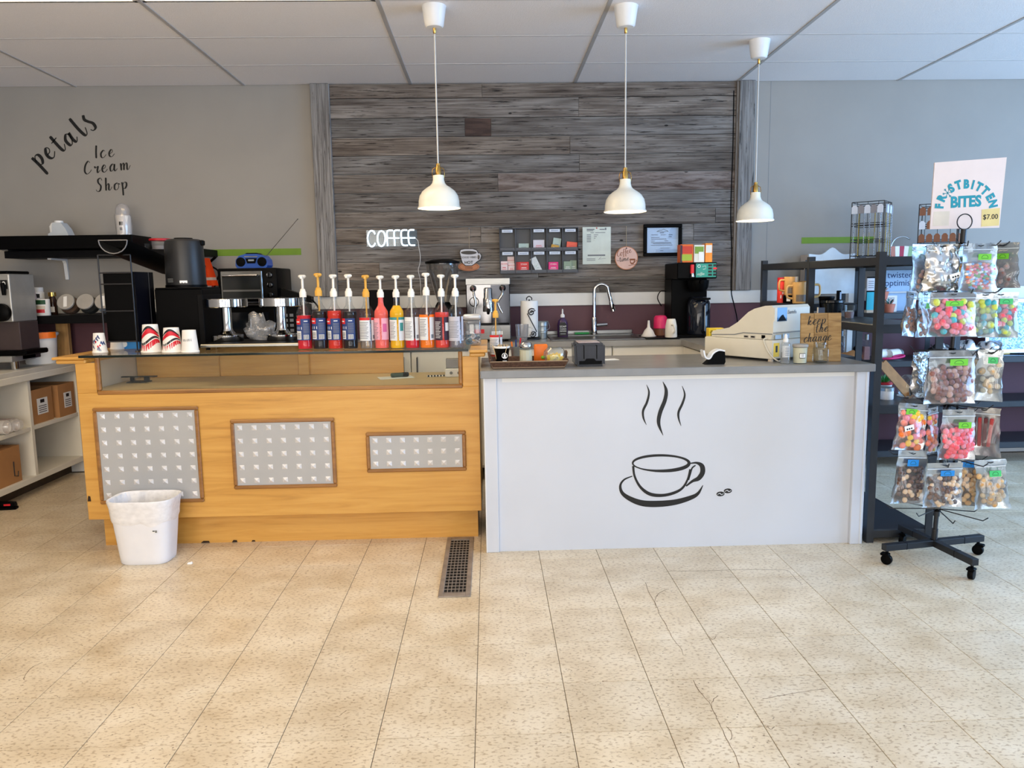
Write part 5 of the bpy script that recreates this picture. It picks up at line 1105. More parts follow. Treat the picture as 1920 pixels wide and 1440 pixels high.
# sink and tap
a, b = at(1030, 630, 5.6), at(1200, 630, 5.6)
t = thing('kitchen_sink', 'steel sink set into the back worktop', 'sink', ((a.x+b.x)/2, 5.62, BT)); hx = (b.x-a.x)/2
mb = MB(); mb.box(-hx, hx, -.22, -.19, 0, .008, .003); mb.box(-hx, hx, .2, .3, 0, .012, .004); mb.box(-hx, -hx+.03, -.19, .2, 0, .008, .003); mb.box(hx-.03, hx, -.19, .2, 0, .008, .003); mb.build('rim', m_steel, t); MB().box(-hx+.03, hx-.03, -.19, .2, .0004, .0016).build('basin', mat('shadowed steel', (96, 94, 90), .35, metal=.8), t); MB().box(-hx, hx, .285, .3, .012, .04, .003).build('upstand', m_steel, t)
t = thing('sink_tap', 'chrome gooseneck tap with a pull-down spray head', 'tap', Bx(1114, 628, 5.83)+Vector((0, 0, .0125)))
hgt = at(1125, 533, 5.83).z-BT-.012; dx = at(1149, 583, 5.83).x-t.location.x
MB().lathe([(.026, 0), (.026, .01), (.022, .014), (.022, .12), (.018, .13)], 20).build('tap_base', m_chrome, t, smooth=40)
arc = [(0, 0, .12), (0, 0, hgt*.72)]+[(.056-.056*math.cos(a), -.0, hgt-.056+.056*math.sin(a)) for a in [k*PI/10 for k in range(1, 9)]]+[(.128, 0, hgt-.13)]
MB().tube(arc, .0135, 12).build('gooseneck', m_chrome, t, smooth=60); MB().tube([(.126, 0, hgt-.125), (.132, 0, hgt-.15), (.146, 0, hgt-.205)], [.014, .017, .019], 12).build('spray_head', m_chrome, t, smooth=60); MB().box(.134, .15, -.02, -.017, hgt-.19, hgt-.15).build('spray_button', m_black, t)
MB().tube([(.02, 0, .07), (.1, 0, .075)], [.014, .012], 12).build('lever', m_chrome, t, smooth=60)
tag(MB().tube([(-.05, 0, .008), (.06, 0, .008)], .008, 8).build('scrub_brush', mat('green plastic', (44, 150, 80), .4), None, loc=Bx(1090, 627, 5.86)+Vector((0, 0, .0125))), 'green brush handle lying behind the sink', 'brush')
tag(MB().box(-.14, .1, -.18, .1, 0, .012, .004).build('drying_mat', m_matblack, None, loc=Bx(1238, 636, 5.56)), 'black drying mat under the white funnel and pink mug', 'mat')
m_fun = mat('white funnel plastic', (226, 220, 214), .4)
t = thing('funnel', 'upturned white plastic funnel beside the sink', 'funnel', Bx(1216, 634, 5.52)+Vector((0, 0, .0125))); MB().lathe([(.05, 0), (.052, .004), (.047, .01), (.03, .045), (.014, .062), (.011, .068), (.007, .115), (.005, .115), (.009, .065), (.028, .04), (.045, .006)], 28, cap=False).build('funnel_body', m_fun, t, smooth=40); MB().lathe([(.05, 0), (.054, 0), (.054, .005), (.05, .006)], 28, cap=False).build('funnel_rim', m_fun, t, smooth=40)
t = thing('pink_tumbler', 'upturned pink measuring cup standing over a brown jar', 'cup', Bx(1238, 630, 5.62)+Vector((0, 0, .0125))); MB().lathe([(.045, .05), (.05, .052), (.048, .13), (.036, .145), (0, .148)], 28).build('cup_body', mat('hot pink plastic', (214, 34, 96), .4), t, smooth=40); MB().lathe([(0, 0), (.044, 0), (.046, .05)], 24).build('brown_jar', mat('brown clay', (110, 66, 44), .4), t, smooth=40); MB().tube(catmull([(.046, -.01, .1), (.058, -.02, .06), (.052, -.02, .01)], 5), .006, 7).build('handle', mat('hot pink plastic', (214, 34, 96), .4), t, smooth=60)
t = thing('milk_pitcher', 'white ceramic pitcher beside the coffee brewer', 'pitcher', Bx(1258, 632, 5.4)+Vector((0, 0, .0125))); MB().lathe([(0, 0), (.04, 0), (.043, .005), (.04, .08), (.032, .12), (.028, .13), (0, .131)], 28).build('pitcher_body', mat('ivory ceramic', (232, 226, 214), .25), t, smooth=50); MB().tube(catmull([(-.005, -.041, .09), (.006, -.06, .085), (.014, -.058, .05), (.004, -.043, .03)], 5), .007, 8).build('handle', mat('ivory ceramic', (232, 226, 214), .25), t, smooth=60)
# coffee brewer
a, b = at(1268, 560, 5.48), at(1342, 560, 5.48); hx = (b.x-a.x)/2
t = thing('coffee_brewer', 'tall black coffee brewer with a teal control panel', 'coffee brewer', ((a.x+b.x)/2, 5.65, BT)); m_bk = m_black
MB().box(-hx, hx*.85, -.02, .2, 0, .42, .004).build('tower', m_bk, t); MB().box(-hx, hx*.8, -.2, .2, 0, .02, .004).build('foot_plate', m_bk, t)
hd = MB().box(-hx, hx, -.19, .2, .42, .535, .006).build('brew_head', m_bk, t); cpn = MB().box(-.01, hx-.008, -.1925, -.19, .43, .527).build('control_panel', mat('teal panel', (40, 142, 130), .35), hd)
mb = MB(); [mb.box(.078+i*.035, .104+i*.035, -.194, -.1925, .44+j*.022, .454+j*.022) for i in range(2) for j in range(4)]; mb.build('button', m_ink, cpn); MB().box(.113, .139, -.1945, -.193, .484, .498).build('red_button', m_red, cpn); mb = MB(); script(mb, 'coffee', .0, .445, .011, .03, .15, .5, 1., -.1925, .0006); mb.build('lettering', m_paper, cpn); mb = MB(); mb.lathe([(.008, 0), (.011, 0), (.011, .001), (.008, .001)], 16, (.012, -.1925, .508), axis='y', cap=False); mb.tube([(.035, -.1935, .505), (.06, -.1935, .51), (.06, -.1935, .49), (.04, -.1935, .485)], .0015, 5); mb.build('panel_graphic', m_paper, cpn)
MB().lathe([(.012, .0), (.014, .005), (.008, .03)], 12, (-.04, -.215, .43)).build('hot_water_spout', m_chrome, hd, smooth=40); MB().box(-.052, -.028, -.215, -.19, .455, .52, .004).build('hot_water_tap', m_red, hd)
MB().lathe([(.06, .33), (.075, .36), (.08, .41)], 24, (.03, -.1, 0)).build('brew_basket', m_bk, t, smooth=40); MB().tube([(.03, -.18, .4), (.03, -.22, .395)], .014, 10).build('basket_handle', m_bk, t)
cf = MB().lathe([(.08, .021), (.082, .03), (.082, .24), (.07, .27), (.05, .29), (0, .29)], 28, (.04, -.1, 0)).build('server_jug', mat('dark server glass', (20, 24, 34), .1), t, smooth=40); MB().tube([(.06, -.19, .05), (.06, -.195, .1), (.06, -.19, .23)], .006, 8).build('sight_tube', m_steel, cf, smooth=60); MB().lathe([(.01, 0), (.01, .03)], 10, (.05, -.19, .04), axis='y').build('faucet', m_bk, cf); MB().box(-.02, .1, -.192, -.17, .27, .285, .003).build('server_lid', m_bk, cf)
MB().tube(catmull([(-hx, .15, .33), (-hx-.04, .16, .33), (-hx-.06, .17, .28), (-hx-.03, .17, .22)], 5), .004, 6).build('cord', m_bk, t, smooth=60)
# boxes of tea on the brewer
bz = BT+.535
def teabox(u0, u1, v0, v1, y, label, face, trim):
    a, b = at(u0, v1, y), at(u1, v0, y); t = thing('tea_box', label, 'tea box', ((a.x+b.x)/2, y+.05, bz+.0005)); w = (b.x-a.x)/2; h = b.z-bz
    o = MB().box(-w, w, -.05, .05, 0, h, .002).build('carton', face, t); MB().box(-w*.85, w*.85, -.0512, -.05, h*.5, h*.9).build('picture', trim, o); return t, w, h
t, w, h = teabox(1276, 1300, 458, 495, 5.5, 'orange and green tea box on the brewer, left one', mat('orange card', (230, 110, 40), .5), mat('tea red print', (206, 60, 40), .5)); MB().box(-w*.8, w*.8, -.0525, -.0512, h*.1, h*.45).build('window', mat('lime print', (160, 186, 60), .5), t); MB().box(-w-.002, -w+.012, -.0515, -.049, 0, h*.95).build('dark_edge', m_ldark, t)
t, w, h = teabox(1301, 1321, 459, 495, 5.5, 'white and lime tea box on the brewer, middle one', mat('white card', (232, 232, 222), .5), mat('leaf print', (120, 160, 60), .5)); MB().box(-w*.1, w*.8, -.0525, -.0512, h*.1, h*.6).build('label', m_paper, t)
t, w, h = teabox(1322, 1336, 456, 495, 5.5, 'orange and white tea box on the brewer, right one', mat('amber card', (246, 150, 50), .5), mat('white stripe', (240, 238, 232), .5))
p = at(1343, 625, 4.85)
t = thing('sweetener_box', 'yellow sweetener box behind the cash register', 'box', (p.x, 4.88, .9956)); MB().box(-.048, .048, -.03, .03, 0, .105, .002).build('carton', m_yellow, t); text('Splenda', .026, m_ink, t, (-.032, -.031, .052), (PI/2, -PI/2, 0)); MB().lathe([(.018, 0), (.018, .001), (0, .0011)], 20, (.004, -.03, .045), axis='y').build('picture', m_orange, t); mb = MB(); mb.prism([(-.002, .06), (.04, .055), (.046, .095), (.0, .1)], -.0311, -.03); mb.build('panel_print', mat('pale yellow packet', (250, 232, 150), .5), t)
# ------------------------------------------------------------------ on the barn boards
WB = WY-.03
m_neon = mat('lit neon tube', (226, 244, 255), .4, emit=1.9)
t = thing('neon_sign', 'lit white neon sign reading COFFEE on the barn boards', 'neon sign', (at(733, 448, WB).x, WB-.02, at(733, 448, WB).z))
def NP(x, y): q = at(660+x/6.4, 400+y/6.4, WB-.02); return (q.x-t.location.x, 0, q.z-t.location.z)
LET = [('C', [(276, 250), (258, 218), (228, 210), (200, 238), (188, 300), (200, 362), (230, 398), (262, 388), (280, 356)], 0),
 ('O', [(352, 212), (320, 235), (306, 300), (320, 370), (352, 395), (386, 370), (400, 300), (386, 235)], 1),
 ('F', [(490, 206), (440, 206), (420, 230), (422, 300), (428, 392)], 0), ('F', [(575, 204), (525, 204), (504, 228), (508, 300), (514, 390)], 0),
 ('E', [(662, 202), (612, 202), (590, 225), (592, 300), (600, 365), (625, 385), (672, 384)], 0), ('E', [(748, 200), (698, 200), (676, 225), (678, 300), (686, 362), (710, 382), (758, 382)], 0)]
for nme, pts, cl in LET: MB().tube(catmull([NP(*q) for q in pts], 4, bool(cl)), .0062, 8, bool(cl)).build('letter_tube', m_neon, t, smooth=70)
MB().tube([NP(425, 297), NP(570, 297)], .0055, 8).build('cross_tube', m_neon, t, smooth=70); MB().tube([NP(592, 295), NP(760, 295)], .0055, 8).build('cross_tube', m_neon, t, smooth=70)
a, b = NP(175, 400), NP(775, 195); MB().box(a[0], b[0], .01, .014, a[2], b[2]).build('acrylic_back', film('clear acrylic', (210, 226, 236), .05, .05, .15), t)
MB().tube(catmull([NP(760, 300), NP(790, 330), NP(800, 400), NP(818, 500), NP(815, 600), NP(795, 680), NP(815, 780), NP(825, 900), NP(830, 1010)], 4), .003, 6).build('power_cord', m_cord, t, smooth=70)
# good vibes sign
c0 = at(880, 468, WB)
t = thing('cup_sign', 'hanging cup-shaped sign reading GOOD VIBES HOT COFFEE', 'sign', (c0.x, WB-.012, c0.z))
def HP(x, y, Y=WB): q = at(660+x/6.4, 400+y/6.4, Y); return (q.x-c0.x, q.z-c0.z)
m_sgn = mat('sign grey', (206, 206, 212), .5); m_sgo = mat('sign tan wood', (196, 128, 88), .55)
ss = MB().prism([HP(1402+128*math.cos(k*PI/16), 640+52*math.sin(-k*PI/16)) for k in range(32)], 0, .008).build('saucer', m_sgo, t); mb = MB(); mb.tube([(*HP(1402+112*math.cos(k*PI/16), 640+42*math.sin(-k*PI/16)), 0) for k in range(32)], .0012, 5, True); mb.xf(Matrix(((1, 0, 0, 0), (0, 0, 1, -.0006), (0, 1, 0, 0), (0, 0, 0, 1)))); mb.build('saucer_ring', mat('brown print', (110, 56, 32), .5), ss)
cup = [(1290, 465), (1300, 435), (1350, 424), (1450, 424), (1500, 440), (1520, 480), (1545, 480), (1558, 510), (1545, 555), (1500, 585), (1480, 605), (1440, 632), (1360, 632), (1325, 600), (1305, 540)]
cu = MB().prism([HP(*q) for q in reversed(cup)], -.006, 0).build('cup_board', m_ink, t); cc = HP(1410, 528)
MB().prism([(cc[0]+(HP(*q)[0]-cc[0])*.94, cc[1]+(HP(*q)[1]-cc[1])*.93) for q in reversed(cup)], -.0075, -.006).build('cup_face', m_sgn, cu)
MB().prism([HP(1402+95*math.cos(k*PI/12), 473+22*math.sin(-k*PI/12)) for k in range(24)], -.0085, -.0075).build('coffee', mat('dark coffee print', (34, 26, 24), .4), cu); MB().prism([HP(1520+14*math.cos(k*PI/8), 527+30*math.sin(-k*PI/8)) for k in range(16)], -.0085, -.0075).build('handle_hole', m_barn, cu)
q = HP(1400, 530); text('GOOD VIBES', .021, m_ink, t, (q[0], -.0082, q[1]), bold=.0002); q = HP(1402, 592); text('HOT', .03, m_ink, t, (q[0], -.0082, q[1]), bold=.0006); q = HP(1405, 657); text('COFFEE', .017, mat('brown print', (110, 56, 32), .5), t, (q[0], -.0012, q[1]))
a, b = HP(1405, 185), HP(1408, 425); MB().tube([(a[0], 0, a[1]), (b[0], -.002, b[1])], .0028, 6).build('cord', mat('jute cord', (176, 158, 132), .8), t, smooth=60); MB().sphere((a[0], 0, a[1]), .006, seg=8, rings=6).build('nail', m_grey, t)
# tea organiser
a, b = at(936, 428, WB-.06), at(1084, 511, WB-.06); X0, X1, Z1, Z0 = a.x, b.x, a.z, b.z
t = thing('tea_organizer', 'grey wall organiser with ten open tea compartments', 'organiser', ((X0+X1)/2, WB, Z0)); m_org = mat('charcoal organiser plastic', (74, 78, 86), .4, var=.05)
OX = (X0+X1)/2; yb = WB-.004; yf = WB-.075
MB().box(X0, X1, yb-.004, yb, Z0, Z1).build('back_panel', m_org, t, True)
zm = (Z0+Z1)/2; cw = (X1-X0)/5
for z in (Z0, zm-.004, Z1-.006): MB().box(X0, X1, yf, yb-.004, z, z+.007, .001).build('shelf', m_org, t, True)
for k in range(6): MB().box(X0+k*cw-(.003 if k else 0), X0+k*cw+(.003 if k < 5 else 0), yf, yb-.004, Z0, Z1, .001).build('divider', m_org, t, True)
for r in range(2):
    zb = (zm+.004) if r == 0 else Z0+.007
    for k in range(5):
        x = X0+(k+.5)*cw
        MB().box(x-cw/2+.004, x+cw/2-.004, yf+.001, yf+.004, zb, zb+.018, .001).build('bin_lip', m_org, t, True)
        if not (r == 0 and k == 1):
            zt = (Z1-.012) if r == 0 else zm-.009
            lb = MB().box(x-.04, x+.04, yf-.002, yf+.001, zt-.022, zt, .0005).build('name_label', mat('pale label card', (214, 224, 238), .5), t, True); MB().box(x-.028, x+.028, yf-.0026, yf-.002, zt-.013, zt-.009).build('print', mat('blue-grey print', (130, 142, 168), .6), lb, True)
def packet(k, r, dx, w, h, dz, col, label, txt=None, rot=0., tc=None, dy=0., sz=.016):
    zb = ((zm+.004) if r == 0 else Z0+.0075); x = X0+(k+.5)*cw+dx
    t2 = thing('tea_packet', label, 'tea packet', (x, yf+.02+dy, zb+dz), group='packets in the tea organiser', rot=(0, rot, 0))
    c = MB().box(-w/2, w/2, -.004, .004, 0, h, .0015).build('sachet', col, t2)
    if txt: text(txt, sz, tc or m_paper, c, (0, -.0046, h*.76))
    mb = MB(); mb.box(-w*.25, w*.25, -.0046, -.004, h*.42, h*.47); mb.box(-w*.3, w*.3, -.0046, -.004, h*.28, h*.32); mb.build('print', tc or m_paper, c)
    return t2
m_tp = mat('pale pink sachet', (236, 214, 214), .5); m_tr = mat('red sachet', (204, 30, 38), .4); m_tm = mat('magenta sachet', (226, 24, 122), .4); m_tg = mat('sage sachet', (140, 160, 140), .5); m_tw = mat('lilac white sachet', (214, 212, 226), .4); m_tb = mat('pale mint sachet', (176, 198, 194), .5); m_tn = mat('navy bag', (44, 46, 66), .5); m_ty = mat('mustard sachet', (196, 150, 60), .5)
packet(0, 0, 0, .085, .018, .0, m_tn, 'flat navy tea bag in the top left compartment', tc=m_tn)
packet(1, 0, .005, .078, .05, 0, m_tb, 'pale mint tea sachet in the unlabelled top compartment', tc=m_grey)
packet(2, 0, 0, .085, .075, 0, m_tw, 'white tea sachet with a red dot, top middle compartment', tc=m_red)
packet(3, 0, .01, .06, .085, .002, m_tb, 'upright pale tea packet in the fourth top compartment', rot=.15, tc=m_grey); packet(3, 0, 0, .06, .035, .002, m_ty, 'mustard tea sachet in front of the pale packet', rot=.2, tc=m_paper, dy=-.012)
packet(4, 0, .01, .08, .055, .002, mat('coral sachet', (232, 92, 66), .4), 'coral tea sachets in the top right compartment', rot=.1, tc=m_red)
packet(0, 1, -.026, .052, .085, 0, m_tp, 'pink-lettered tea sachet in the bottom left compartment, left front', 'RED ROSE', tc=m_red, sz=.011); packet(0, 1, .028, .05, .07, 0, m_tp, 'pink-lettered tea sachet in the bottom left compartment, right front', 'RED ROSE', tc=m_red, sz=.011, dy=-.002); packet(0, 1, .025, .052, .12, 0, m_tp, 'taller pink-lettered tea sachet at the back of the bottom left compartment', 'RED ROSE', tc=m_red, dy=.02, sz=.011)
for q in range(3): packet(1, 1, -.02+.012*q, .075, .078, 0, m_tr, ['red tea sachet at the back left of its stack', 'red tea sachet in the middle of its stack', 'front red tea sachet reading STASH'][q], 'STASH' if q == 2 else None, dy=.018-.012*q)
packet(2, 1, .005, .05, .12, .0, film('foil sachet', (176, 190, 196), .8, .15, .5), 'crumpled foil tea bag leaning in the bottom middle compartment', rot=-.45, tc=m_tb)
packet(3, 1, -.01, .075, .075, 0, m_tm, 'magenta tea sachet reading STASH', 'STASH'); packet(4, 1, -.02, .062, .078, 0, m_tg, 'sage green tea sachet, front one of two', dy=-.004); packet(4, 1, .025, .05, .085, 0, m_tg, 'sage green tea sachet, behind and right of the other', dy=.012)
# papers and signs
def sheet_lines(rows, m, y, parent, name='print'):
    mb = MB()
    for x0, x1, z, h in rows: mb.box(x0, x1, y-.0006, y, z, z+h*1.4)
    mb.build(name, m, parent)
a, b = at(1092, 426, WB), at(1145, 495, WB); w = b.x-a.x; h = a.z-b.z
t = thing('licence_sheet', 'white licence sheet pinned to the barn boards', 'paper', ((a.x+b.x)/2, WB-.004, b.z)); pg = MB().box(-w/2, w/2, -.002, 0, 0, h).build('sheet', mat('greenish white paper', (216, 224, 214), .6), t)
rows = [(-w*.35, -w*.08, h*.92, .006), (-w*.35, -w*.12, h*.89, .004), (w*.1, w*.28, h*.92, .005), (w*.29, w*.34, h*.915, .012), (-w*.22, -w*.1, h*.84, .003), (-w*.05, w*.3, h*.84, .003), (-w*.32, w*.3, h*.24, .004), (-w*.32, w*.3, h*.22, .004), (-w*.35, -w*.05, h*.14, .003), (-w*.35, -w*.05, h*.1, .003)]+[(-w*.35, -w*.2, h*(.78-.045*k), .004) for k in range(5)]+[(-w*.1, w*.05-.01*k, h*(.78-.045*k), .003) for k in range(4)]
sheet_lines(rows, m_grey, -.002, pg); mb = MB(); mb.ribbon(catmull([(w*.06, h*.12), (w*.16, h*.2), (w*.1, h*.14), (w*.22, h*.15), (w*.32, h*.15)], 5), [.002]*21, -.002, .0006); mb.build('signature', m_grey, pg); MB().sphere((0, -.004, h*.97), .005, seg=8, rings=6).build('pin', m_red, t)
a, b = at(1206, 421, WB), at(1277, 480, WB); w = b.x-a.x; h = a.z-b.z
t = thing('framed_certificate', 'certificate with a mountain logo in a black frame', 'picture frame', ((a.x+b.x)/2, WB-.002, b.z)); bd = .026
for q in ((-w/2, w/2, 0, bd), (-w/2, w/2, h-bd, h), (-w/2, -w/2+bd, bd, h-bd), (w/2-bd, w/2, bd, h-bd)): MB().box(q[0], q[1], -.025, 0, q[2], q[3], .003).build('frame_bar', m_black, t)
pg = MB().box(-w/2+bd, w/2-bd, -.008, -.006, bd, h-bd).build('certificate', mat('bluish white paper', (204, 222, 246), .5), t)
rows = [(-w*.3, -w*.12, h*.66, .003), (-w*.05, w*.08, h*.66, .003), (w*.16, w*.26, h*.66, .003), (w*.16, w*.24, h*.6, .003), (-w*.3, -w*.08, h*.58, .003), (-w*.3, w*.1, h*.53, .003), (-w*.3, -w*.2, h*.47, .003), (w*.05, w*.15, h*.47, .003), (-w*.3, w*.22, h*.42, .003), (-w*.25, w*.24, h*.39, .003), (-w*.3, w*.26, h*.34, .003), (-w*.06, w*.2, h*.25, .002), (-w*.06, w*.02, h*.17, .002), (-.02, .012, h*.72, .004)]
sheet_lines(rows, mat('slate print', (60, 72, 100), .6), -.008, pg); mb = MB(); mb.ribbon([(-.045, h*.77), (-.02, h*.82), (-.008, h*.815), (.006, h*.845), (.04, h*.79), (.045, h*.77), (-.045, h*.77)], [.003]*7, -.008, .0006); mb.build('mountain_logo', m_ink, pg)
MB().box(-w/2+bd, w/2-bd, -.0115, -.0105, bd, h-bd).build('glazing', film('frame glazing', (230, 236, 240), .01, .02, .08), t)
c = at(1174, 484, WB); r = (at(1195, 484, WB).x-at(1152, 484, WB).x)/2
t = thing('coffee_time_sign', 'round pink wooden sign reading Coffee time', 'sign', (c.x, WB-.004, c.z)); dk = MB().lathe([(r, 0), (r, .008)], 40, axis='y').build('disc', m_sgo, t, smooth=30); fc = MB().lathe([(r*.94, .008), (r*.94, .0088)], 40, axis='y').build('disc_face', mat('pink sign face', (226, 190, 178), .5), t, smooth=30)
m_br = mat('brown print', (110, 56, 32), .5)
mb = MB(); script(mb, 'Coffee', -r*.8, r*.12, .024, .28, .2, .45, .95, -.0088, .0006, .2); mb.build('lettering', mat('coffee brown paint', (140, 78, 40), .5), fc); mb = MB(); script(mb, 'time', -r*.62, -r*.32, .021, .15, .2, .5, 1., -.0088, .0006, .2); mb.ribbon([(-r*.85, -r*.2), (-r*.6, -r*.22)], [.002, .003], -.0088); mb.build('lettering', m_ink, fc)
mb = MB(); mb.prism([(r*.28, -r*.06), (r*.32, -r*.42), (r*.44, -r*.54), (r*.62, -r*.52), (r*.72, -r*.38), (r*.76, -r*.06)], -.0094, -.0088); mb.tube([(r*.76, -.0092, -r*.15), (r*.9, -.0092, -r*.2), (r*.72, -.0092, -r*.36)], .002, 5); mb.prism([(r*.18, -r*.62), (r*.86, -r*.52), (r*.86, -r*.56), (r*.2, -r*.66)], -.0094, -.0088); mb.build('cup_picture', mat('coffee brown paint', (140, 78, 40), .5), fc); MB().prism([(r*.36, -r*.2), (r*.4, -r*.4), (r*.6, -r*.4), (r*.66, -r*.2)], -.0099, -.0094).build('cup_highlight', mat('pink sign face', (226, 190, 178), .5), fc)
top = at(1174, 424, WB); MB().tube([(0, 0, top.z-c.z), (0, -.004, r*.9)], .0028, 6).build('cord', mat('jute cord', (176, 158, 132), .8), t, smooth=60); MB().tube([(0, -.006, r*.9), (.004, -.011, r*.84), (-.004, -.011, r*.8), (0, -.008, r*.9)], .0025, 6).build('knot', m_ink, t)
# cords down the right edge of the boards
mk = [(1370, 400), (1372, 470), (1371, 542), (1376, 570), (1381, 592), (1385, 622)]
tag(MB().tube(catmull([tuple(at(u, v, WB-.02)) for u, v in [(1376, 170), (1374, 280)]+mk], 4), .004, 6).build('power_cable', m_black, None, smooth=60), 'black power cable hanging down the right end of the barn boards', 'cable')
# ------------------------------------------------------------------ waste bin, floor vent
def loft(mb, rings, n=40, pw=4., cap=True):
    """rings of (cx, cy, half x, half y, z) as rounded rectangles"""
    RR = []
    for cx, cy, hx, hy, z in rings:
        r = []
        for k in range(n):
            a = 2*PI*k/n; c, s = math.cos(a), math.sin(a); f = (abs(c)**pw+abs(s)**pw)**(-1/pw); r.append(mb.bm.verts.new((cx+hx*f*c, cy+hy*f*s, z)))
        RR.append(r)
    for A, B in zip(RR, RR[1:]):
        for k in range(n): mb._f([A[k], A[(k+1) % n], B[(k+1) % n], B[k]])
    if cap: mb._f(list(reversed(RR[0])))
    return RR
t = thing('waste_bin', 'white plastic waste bin with a clear liner before the counter', 'waste bin', (-1.8, 3.925, 0))
m_bin = mat('white bin plastic', (232, 233, 238), .4, var=.02)
mb = MB(); loft(mb, [(0, 0, .118, .085, 0), (0, 0, .124, .09, .006), (0, 0, .127, .092, .03), (0, 0, .148, .108, .24), (0, 0, .158, .113, .32), (0, 0, .165, .118, .325), (0, 0, .166, .119, .335), (0, 0, .158, .113, .337), (0, 0, .15, .106, .3), (0, 0, .12, .085, .02)]); mb.build('bin_body', m_bin, t, smooth=45)
mb = MB(); rg = loft(mb, [(0, 0, .1475, .1075, .215), (0, 0, .1525, .1125, .235), (0, 0, .154, .114, .26), (0, 0, .1595, .1155, .3), (0, 0, .168, .121, .334), (0, 0, .166, .119, .3395), (0, 0, .155, .11, .335), (0, 0, .145, .1, .26), (0, 0, .13, .09, .12)], 60, cap=False)
for i, r in enumerate(rg):
    for v in r:
        a = math.atan2(v.co.y, v.co.x); n1 = noise.noise(Vector((a*2.2, i*.7, 3.)))
        if i == 0: v.co.z += .035*noise.noise(Vector((math.cos(a)*1.6, math.sin(a)*1.6, 7.)))
        if i < 4: v.co.x *= 1+.014*max(0, n1); v.co.y *= 1+.014*max(0, n1)
        if i > 5: v.co.x *= 1+.06*n1; v.co.y *= 1+.06*n1
mb.build('liner', film('white liner film', (250, 250, 252), .8, .3, .1), t, smooth=60)
l = MB().box(.075, .1, -.1095, -.1083, .175, .19).build('barcode_sticker', m_paper, t); mb = MB(); [mb.box(.089+k*.0025, .0905+k*.0025, -.1102, -.1095, .177, .189) for k in range(4)]; mb.box(.076, .087, -.1102, -.1095, .183, .188); mb.build('barcode', m_ink, l)
for k, (u, v) in enumerate(((322, 1045), (356, 1057))):
    tag(MB().hexa([(-.012, -.008, 0), (.012, -.01, 0), (.014, .008, 0), (-.01, .009, 0)], [(-.008, -.004, .008), (.006, -.006, .005), (.01, .004, .01), (-.006, .005, .006)]).build('paper_scrap', m_paper, None, loc=fl(u, v)+Vector((0, 0, .0002))), ['tiny white paper scrap on the floor right beside the bin', 'tiny white paper scrap on the floor further right of the bin'][k], 'paper scrap')
t = thing('floor_vent', 'long metal floor vent grille beside the white counter', 'floor vent', (-.181, 3.735, 0)); m_vent = mat('worn bronze vent', (150, 140, 130), .45, metal=.3, var=.2, scale=20)
MB().box(-.055, .055, -.385, .385, .0002, .0012).build('duct_shade', mat('vent darkness', (12, 11, 11), .9), t)  # near-black sheet lying on the tiles, coloured as the shade under the grille
for a in ((-.074, -.05, -.41, .41), (.05, .074, -.41, .41), (-.05, .05, -.41, -.37), (-.05, .05, .37, .41)): MB().box(*a, 0, .006, .002).build('frame_bar', m_vent, t)
for k in range(5): MB().box(-.0355+k*.0175, -.0325+k*.0175, -.372, .372, .0012, .005).build('long_bar', m_vent, t)
for k in range(20): MB().box(-.051, .051, -.362+k*.038, -.358+k*.038, .0012, .0042).build('cross_bar', m_vent, t)

# ------------------------------------------------------------------ black steel shelving
m_shelf = mat('charcoal steel shelf', (48, 50, 54), .4, metal=.15, var=.08)
def shelving(name, label, x0, x1, y0, y1, levels, top, base=True):
    t = thing(name, label, 'shelving', ((x0+x1)/2, (y0+y1)/2, 0), group='black steel shelving units'); w = .038
    for x in (x0, x1-w):
        for y in (y0, y1-w):
            mb = MB(); mb.box(x, x+w, y, y+.004, 0, top); mb.box(x if x == x0 else x+w-.004, (x if x == x0 else x+w-.004)+.004, y+.004, y+w, 0, top)
            if y == y0: mb.box(x+.004, x+w, y+.004, y+.016, 0, top)
            mb.build('post', m_shelf, t, True)
    for z in levels:
        s = MB().box(x0+.012, x1-.012, y0+.012, y1-.012, z-.012, z, .002).build('shelf_board', m_shelf, t, True)
        mb = MB()
        for a in ((x0+w-.004, x1-w+.004, y0+.002, y0+.012), (x0+w-.004, x1-w+.004, y1-.012, y1-.002), (x0+.002, x0+.012, y0+w-.004, y1-w+.004), (x1-.012, x1-.002, y0+w-.004, y1-w+.004)):
            MB().box(*a, z-.045, z-.001, .003).build('rail', m_shelf, s, True)
    return t
shelving('steel_shelving', 'black steel shelving unit directly right of the white counter', 1.99, 2.345, 3.9, 4.8, (.07, .743, 1.163, 1.51), 1.535)
shelving('steel_shelving', 'black steel shelving unit behind the first, holding mugs', 2.02, 2.375, 4.83, 5.7, (.07, .5, .9, 1.245, 1.515), 1.54)
shelving('steel_shelving', 'black steel shelving unit against the wall behind the sweets stand', 2.8, 3.42, 5.48, 5.9, (.13, .455, .8, 1.15, 1.5), 1.52)
shelving('steel_shelving', 'low black steel shelving unit at the right edge of the wall', 3.45, 4.95, 5.5, 5.9, (.175, .485, .817), .83)
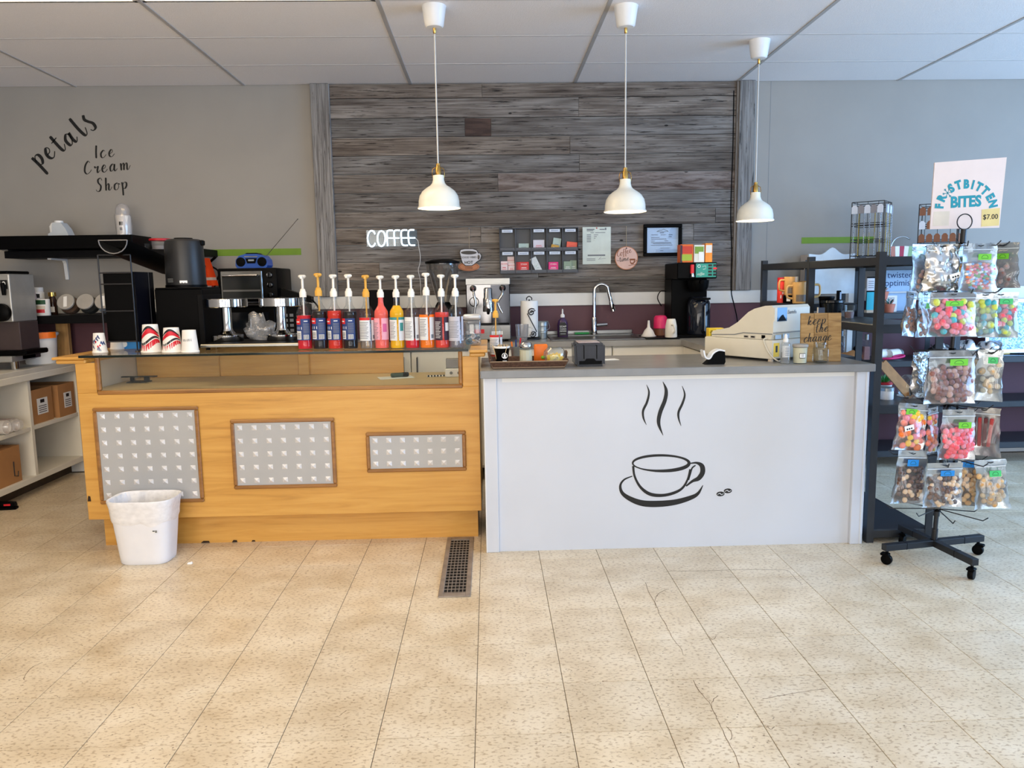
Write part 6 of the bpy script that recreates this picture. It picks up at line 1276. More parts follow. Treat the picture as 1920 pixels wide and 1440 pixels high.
# white mirror cabinet
a, b = at(1514, 560, 5.78), at(1601, 560, 5.78)
t = thing('mirror_cabinet', 'white cabinet mirror with a wavy crest behind the shelving', 'mirror', ((a.x+b.x)/2, 5.78, 0)); hx = (b.x-a.x)/2; zt = at(1514, 476, 5.78).z; zp = at(1558, 464, 5.78).z
cr = [(-hx, zt-.3), (hx, zt-.3), (hx, zt), (hx*.75, zt-.005), ]+[(x*hx, zt-.012-.014*math.cos(x*PI*2)*0+(zp-zt+.012)*math.exp(-(x/.3)**2)+.012*abs(x)**3) for x in [.6-.1*k for k in range(13)]]+[(-hx*.75, zt-.005), (-hx, zt)]
MB().prism(cr[:1]+cr[1:], 0, .02).build('crest', mat('pale blue-white paint', (214, 226, 236), .4), t)
for x in (-hx, hx-.04): MB().box(x, x+.04, 0, .02, .02, zt-.3).build('stile', m_white, t)
MB().box(-hx+.04, hx-.04, 0, .02, .02, .12).build('bottom_rail', m_white, t); MB().box(-hx+.04, hx-.04, 0, .02, 1.02, 1.05).build('middle_rail', m_white, t)
MB().box(-hx+.04, hx-.04, .01, .014, .12, 1.02).build('mirror_glass', mat('mirror glass', (200, 210, 222), .05, metal=.9), t); MB().box(-hx+.04, hx-.04, .01, .014, 1.05, zt-.3).build('mirror_glass', MATS['mirror glass'], t)
MB().box(-hx, hx, .02, .15, .0, zt-.005).build('case', mat('beige case', (206, 196, 188), .5), t); MB().box(-hx+.02, hx-.02, .001, .02, zt-.29, zt-.3+.005).build('crest_trim', m_white, t)
mb = MB(); mb.box(-.02, -.015, -.0006, 0, zt-.08, zt-.05); mb.ribbon([(.01, zt-.09), (.03, zt-.06), (.05, zt-.075), (.07, zt-.06)], [.003]*4, 0, .0008); mb.build('crest_marking', m_grey, t)
# mugs and bottles on the second unit
Z2 = 1.2455
for k, (u, c, cc, lab) in enumerate(((1459, mat('red tin', (232, 60, 50), .45), m_red, 'red drink can with a white pattern on the mug shelf'), (1470, mat('orange red tin', (244, 92, 50), .45), m_yellow, 'orange can with a yellow lid on the mug shelf'))):
    t = thing('drink_can', lab, 'can', (at(u, 570, 5.15).x+.02, 5.15, Z2)); MB().lathe([(.026, 0), (.028, .004), (.028, .135), (.024, .142)], 20).build('can_body', c, t, smooth=40); MB().lathe([(.027, .138), (.028, .142), (.028, .168), (0, .17)], 20).build('lid', cc, t, smooth=40)
    mb = MB(); [mb.patch(.0284, -.6+.45*q, -.35+.45*q, .03+.028*(q % 3), .052+.028*(q % 3), seg=2) for q in range(4)]; mb.build('pattern', m_orange if k else m_paper, t)
m_mug = mat('tan glazed mug', (224, 176, 110), .3, var=.12, scale=10); m_mugd = mat('grey glaze', (120, 108, 98), .35)
def mug(u, y, z, label, m, s=1., hs=-1, blk=None):
    t = thing('mug', label, 'mug', (at(u, 560, y).x, y, z), group='glazed mugs'); t.scale = (s, s, s)
    MB().lathe([(0, 0), (.036, 0), (.038, .004), (.041, .11), (.038, .11), (.034, .008), (0, .008)], 24).build('mug_body', m, t, smooth=40); MB().tube(catmull([(hs*.04, 0, .09), (hs*.068, 0, .085), (hs*.068, 0, .035), (hs*.038, 0, .025)], 5), .006, 8).build('handle', m, t, smooth=60)
    MB().patch(.0392, -.9, .7, .01, .045, r1=.0402).build('dark_glaze', m_mugd, t)
mug(1482, 5.1, Z2+.052, 'tan mug raised on a dark pot on the mug shelf', m_mug, 1.1); mug(1500, 4.98, Z2, 'tan mug with a big handle in front on the mug shelf', m_mug, 1.25); mug(1512, 5.25, Z2, 'tan mug half hidden behind the double post', m_mug, 1.3, 1)
t = thing('dark_pot', 'dark glazed pot with a white label under the raised mug', 'pot', (at(1482, 570, 5.1).x, 5.1, Z2)); MB().lathe([(0, 0), (.048, 0), (.05, .05), (0, .0515)], 24).build('pot_body', m_black, t, smooth=40); MB().patch(.0505, -.9, -.4, .012, .035, seg=3).build('label', m_paper, t)
Z1 = 1.1635
t = thing('planter', 'black glossy planter on the first shelving unit', 'planter', (at(1560, 590, 4.62).x, 4.62, Z1)); MB().lathe([(0, 0), (.045, 0), (.05, .004), (.062, .09), (.068, .095), (.066, .108), (.055, .1), (.04, .03), (0, .03)], 24).build('pot_body', mat('black glaze', (18, 22, 26), .12), t, smooth=40)
t = thing('planter', 'taller black planter behind the glossy one', 'planter', (at(1545, 590, 4.74).x+.01, 4.735, Z1)); MB().lathe([(0, 0), (.032, 0), (.045, .115), (.048, .12), (.046, .13), (0, .125)], 24).build('pot_body', m_black, t, smooth=40)
t = thing('dark_picture', 'small dark framed card on the first shelving unit', 'picture frame', (at(1533, 590, 4.5).x+.02, 4.5, Z1)); MB().box(-.02, .02, -.006, .006, 0, .07, .001).build('card', mat('slate card', (70, 74, 84), .4), t); MB().box(-.022, -.019, -.007, .007, 0, .072).build('edge', m_liner, t)
t = thing('incense_stand', 'slim black stand with a pale label beside the planters', 'stand', (at(1563, 590, 4.73).x+.03, 4.735, Z1)); MB().box(-.012, .012, -.01, .01, 0, .165, .003).build('stand_body', m_black, t); MB().box(.002, .012, -.0108, -.01, .11, .155).build('label', mat('pale blue card', (170, 196, 226), .5), t)
t = thing('cloudy_glass', 'clear ribbed glass beside the black planter', 'glass', (at(1582, 592, 4.62).x, 4.55, Z1)); MB().lathe([(0, 0), (.026, 0), (.032, .08)], 16, cap=False).build('glass_body', m_glass, t); MB().lathe([(0, .003), (.024, .004), (.026, .04), (0, .041)], 16).build('contents', mat('mauve wax', (140, 110, 110), .6), t)
# third shelf of the first unit
Z3 = .7435
t = thing('tin_candle', 'small white candle tin low on the first shelving unit', 'candle', (at(1661, 752, 4.1).x, 4.1, Z3)); MB().lathe([(0, 0), (.035, 0), (.037, .003), (.037, .045), (.034, .05)], 24).build('tin_body', m_cupw, t, smooth=40); MB().lathe([(.039, .048), (.039, .064), (.036, .067), (0, .067)], 24).build('lid', m_galv, t, smooth=40)
t = thing('succulent', 'small green succulent in a red-rimmed white pot', 'succulent', (at(1656, 740, 4.3).x, 4.3, Z3)); MB().lathe([(0, 0), (.035, 0), (.045, .06), (.045, .062), (0, .06)], 20).build('pot', m_wplast, t, smooth=40); MB().lathe([(.046, .055), (.048, .058), (.047, .068), (0, .066)], 20).build('rim', m_red, t, smooth=40); m_leaf = mat('succulent green', (52, 150, 70), .45)
for k in range(14):
    a = k*2.4; tilt = .35+.045*k; o = MB().lathe([(.0, 0), (.008, .012), (.007, .035), (0, .062)], 6, sy=.45).build('leaf', m_leaf, t); o.location = (.006*math.cos(a), .006*math.sin(a), .066); o.rotation_euler = (0, tilt, a)
# leaning wooden easel
def bar3(mb, a, b, w, th, nrm=(0, 1, 0)):
    a, b = Vector(a), Vector(b); d = (b-a).normalized(); n = Vector(nrm); n = (n-d*n.dot(d)).normalized(); s = d.cross(n)
    pts = lambda p: [p-s*w/2-n*th/2, p+s*w/2-n*th/2, p+s*w/2+n*th/2, p-s*w/2+n*th/2]
    A = pts(a); B = pts(b); mb.hexa(A, B)
a = at(1645, 676, 4.15); b = at(1700, 750, 4.15); c0 = Vector((a.x, 4.15, Z3))
t = thing('wooden_easel', 'folded pale wooden easel leaning on the first shelving unit', 'easel', c0); m_ew = mat('pale plywood', (196, 152, 106), .6, var=.12, scale=20)
mb = MB(); bar3(mb, (0, 0, a.z-Z3), (b.x-a.x, 0, .012), .028, .012); mb.build('leg', m_ew, t); mb = MB(); bar3(mb, (.045, .02, a.z-Z3-.01), (b.x-a.x+.045, .02, .012), .03, .012); mb.build('leg', m_ew, t)
MB().box(b.x-a.x+.0, b.x-a.x+.07, -.03, .012, .008, .03, .002).build('ledge', m_ew, t)
t = thing('glass_cloche', 'clear glass dome beside the wooden easel', 'cloche', (at(1700, 740, 4.2).x, 4.2, Z3)); MB().lathe([(.045, 0), (.046, .004), (.046, .07), (.038, .1), (.02, .118), (0, .122)], 24, cap=False).build('dome', m_glass, t, smooth=60); MB().lathe([(0, 0), (.05, 0), (.05, .004), (0, .005)], 24).build('base', m_wplast, t)
# ------------------------------------------------------------------ wall unit goods
def earring_rack(u0, u1, vt, y, label, cards, wires, rz, zb=1.5005):
    a, b = at(u0, 470, y), at(u1, 470, y); w = (b.x-a.x)/1.36; h = at((u0+u1)/2, vt, y).z-zb
    t = thing('jewellery_rack', label, 'display rack', ((a.x+b.x)/2, y, zb), rz, group='wire jewellery racks'); hw = w/2
    for sx in (-1, 1):
        for sy in (-1, 1): MB().tube([(sx*hw, sy*hw, 0), (sx*hw, sy*hw, h)], .0035, 6).build('corner_wire', wires, t, smooth=60)
    for z in (h, h*.93, h*.66, h*.62, h*.4, h*.36, h*.14): MB().tube([(-hw, -hw, z), (hw, -hw, z), (hw, hw, z), (-hw, hw, z)], .0028, 5, True).build('ring_wire', wires, t, smooth=60)
    for f in range(2):
        for x in (-.33, 0, .33):
            p = [(x*w, -hw, 0), (x*w, -hw, h)] if f == 0 else [(hw, x*w, 0), (hw, x*w, h)]; MB().tube(p, .002, 5).build('upright_wire', wires, t)
    MB().box(-hw, hw, -hw, hw, 0, .012).build('rack_foot', m_matblack, t)
    rng = random.Random(u0)
    for f in range(2):
        for lv, (z, n, cw_, chh, mm) in enumerate(cards):
            for k in range(n):
                x = -hw+w*(k+.5)/n
                mb = MB()
                if mm[0] is m_chain_s or mm[0] is m_chain_g:
                    for q in range(int(chh/.012)): mb.sphere((0, 0, -.012*q), .0045, (1, .7, 1.3), 6, 4)
                else: mb.prism([(-cw_/2, -chh), (cw_/2, -chh), (cw_/2*1.0, -chh*.25), (cw_*.2, 0), (-cw_*.2, 0), (-cw_/2, -chh*.25)], -.001, .001)
                o = mb.build('hanging_card' if mm[0] not in (m_chain_s, m_chain_g) else 'necklace', mm[(k+f) % len(mm)], t)
                o.location = (x, -hw-.012, h*z) if f == 0 else (hw+.012, x, h*z); o.rotation_euler = (0, 0, 0 if f == 0 else PI/2)
    return t
m_chain_s = mat('silver chain', (190, 196, 206), .25, metal=.9); m_chain_g = mat('gold chain', (180, 156, 84), .3, metal=.8)
m_cw = mat('white earring card', (226, 230, 240), .5); m_cb = mat('brown earring card', (140, 88, 62), .5); m_cg = mat('grey earring card', (150, 146, 150), .5)
earring_rack(1594, 1668, 380, 5.62, 'wire rack of necklaces with white tags on top of the wall shelving', [(.95, 5, .04, .06, [m_cw, m_cg]), (.8, 6, .03, .2, [m_chain_s, m_chain_g, m_chain_s]), (.5, 6, .03, .17, [m_chain_s, m_chain_g])], m_wire, -.7)
earring_rack(1716, 1800, 384, 5.66, 'wire rack of brown earring cards behind the price sign', [(.95, 5, .04, .06, [m_cb, m_cb, m_cw]), (.72, 5, .04, .06, [m_cw, m_cb, m_cb]), (.5, 5, .04, .06, [m_cb]), (.28, 5, .04, .06, [m_cb, m_cw])], m_wire, -.6)
p = at(1688, 468, 5.66); t = thing('bookmark_holder', 'acrylic holder of printed bookmarks between the jewellery racks', 'card holder', (p.x, 5.66, 1.5005)); zz = 0
MB().box(-.07, .07, -.05, .05, 0, .012, .002).build('holder_base', m_matblack, t)
for k, c in enumerate((mat('terracotta card', (190, 120, 100), .5), m_paper, mat('berry card', (176, 40, 70), .5), m_paper, mat('pale green card', (150, 190, 140), .5))):
    o = MB().box(-.016, .016, -.001, .001, .012, .13).build('bookmark', c, t); o.location = (-.055+.027*k, -.02, 0); o.rotation_euler = (0, -.1+.06*k, 0)
MB().tube(catmull([(-.06, .02, .012), (-.06, .02, .13), (-.03, .02, .185), (.03, .02, .2), (.08, .02, .18)], 5), .005, 7).build('arch', m_chrome, t, smooth=60)
p = at(1693, 474, 5.52); tag(MB().box(-.06, .06, -.03, .03, 0, .028, .002).build('card_box', m_cw, None, loc=(p.x, 5.535, 1.5005)), 'flat white card box at the front of the wall shelving top', 'box')
# twisted optimist sign
a, b = at(1660, 545, 5.78), at(1712, 545, 5.78)
t = thing('brand_board', 'pale blue board reading twisted optimist', 'sign', ((a.x+b.x)/2, 5.8, 1.1505)); hx = (b.x-a.x)/2+.02; h = at(1690, 502, 5.78).z-1.1505
MB().box(-hx, hx, -.004, .004, 0, h, .001).build('board', mat('pale blue board', (172, 204, 238), .35), t); text('twisted', .066, m_lblue, t, (.01, -.0046, h-.055)); text('optimist.', .066, m_lblue, t, (.01, -.0046, h-.115)); MB().box(-hx, hx, -.03, .0, h*.42, h*.45).build('card_ledge', m_white, t)
m_terra = mat('terracotta', (200, 122, 100), .6)
for k, (u, v, y, lab, zb) in enumerate(((1657, 512, 5.62, 'upper potted succulent beside the blue board', 1.1505), (1668, 560, 5.56, 'mosaic potted succulent in front of the blue board', 1.1505))):
    q = at(u, v, y); t = thing('potted_succulent', lab, 'succulent', (q.x, y, zb)); h = .06 if k else .13
    if not k: MB().box(-.03, .03, -.03, .03, 0, .09, .002).build('riser', m_ew, t)
    zo = 0 if k else .0902
    MB().lathe([(0, zo), (.03, zo), (.042, zo+.06), (.036, zo+.062), (0, zo+.055)], 16).build('pot', m_terra, t, smooth=40); rng = random.Random(k)
    for i in range(16): o = MB().lathe([(0, 0), (.008, .01), (.007, .03), (0, .05)], 6, sy=.5).build('leaf', [m_lteal, mat('pale flower', (226, 200, 200), .5), mat('dark leaf', (40, 50, 50), .5)][i % 3], t); o.location = (0, 0, zo+.058); o.rotation_euler = (0, .2+rng.random()*.9, i*2.4)
p = at(1672, 545, 5.6); t = thing('price_tent', 'white tent card behind the mosaic pot', 'card', (p.x+.03, 5.66, 1.1505)); MB().box(-.045, .045, -.001, .001, 0, .12).build('card', m_paper, t); mb = MB(); [mb.box(-.025, .025, -.0016, -.001, .08+.01*k, .084+.01*k) for k in range(3)]; mb.build('print', m_grey, t)
for k, (u, lab, c) in enumerate(((1631, 'teal gift card stack standing on the wall shelving', mat('teal card', (60, 190, 214), .5)),)):
    p = at(u, 580, 5.56); t = thing('gift_card_stand', lab, 'card stand', (p.x, 5.56, 1.1505)); MB().box(-.028, .028, -.004, .004, .02, .15, .001).build('teal_card', c, t); MB().box(-.03, .03, -.003, .01, .16, .25, .001).build('white_card', m_cw, t); MB().box(-.032, .032, -.02, .02, 0, .02).build('stand_foot', m_liner, t); MB().box(-.028, .028, .0, .008, .02, .26).build('stand_back', m_matblack, t); mb = MB(); [mb.box(-.02, .02, -.0036, -.003, .18+.015*q, .184+.015*q) for q in range(4)]; mb.build('print', m_lprint, t)
# jars, bottle and clutter on the middle shelf of the wall unit
ZC = .8005
for k, (u, lab) in enumerate(((1654, 'white jar lying on its side, half hidden by the post'), (1668, 'white jar lying on its side on the wall shelving'))):
    p = at(u, 662, 5.62); t = thing('white_jar', lab, 'jar', (p.x+k*.03, 5.62, ZC+.038), .5, group='white jars lying down'); MB().lathe([(0, -.06), (.033, -.058), (.037, -.05), (.037, .045), (.032, .05)], 22, axis='x').build('jar_body', m_cupw, t, smooth=40); MB().lathe([(.0385, .045), (.0385, .07), (0, .071)], 22, axis='x').build('lid', m_galv, t, smooth=40)
p = at(1672, 678, 5.56); t = thing('pink_tray', 'pink woven strap lying on the wall shelving', 'strap', (p.x, 5.54, ZC)); mb = MB(); mb.tube(catmull([(-.08, 0, .012), (-.03, -.02, .014), (.04, -.01, .02), (.08, .0, .03), (.06, .02, .034), (0, .01, .02)], 5), .009, 8); mb.build('strap_body', mat('magenta strap', (206, 40, 110), .5), t, smooth=60)
p = at(1621, 672, 5.6); t = thing('perfume_bottle', 'clear bottle of pink liquid on the wall shelving', 'bottle', (p.x, 5.58, ZC)); MB().box(-.024, .024, -.02, .02, 0, .15, .004).build('bottle_glass', m_glass, t); MB().box(-.02, .02, -.016, .016, .004, .1).build('liquid', film('pink liquid', (214, 160, 160), .5, .05, .3), t); MB().cyl((0, 0, .15), .014, .04, 16).build('cap', m_steel, t, smooth=40)
p = at(1594, 668, 5.6); t = thing('paper_bag', 'crumpled brown paper and a black bag on the wall shelving', 'paper bag', (p.x+.03, 5.62, ZC)); mb = MB(); mb.sphere((0, 0, .03), .06, (1.3, .8, .6), 16, 10)
for v in mb.bm.verts: v.co *= 1+.3*noise.noise(v.co*30); v.co.z = max(0, v.co.z)
mb.build('brown_paper', m_kraft, t, smooth=60); mb = MB(); mb.sphere((.04, .0, .08), .035, (1.2, .8, .8), 14, 8); [setattr(v, 'co', v.co+Vector((0, 0, .012))*noise.noise(v.co*40)) for v in mb.bm.verts]; mb.build('black_wrap', m_black, t, smooth=60)
# patterned frames and silver bags on the low right unit
ZD = .8175
p = at(1898, 615, 5.72); h = at(1898, 560, 5.72).z-ZD
t = thing('mosaic_frame', 'blue speckled mosaic panel at the right edge', 'panel', (p.x+.03, 5.74, ZD), rot=(-.1, 0, 0))
def mosaic(name, cs, sc):
    m, nt, b = nt_new(name); N = nt.nodes; L = nt.links; tc = N.new('ShaderNodeTexCoord'); vo = N.new('ShaderNodeTexVoronoi'); vo.inputs['Scale'].default_value = sc; L.new(tc.outputs['Object'], vo.inputs['Vector'])
    cr = ramp(N, [(.0, cs[0]), (.4, cs[1]), (.7, cs[2])]); sp = N.new('ShaderNodeSeparateColor'); L.new(vo.outputs['Color'], sp.inputs[0]); L.new(sp.outputs[0], cr.inputs[0]); L.new(cr.outputs[0], b.inputs['Base Color']); b.inputs['Roughness'].default_value = .25; return m
m_mos = mosaic('blue mosaic', ((70, 120, 190), (150, 200, 240), (210, 232, 250)), 90)
MB().box(-.2, .2, -.006, .006, .02, h-.02).build('mosaic_face', m_mos, t)
for q in ((-.22, .22, 0, .03), (-.22, .22, h-.03, h), (-.22, -.19, .03, h-.03), (.19, .22, .03, h-.03)): MB().box(q[0], q[1], -.012, .008, q[2], q[3], .002).build('frame_bar', m_chrome, t)
m_foil = mat('crinkled silver foil', (182, 184, 188), .2, metal=1., var=.1, scale=40, bump=.9, bscale=45)
for k, (u, lab) in enumerate(((1768, 'silver foil pouch lying on the shelf, left one behind the pole'), (1815, 'silver foil pouch lying on the shelf right of the pole'), (1858, 'silver foil pouch lying on the shelf beside the blue panel'))):
    p = at(u, 655, 5.62); mb = MB(); mb.sphere((0, 0, .05), .075, (1.2, .8, .75), 22, 14)
    for v in mb.bm.verts: v.co *= 1+.3*noise.noise(v.co*22+Vector((k*5, 0, 0))); v.co.z = max(0, v.co.z)
    tag(mb.build('foil_pouch', m_foil, None, smooth=50, loc=(p.x, 5.64, ZD if p.x > 3.45 else ZC)), lab, 'pouch', 'silver foil pouches on the back shelf')
p = at(1888, 662, 5.56); t = thing('metal_tongs', 'black handled metal tongs at the right shelf edge', 'tongs', (p.x, 5.56, ZD)); MB().tube([(-.05, 0, .01), (.02, 0, .012)], .006, 6).build('tong_head', m_brass, t); MB().tube([(.02, 0, .012), (.12, -.01, .01)], .007, 6).build('handle', m_black, t)
# ------------------------------------------------------------------ revolving sweets stand
SX, SY = 2.2, 3.64
st = thing('sweets_stand', 'black revolving wire sweets stand on four castors', 'display stand', (SX, SY, 0)); m_blu = mat('black stand steel', (34, 36, 40), .4, metal=.2, var=.1)
ARMS = [(-.262, -.05), (.26, .05), (.03, -.262), (-.03, .232)]
for ax, ay in ARMS:
    L_ = math.hypot(ax, ay); a = math.atan2(ay, ax)
    arm = MB().box(.0, L_+.02, -.0175, .0175, .072, .104, .002).build('base_arm', m_blu, st, rot=(0, 0, a)); MB().box(L_-.1, L_-.098, -.0182, .0182, .0715, .1046).build('joint_band', m_black, arm)
    cs = MB().lathe([(.011, -.014), (.024, -.012), (.026, -.008), (.026, .008), (.024, .012), (.011, .014)], 20, (0, 0, .026), axis='x').build('castor_wheel', m_black, st, rot=(0, 0, a+.6), loc=(ax, ay, 0), smooth=40)
    mb = MB(); mb.box(-.018, .018, -.028, .012, .045, .058, .004); mb.cyl((0, 0, .055), .007, .02, 10); mb.build('castor_fork', m_black, cs)
LEAN = .055/1.5
def ctr(z): return Vector((LEAN*(z-.08), 0, z))
MB().tube([ctr(.09), ctr(1.545)], .011, 12).build('pole', m_blu, st, smooth=60); MB().tube([ctr(.1), ctr(.16)], .014, 12).build('pole_sleeve', m_blu, st, smooth=60); MB().tube([ctr(.225), ctr(.285)], .0145, 12).build('pole_sleeve', m_blu, st, smooth=60)
MB().tube([ctr(1.545), ctr(1.625)], .013, 12).build('sign_post', m_blu, st, smooth=60); c = ctr(1.66); MB().tube([(c.x+.036*math.cos(k*PI/12), 0, c.z+.036*math.sin(k*PI/12)) for k in range(24)], .0028, 6, True).build('sign_ring', m_wire, st, smooth=60)
TZ_ = [1.55, 1.335, 1.05, .785, .53, .262]
for ti, z in enumerate(TZ_):
    c = ctr(z); MB().tube([c-Vector((0, 0, .012)), c+Vector((0, 0, .012))], .017, 10).build('hub', m_black, st)
    for k in range(8):
        a = k*PI/4+.35+ti*.2; d = Vector((math.cos(a), math.sin(a), 0)); r = (.215 if k % 3 else .17) if ti > 3 else .17
        MB().tube([c+d*.012, c+d*r+Vector((0, 0, -.008)), c+d*(r+.022)+Vector((0, 0, .012))], .0027, 5).build('hook', m_wire, st)
# price sign
def SP(u, v): q = at(u, v, SY+.045); return q
p0 = SP(1810, 365); t = thing('price_sign', 'white board reading FROSTBITTEN BITES with a price note', 'sign', (p0.x, SY+.045, p0.z)); m_sb = mat('pinkish white board', (226, 208, 200), .45, var=.02)
def SL(u, v): q = SP(u, v); return (q.x-p0.x, q.z-p0.z)
bd = MB().prism([SL(1743, 430), SL(1873, 427), SL(1887, 295), SL(1752, 305)], -.003, .003).build('board', m_sb, t); m_te = mat('teal print', (28, 140, 156), .5)
q = SL(1810, 379); text('BITES', .07, m_te, t, (q[0], -.0036, q[1]), (PI/2, -.04, 0), bold=.003, sx=.9)
cxp, cyp = 1811, 390
for ch, ang in zip('FR STBITTEN', [-86, -66, 0, -34, -17, 0, 14, 28, 44, 62, 80]):
    if ch == ' ': continue
    a = R(ang); u = cxp+50*math.sin(a); v = cyp-44*math.cos(a); q = SL(u, v); text(ch, .054, m_te, t, (q[0], -.0036, q[1]), (PI/2, a-.03, 0), bold=.0032, sx=.85)
q = SL(1776, 362); mb = MB()
for k in range(3):
    a = k*PI/3+.2; d = (math.cos(a)*.025, math.sin(a)*.025); mb.ribbon([(q[0]-d[0], q[1]-d[1]), (q[0]+d[0], q[1]+d[1])], [.003, .003], -.003, .0006)
    for s in (-1, 1):
        for s2 in (-.6, .6): e = (q[0]+s*d[0]*.6, q[1]+s*d[1]*.6); b2 = a+(PI if s < 0 else 0)+s2; mb.ribbon([e, (e[0]+.009*math.cos(b2), e[1]+.009*math.sin(b2))], [.0025]*2, -.003, .0006)
mb.build('snowflake', m_te, t)
nt2 = MB().prism([SL(1839, 425), SL(1872, 423), SL(1874, 390), SL(1840, 393)], -.0042, -.003).build('price_note', mat('yellow note', (222, 198, 130), .6), t); q = SL(1856, 407); text('$7.00', .033, m_ink, nt2, (q[0], -.0048, q[1]), (PI/2, -.03, 0))
MB().prism([SL(1748, 424), SL(1778, 423), SL(1780, 396), SL(1750, 397)], -.0036, -.003).build('tape_residue', mat('old tape', (214, 202, 184), .5), t)

# ------------------------------------------------------------------ bags of sweets
m_filmc = film('pouch film', (236, 240, 244), .05, .12, .22)
m_filmb = film('pouch film cool', (214, 232, 246), .14, .12, .32)
m_silv = mat('silver pouch', (196, 197, 198), .24, metal=.95, var=.05, scale=20, bump=.35, bscale=28)
m_zip = mat('zip strip', (214, 222, 228), .3, metal=.3)
m_stg = mat('green sticker', (112, 196, 48), .5); m_stb = mat('blue sticker', (30, 130, 204), .5); m_stm = mat('mint sticker', (70, 200, 120), .5)
CANDY = {}
def cmesh(key, rgb, sc=(1, .8, .85), rough=.35):
    if key not in CANDY:
        o = MB().sphere((0, 0, 0), 1, sc, 10, 7).build('sweet', mat('sweet '+key, rgb, rough, var=.12, scale=3), smooth=80); CANDY[key] = o.data; bpy.data.objects.remove(o)
    return CANDY[key]
PAL = {
 'jelly_warm': [('orange', (240, 120, 40)), ('yellow', (246, 196, 60)), ('red', (206, 60, 50)), ('amber', (226, 160, 80))],
 'jelly_mix': [('pink', (240, 130, 160)), ('white', (240, 232, 226)), ('red', (206, 60, 50)), ('green', (110, 160, 80)), ('sky', (120, 170, 220)), ('orange', (240, 120, 40))],
 'pastel': [('teal', (70, 178, 190)), ('coral', (244, 84, 100)), ('mauve', (196, 124, 140)), ('lime', (206, 216, 90)), ('rose', (236, 140, 156))],
 'teal': [('teal', (70, 178, 190)), ('sage', (150, 180, 150)), ('lime', (206, 216, 90)), ('steel', (110, 160, 176))],
 'pinkmix': [('coral', (244, 84, 100)), ('rose', (236, 140, 156)), ('teal', (70, 178, 190)), ('lime', (206, 216, 90))],
 'cocoa': [('cocoa', (140, 92, 84)), ('dusk', (120, 76, 72)), ('palecocoa', (186, 150, 140))],
 'peach': [('peach', (252, 140, 120)), ('yellow', (246, 196, 60)), ('rose', (236, 140, 156)), ('orange', (246, 170, 70))],
 'berry': [('berry', (240, 82, 96)), ('coral', (248, 104, 110)), ('rose', (240, 130, 150))],
 'nougat': [('choc', (104, 72, 54)), ('cream', (222, 188, 150)), ('dkchoc', (78, 52, 42))],
 'caramel': [('caramel', (206, 158, 98)), ('palecar', (222, 180, 124))],
 'ivory': [('ivory', (216, 200, 170)), ('palecar', (222, 180, 124))],
 'dusty': [('dusty', (178, 138, 124)), ('palecocoa', (186, 150, 140))]}
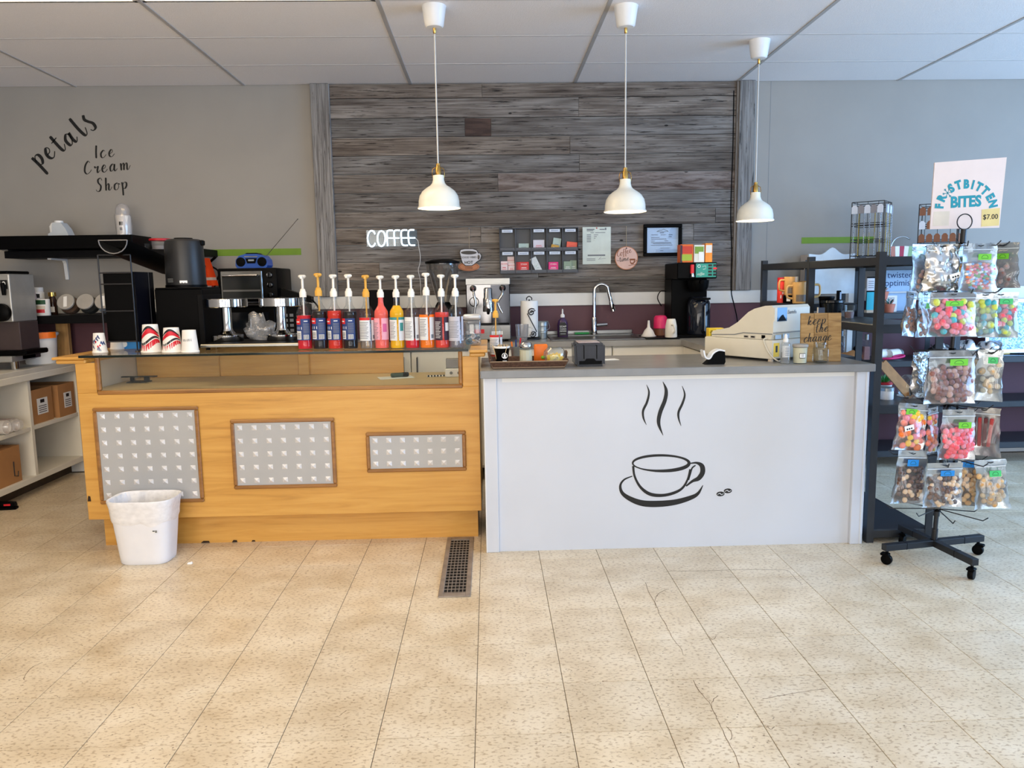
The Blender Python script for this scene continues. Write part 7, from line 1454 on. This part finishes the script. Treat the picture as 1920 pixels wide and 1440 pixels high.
def bag(u0, u1, v0, v1, y, yaw, label, pal=None, n=20, r=.016, st_=None, front='clear', fill=.62, roll=0., stick=(.05, -.3), extra=None, squash=1.):
    a, b = at((u0+u1)/2, v0, y), at((u0+u1)/2, v1, y); h = a.z-b.z; cy_ = max(.35, math.cos(yaw)); w = (at(u1, v0, y).x-at(u0, v0, y).x)/cy_
    t = thing('sweet_bag', label, 'bag of sweets', (a.x, y, a.z), group='hanging bags of sweets', rot=(0, roll, yaw)); rng = random.Random(u0*7+v0); th = min(.03, w*.2)*squash
    def prof(fz): return th*(0.06 if fz < .16 else min(1, .06+1.5*((fz-.16)/.84))*(1-.55*max(0, (fz-.8)/.2)))
    nx, nz = (12, 16) if front != 'silver' else (20, 28)
    def sheet(sgn, amp, seed):
        mb = MB(); V = []
        for i in range(nz+1):
            fz = i/nz; row = []
            for j in range(nx+1):
                fx = -1+2*j/nx; x = fx*w/2*(1-.03*math.sin(fz*PI)); bul = prof(fz)*max(0, 1-fx*fx)**.6
                nn = noise.noise(Vector((x*34+seed, fz*7, seed)))*amp*(.3+(abs(fx) > .6)*.5+(fz < .2)*.4)+.5*noise.noise(Vector((x*80, fz*15, seed+4)))*amp*.9
                edge = .01*noise.noise(Vector((fz*7, u0*.37, fx*2)))*abs(fx)**4+fx*.012*fz*fz
                row.append(mb.bm.verts.new((x+edge, sgn*(bul+.0012)+nn, -fz*h)))
            V.append(row)
        for i in range(nz):
            for j in range(nx): mb._f([V[i][j], V[i+1][j], V[i+1][j+1], V[i][j+1]])
        return mb
    fm = {'clear': m_filmc, 'cool': m_filmb, 'silver': m_silv}[front]
    sheet(1, .004, 3.1+u0).build('back_sheet', m_silv, t, smooth=70, rn=False); sheet(-1, .0045 if front != 'silver' else .02, 9.7+u0).build('front_sheet', fm, t, smooth=70, rn=False)
    MB().box(-w*.49, w*.49, -.0042, -.002, -h*.14, -h*.12, .0008).build('zip_strip', m_zip, t)
    MB().tube([(-.012, -.004, -h*.045), (0, -.005, -h*.06), (.012, -.004, -h*.045)], .0022, 5).build('hang_hole', m_ink, t)
    if pal:
        cols = PAL[pal]; pts = []
        tries = 0
        n = int(n*1.5)
        while len(pts) < n and tries < 2500:
            tries += 1; x = rng.uniform(-.4, .4)*w; fz = rng.uniform(1-fill, .92); z = -fz*h
            if fz > .8 and abs(x) > .3*w: continue
            if all((x-q[0])**2+(z-q[1])**2 > (1.08*r)**2 for q in pts): pts.append((x, z))
        if r < .011:
            for ci, (k, c) in enumerate(cols):
                mb = MB()
                for x, z in pts[ci::len(cols)]: mb.sphere((x, -max(0, prof(-z/h)*.55-r*.4), z), r, (1.25, .8, .8), 7, 5)
                stuff(mb.build('jelly_beans', mat('sweet '+k, c, .35, var=.12, scale=3), t, smooth=80))
        else:
            for x, z in pts:
                k, c = rng.choice(cols); f = max(0, 1-(2*x/w)**2)**.6
                o = link('sweet', cmesh(k, c), t, (x, -max(0, prof(-z/h)*f-r*.55), z), (0, rng.uniform(0, 3), 0)); s = r*rng.uniform(.8, 1.12); o.scale = (s, s*.8, s)
    if st_ is not None:
        sx, sz = stick; zc = sz*h; y_ = -(prof(-sz)*.9+.006)
        s = MB().box(-w*.19, w*.19, y_-.0008, y_, -h*.06, h*.06).build('sticker', st_, t, loc=(sx*w, 0, zc)); mb = MB(); mb.ribbon(catmull([(-w*.1, -.004), (-w*.05, .007), (w*.05, .007), (w*.1, -.004)], 4), [.0018]*13, y_-.0008, .0005); mb.ribbon([(-w*.1, -.007), (w*.1, -.007)], [.0018]*2, y_-.0008, .0005); mb.build('sticker_print', mat('dark green print', (30, 78, 44), .5), s)
    if extra:
        sx, sz = extra; y_ = -(prof(-sz)+.0075); s = MB().box(-w*.16, w*.16, y_-.0008, y_, -h*.055, h*.055).build('info_label', m_paper, t, loc=(sx*w, 0, sz*h), rot=(0, -.3, 0)); mb = MB(); [mb.lathe([(.0, .0), (.0045, .0), (.0045, .0006), (0, .0007)], 8, ((k-1)*.011, y_-.0008, -.004), axis='y') for k in range(3)]; mb.build('info_dots', m_ink, s)
    return t
# top tier
bag(1706, 1768, 458, 545, 3.63, .35, 'silver foil pouch with a small window, top left of the stand', 'dusty', 8, .014, m_stg, 'clear', .45, stick=(.15, -.28), extra=(.2, -.62))
bag(1738, 1798, 458, 545, 3.55, -.1, 'crumpled silver foil pouch showing its back, top tier', front='silver', extra=(.3, -.68))
bag(1790, 1838, 458, 545, 3.60, .15, 'bag of orange and yellow jelly beans, top tier', 'jelly_warm', 60, .0085, m_stg, 'clear', .55, stick=(.1, -.35))
bag(1807, 1870, 456, 548, 3.50, -.03, 'bag of mixed jelly beans with a green sticker, top tier', 'jelly_mix', 70, .0085, m_stg, 'cool', .58, stick=(.1, -.28))
bag(1864, 1897, 455, 540, 3.58, -.9, 'bag of dark brown sweets turned aside, top right', 'cocoa', 10, .014, m_stg, 'cool', .5)
# second tier
bag(1690, 1730, 548, 630, 3.66, .75, 'dusty beige bag hanging sideways, second tier far left', 'dusty', 12, .014, None, 'clear', .6, roll=.1)
bag(1716, 1756, 548, 632, 3.62, .6, 'dusty beige bag behind the pastel one, second tier', 'dusty', 14, .014, m_stg, 'clear', .6)
bag(1744, 1832, 548, 631, 3.47, .03, 'large bag of pastel puffed sweets with a green sticker', 'pastel', 26, .0185, m_stg, 'clear', .8, stick=(0, -.25))
bag(1828, 1868, 549, 632, 3.56, -.35, 'bag of teal and green puffed sweets, second tier', 'teal', 14, .0175, None, 'cool', .8)
bag(1850, 1904, 548, 633, 3.59, -.3, 'bag of pink and teal puffed sweets, second tier right', 'pinkmix', 18, .0165, m_stm, 'cool', .8, stick=(.15, -.2))
# third tier
bag(1706, 1748, 660, 745, 3.63, .5, 'silver foil pouch showing its back, third tier left', front='silver')
bag(1732, 1764, 662, 748, 3.54, .8, 'bag of cocoa sweets seen edge on, third tier', 'cocoa', 12, .0155, None, 'clear', .7)
bag(1743, 1830, 657, 757, 3.47, -.02, 'large bag of cocoa-dusted sweets with a green sticker', 'cocoa', 30, .0185, m_stg, 'clear', .68, stick=(.12, -.22))
bag(1824, 1852, 660, 750, 3.60, -.8, 'bag of ivory sweets seen edge on, third tier', 'ivory', 12, .0155, None, 'clear', .85)
bag(1842, 1875, 656, 752, 3.52, -.6, 'bluish bag of ivory sweets, third tier right', 'ivory', 9, .0155, m_stm, 'cool', .8, stick=(.1, -.2))
# fourth tier
bag(1686, 1744, 757, 845, 3.52, .12, 'bag of peach and yellow sweets with a white label', 'peach', 18, .0185, m_stg, 'clear', .8, roll=.1, stick=(-.1, -.17), extra=(-.2, -.5))
bag(1735, 1766, 764, 850, 3.57, .6, 'bag of rose and orange sweets beside the peach one', 'peach', 14, .0165, None, 'clear', .85)
bag(1768, 1829, 768, 862, 3.47, -.05, 'bag of red berry sweets with a green sticker', 'berry', 26, .016, m_stg, 'clear', .6, stick=(.15, -.3))
t = bag(1826, 1866, 764, 855, 3.58, -.7, 'bag of dark red fruit strips, fourth tier right', None, 0, .01, None, 'clear')
for k in range(4):
    mb = MB(); mb.box(-.008, .008, -.004, .004, -.19, -.05, .003); mb.build('fruit_strip', mat('red fruit leather' if k % 2 else 'dark fruit leather', (176, 52, 52) if k % 2 else (96, 34, 40), .4), t, loc=(-.045+.028*k, -.006, 0), rot=(0, .05*(k-1.5), 0))
# bottom tier
bag(1683, 1741, 845, 945, 3.50, .1, 'bag of chocolate nougat clusters, lowest tier left', 'nougat', 30, .0135, m_stb, 'clear', .68, roll=.06, stick=(.0, -.22))
bag(1738, 1806, 868, 952, 3.45, 0, 'bag of chocolate nougat clusters, lowest tier front', 'nougat', 30, .0135, m_stb, 'clear', .68, stick=(.05, -.22))
bag(1802, 1852, 862, 950, 3.57, -.3, 'bag of round caramel sweets, lowest tier behind', 'caramel', 18, .0165, m_stb, 'clear', .75, stick=(-.2, -.1))
bag(1832, 1881, 862, 955, 3.48, -.25, 'bag of round caramel sweets, lowest tier right', 'caramel', 14, .0165, m_stm, 'cool', .7, roll=-.1, stick=(.12, -.27))
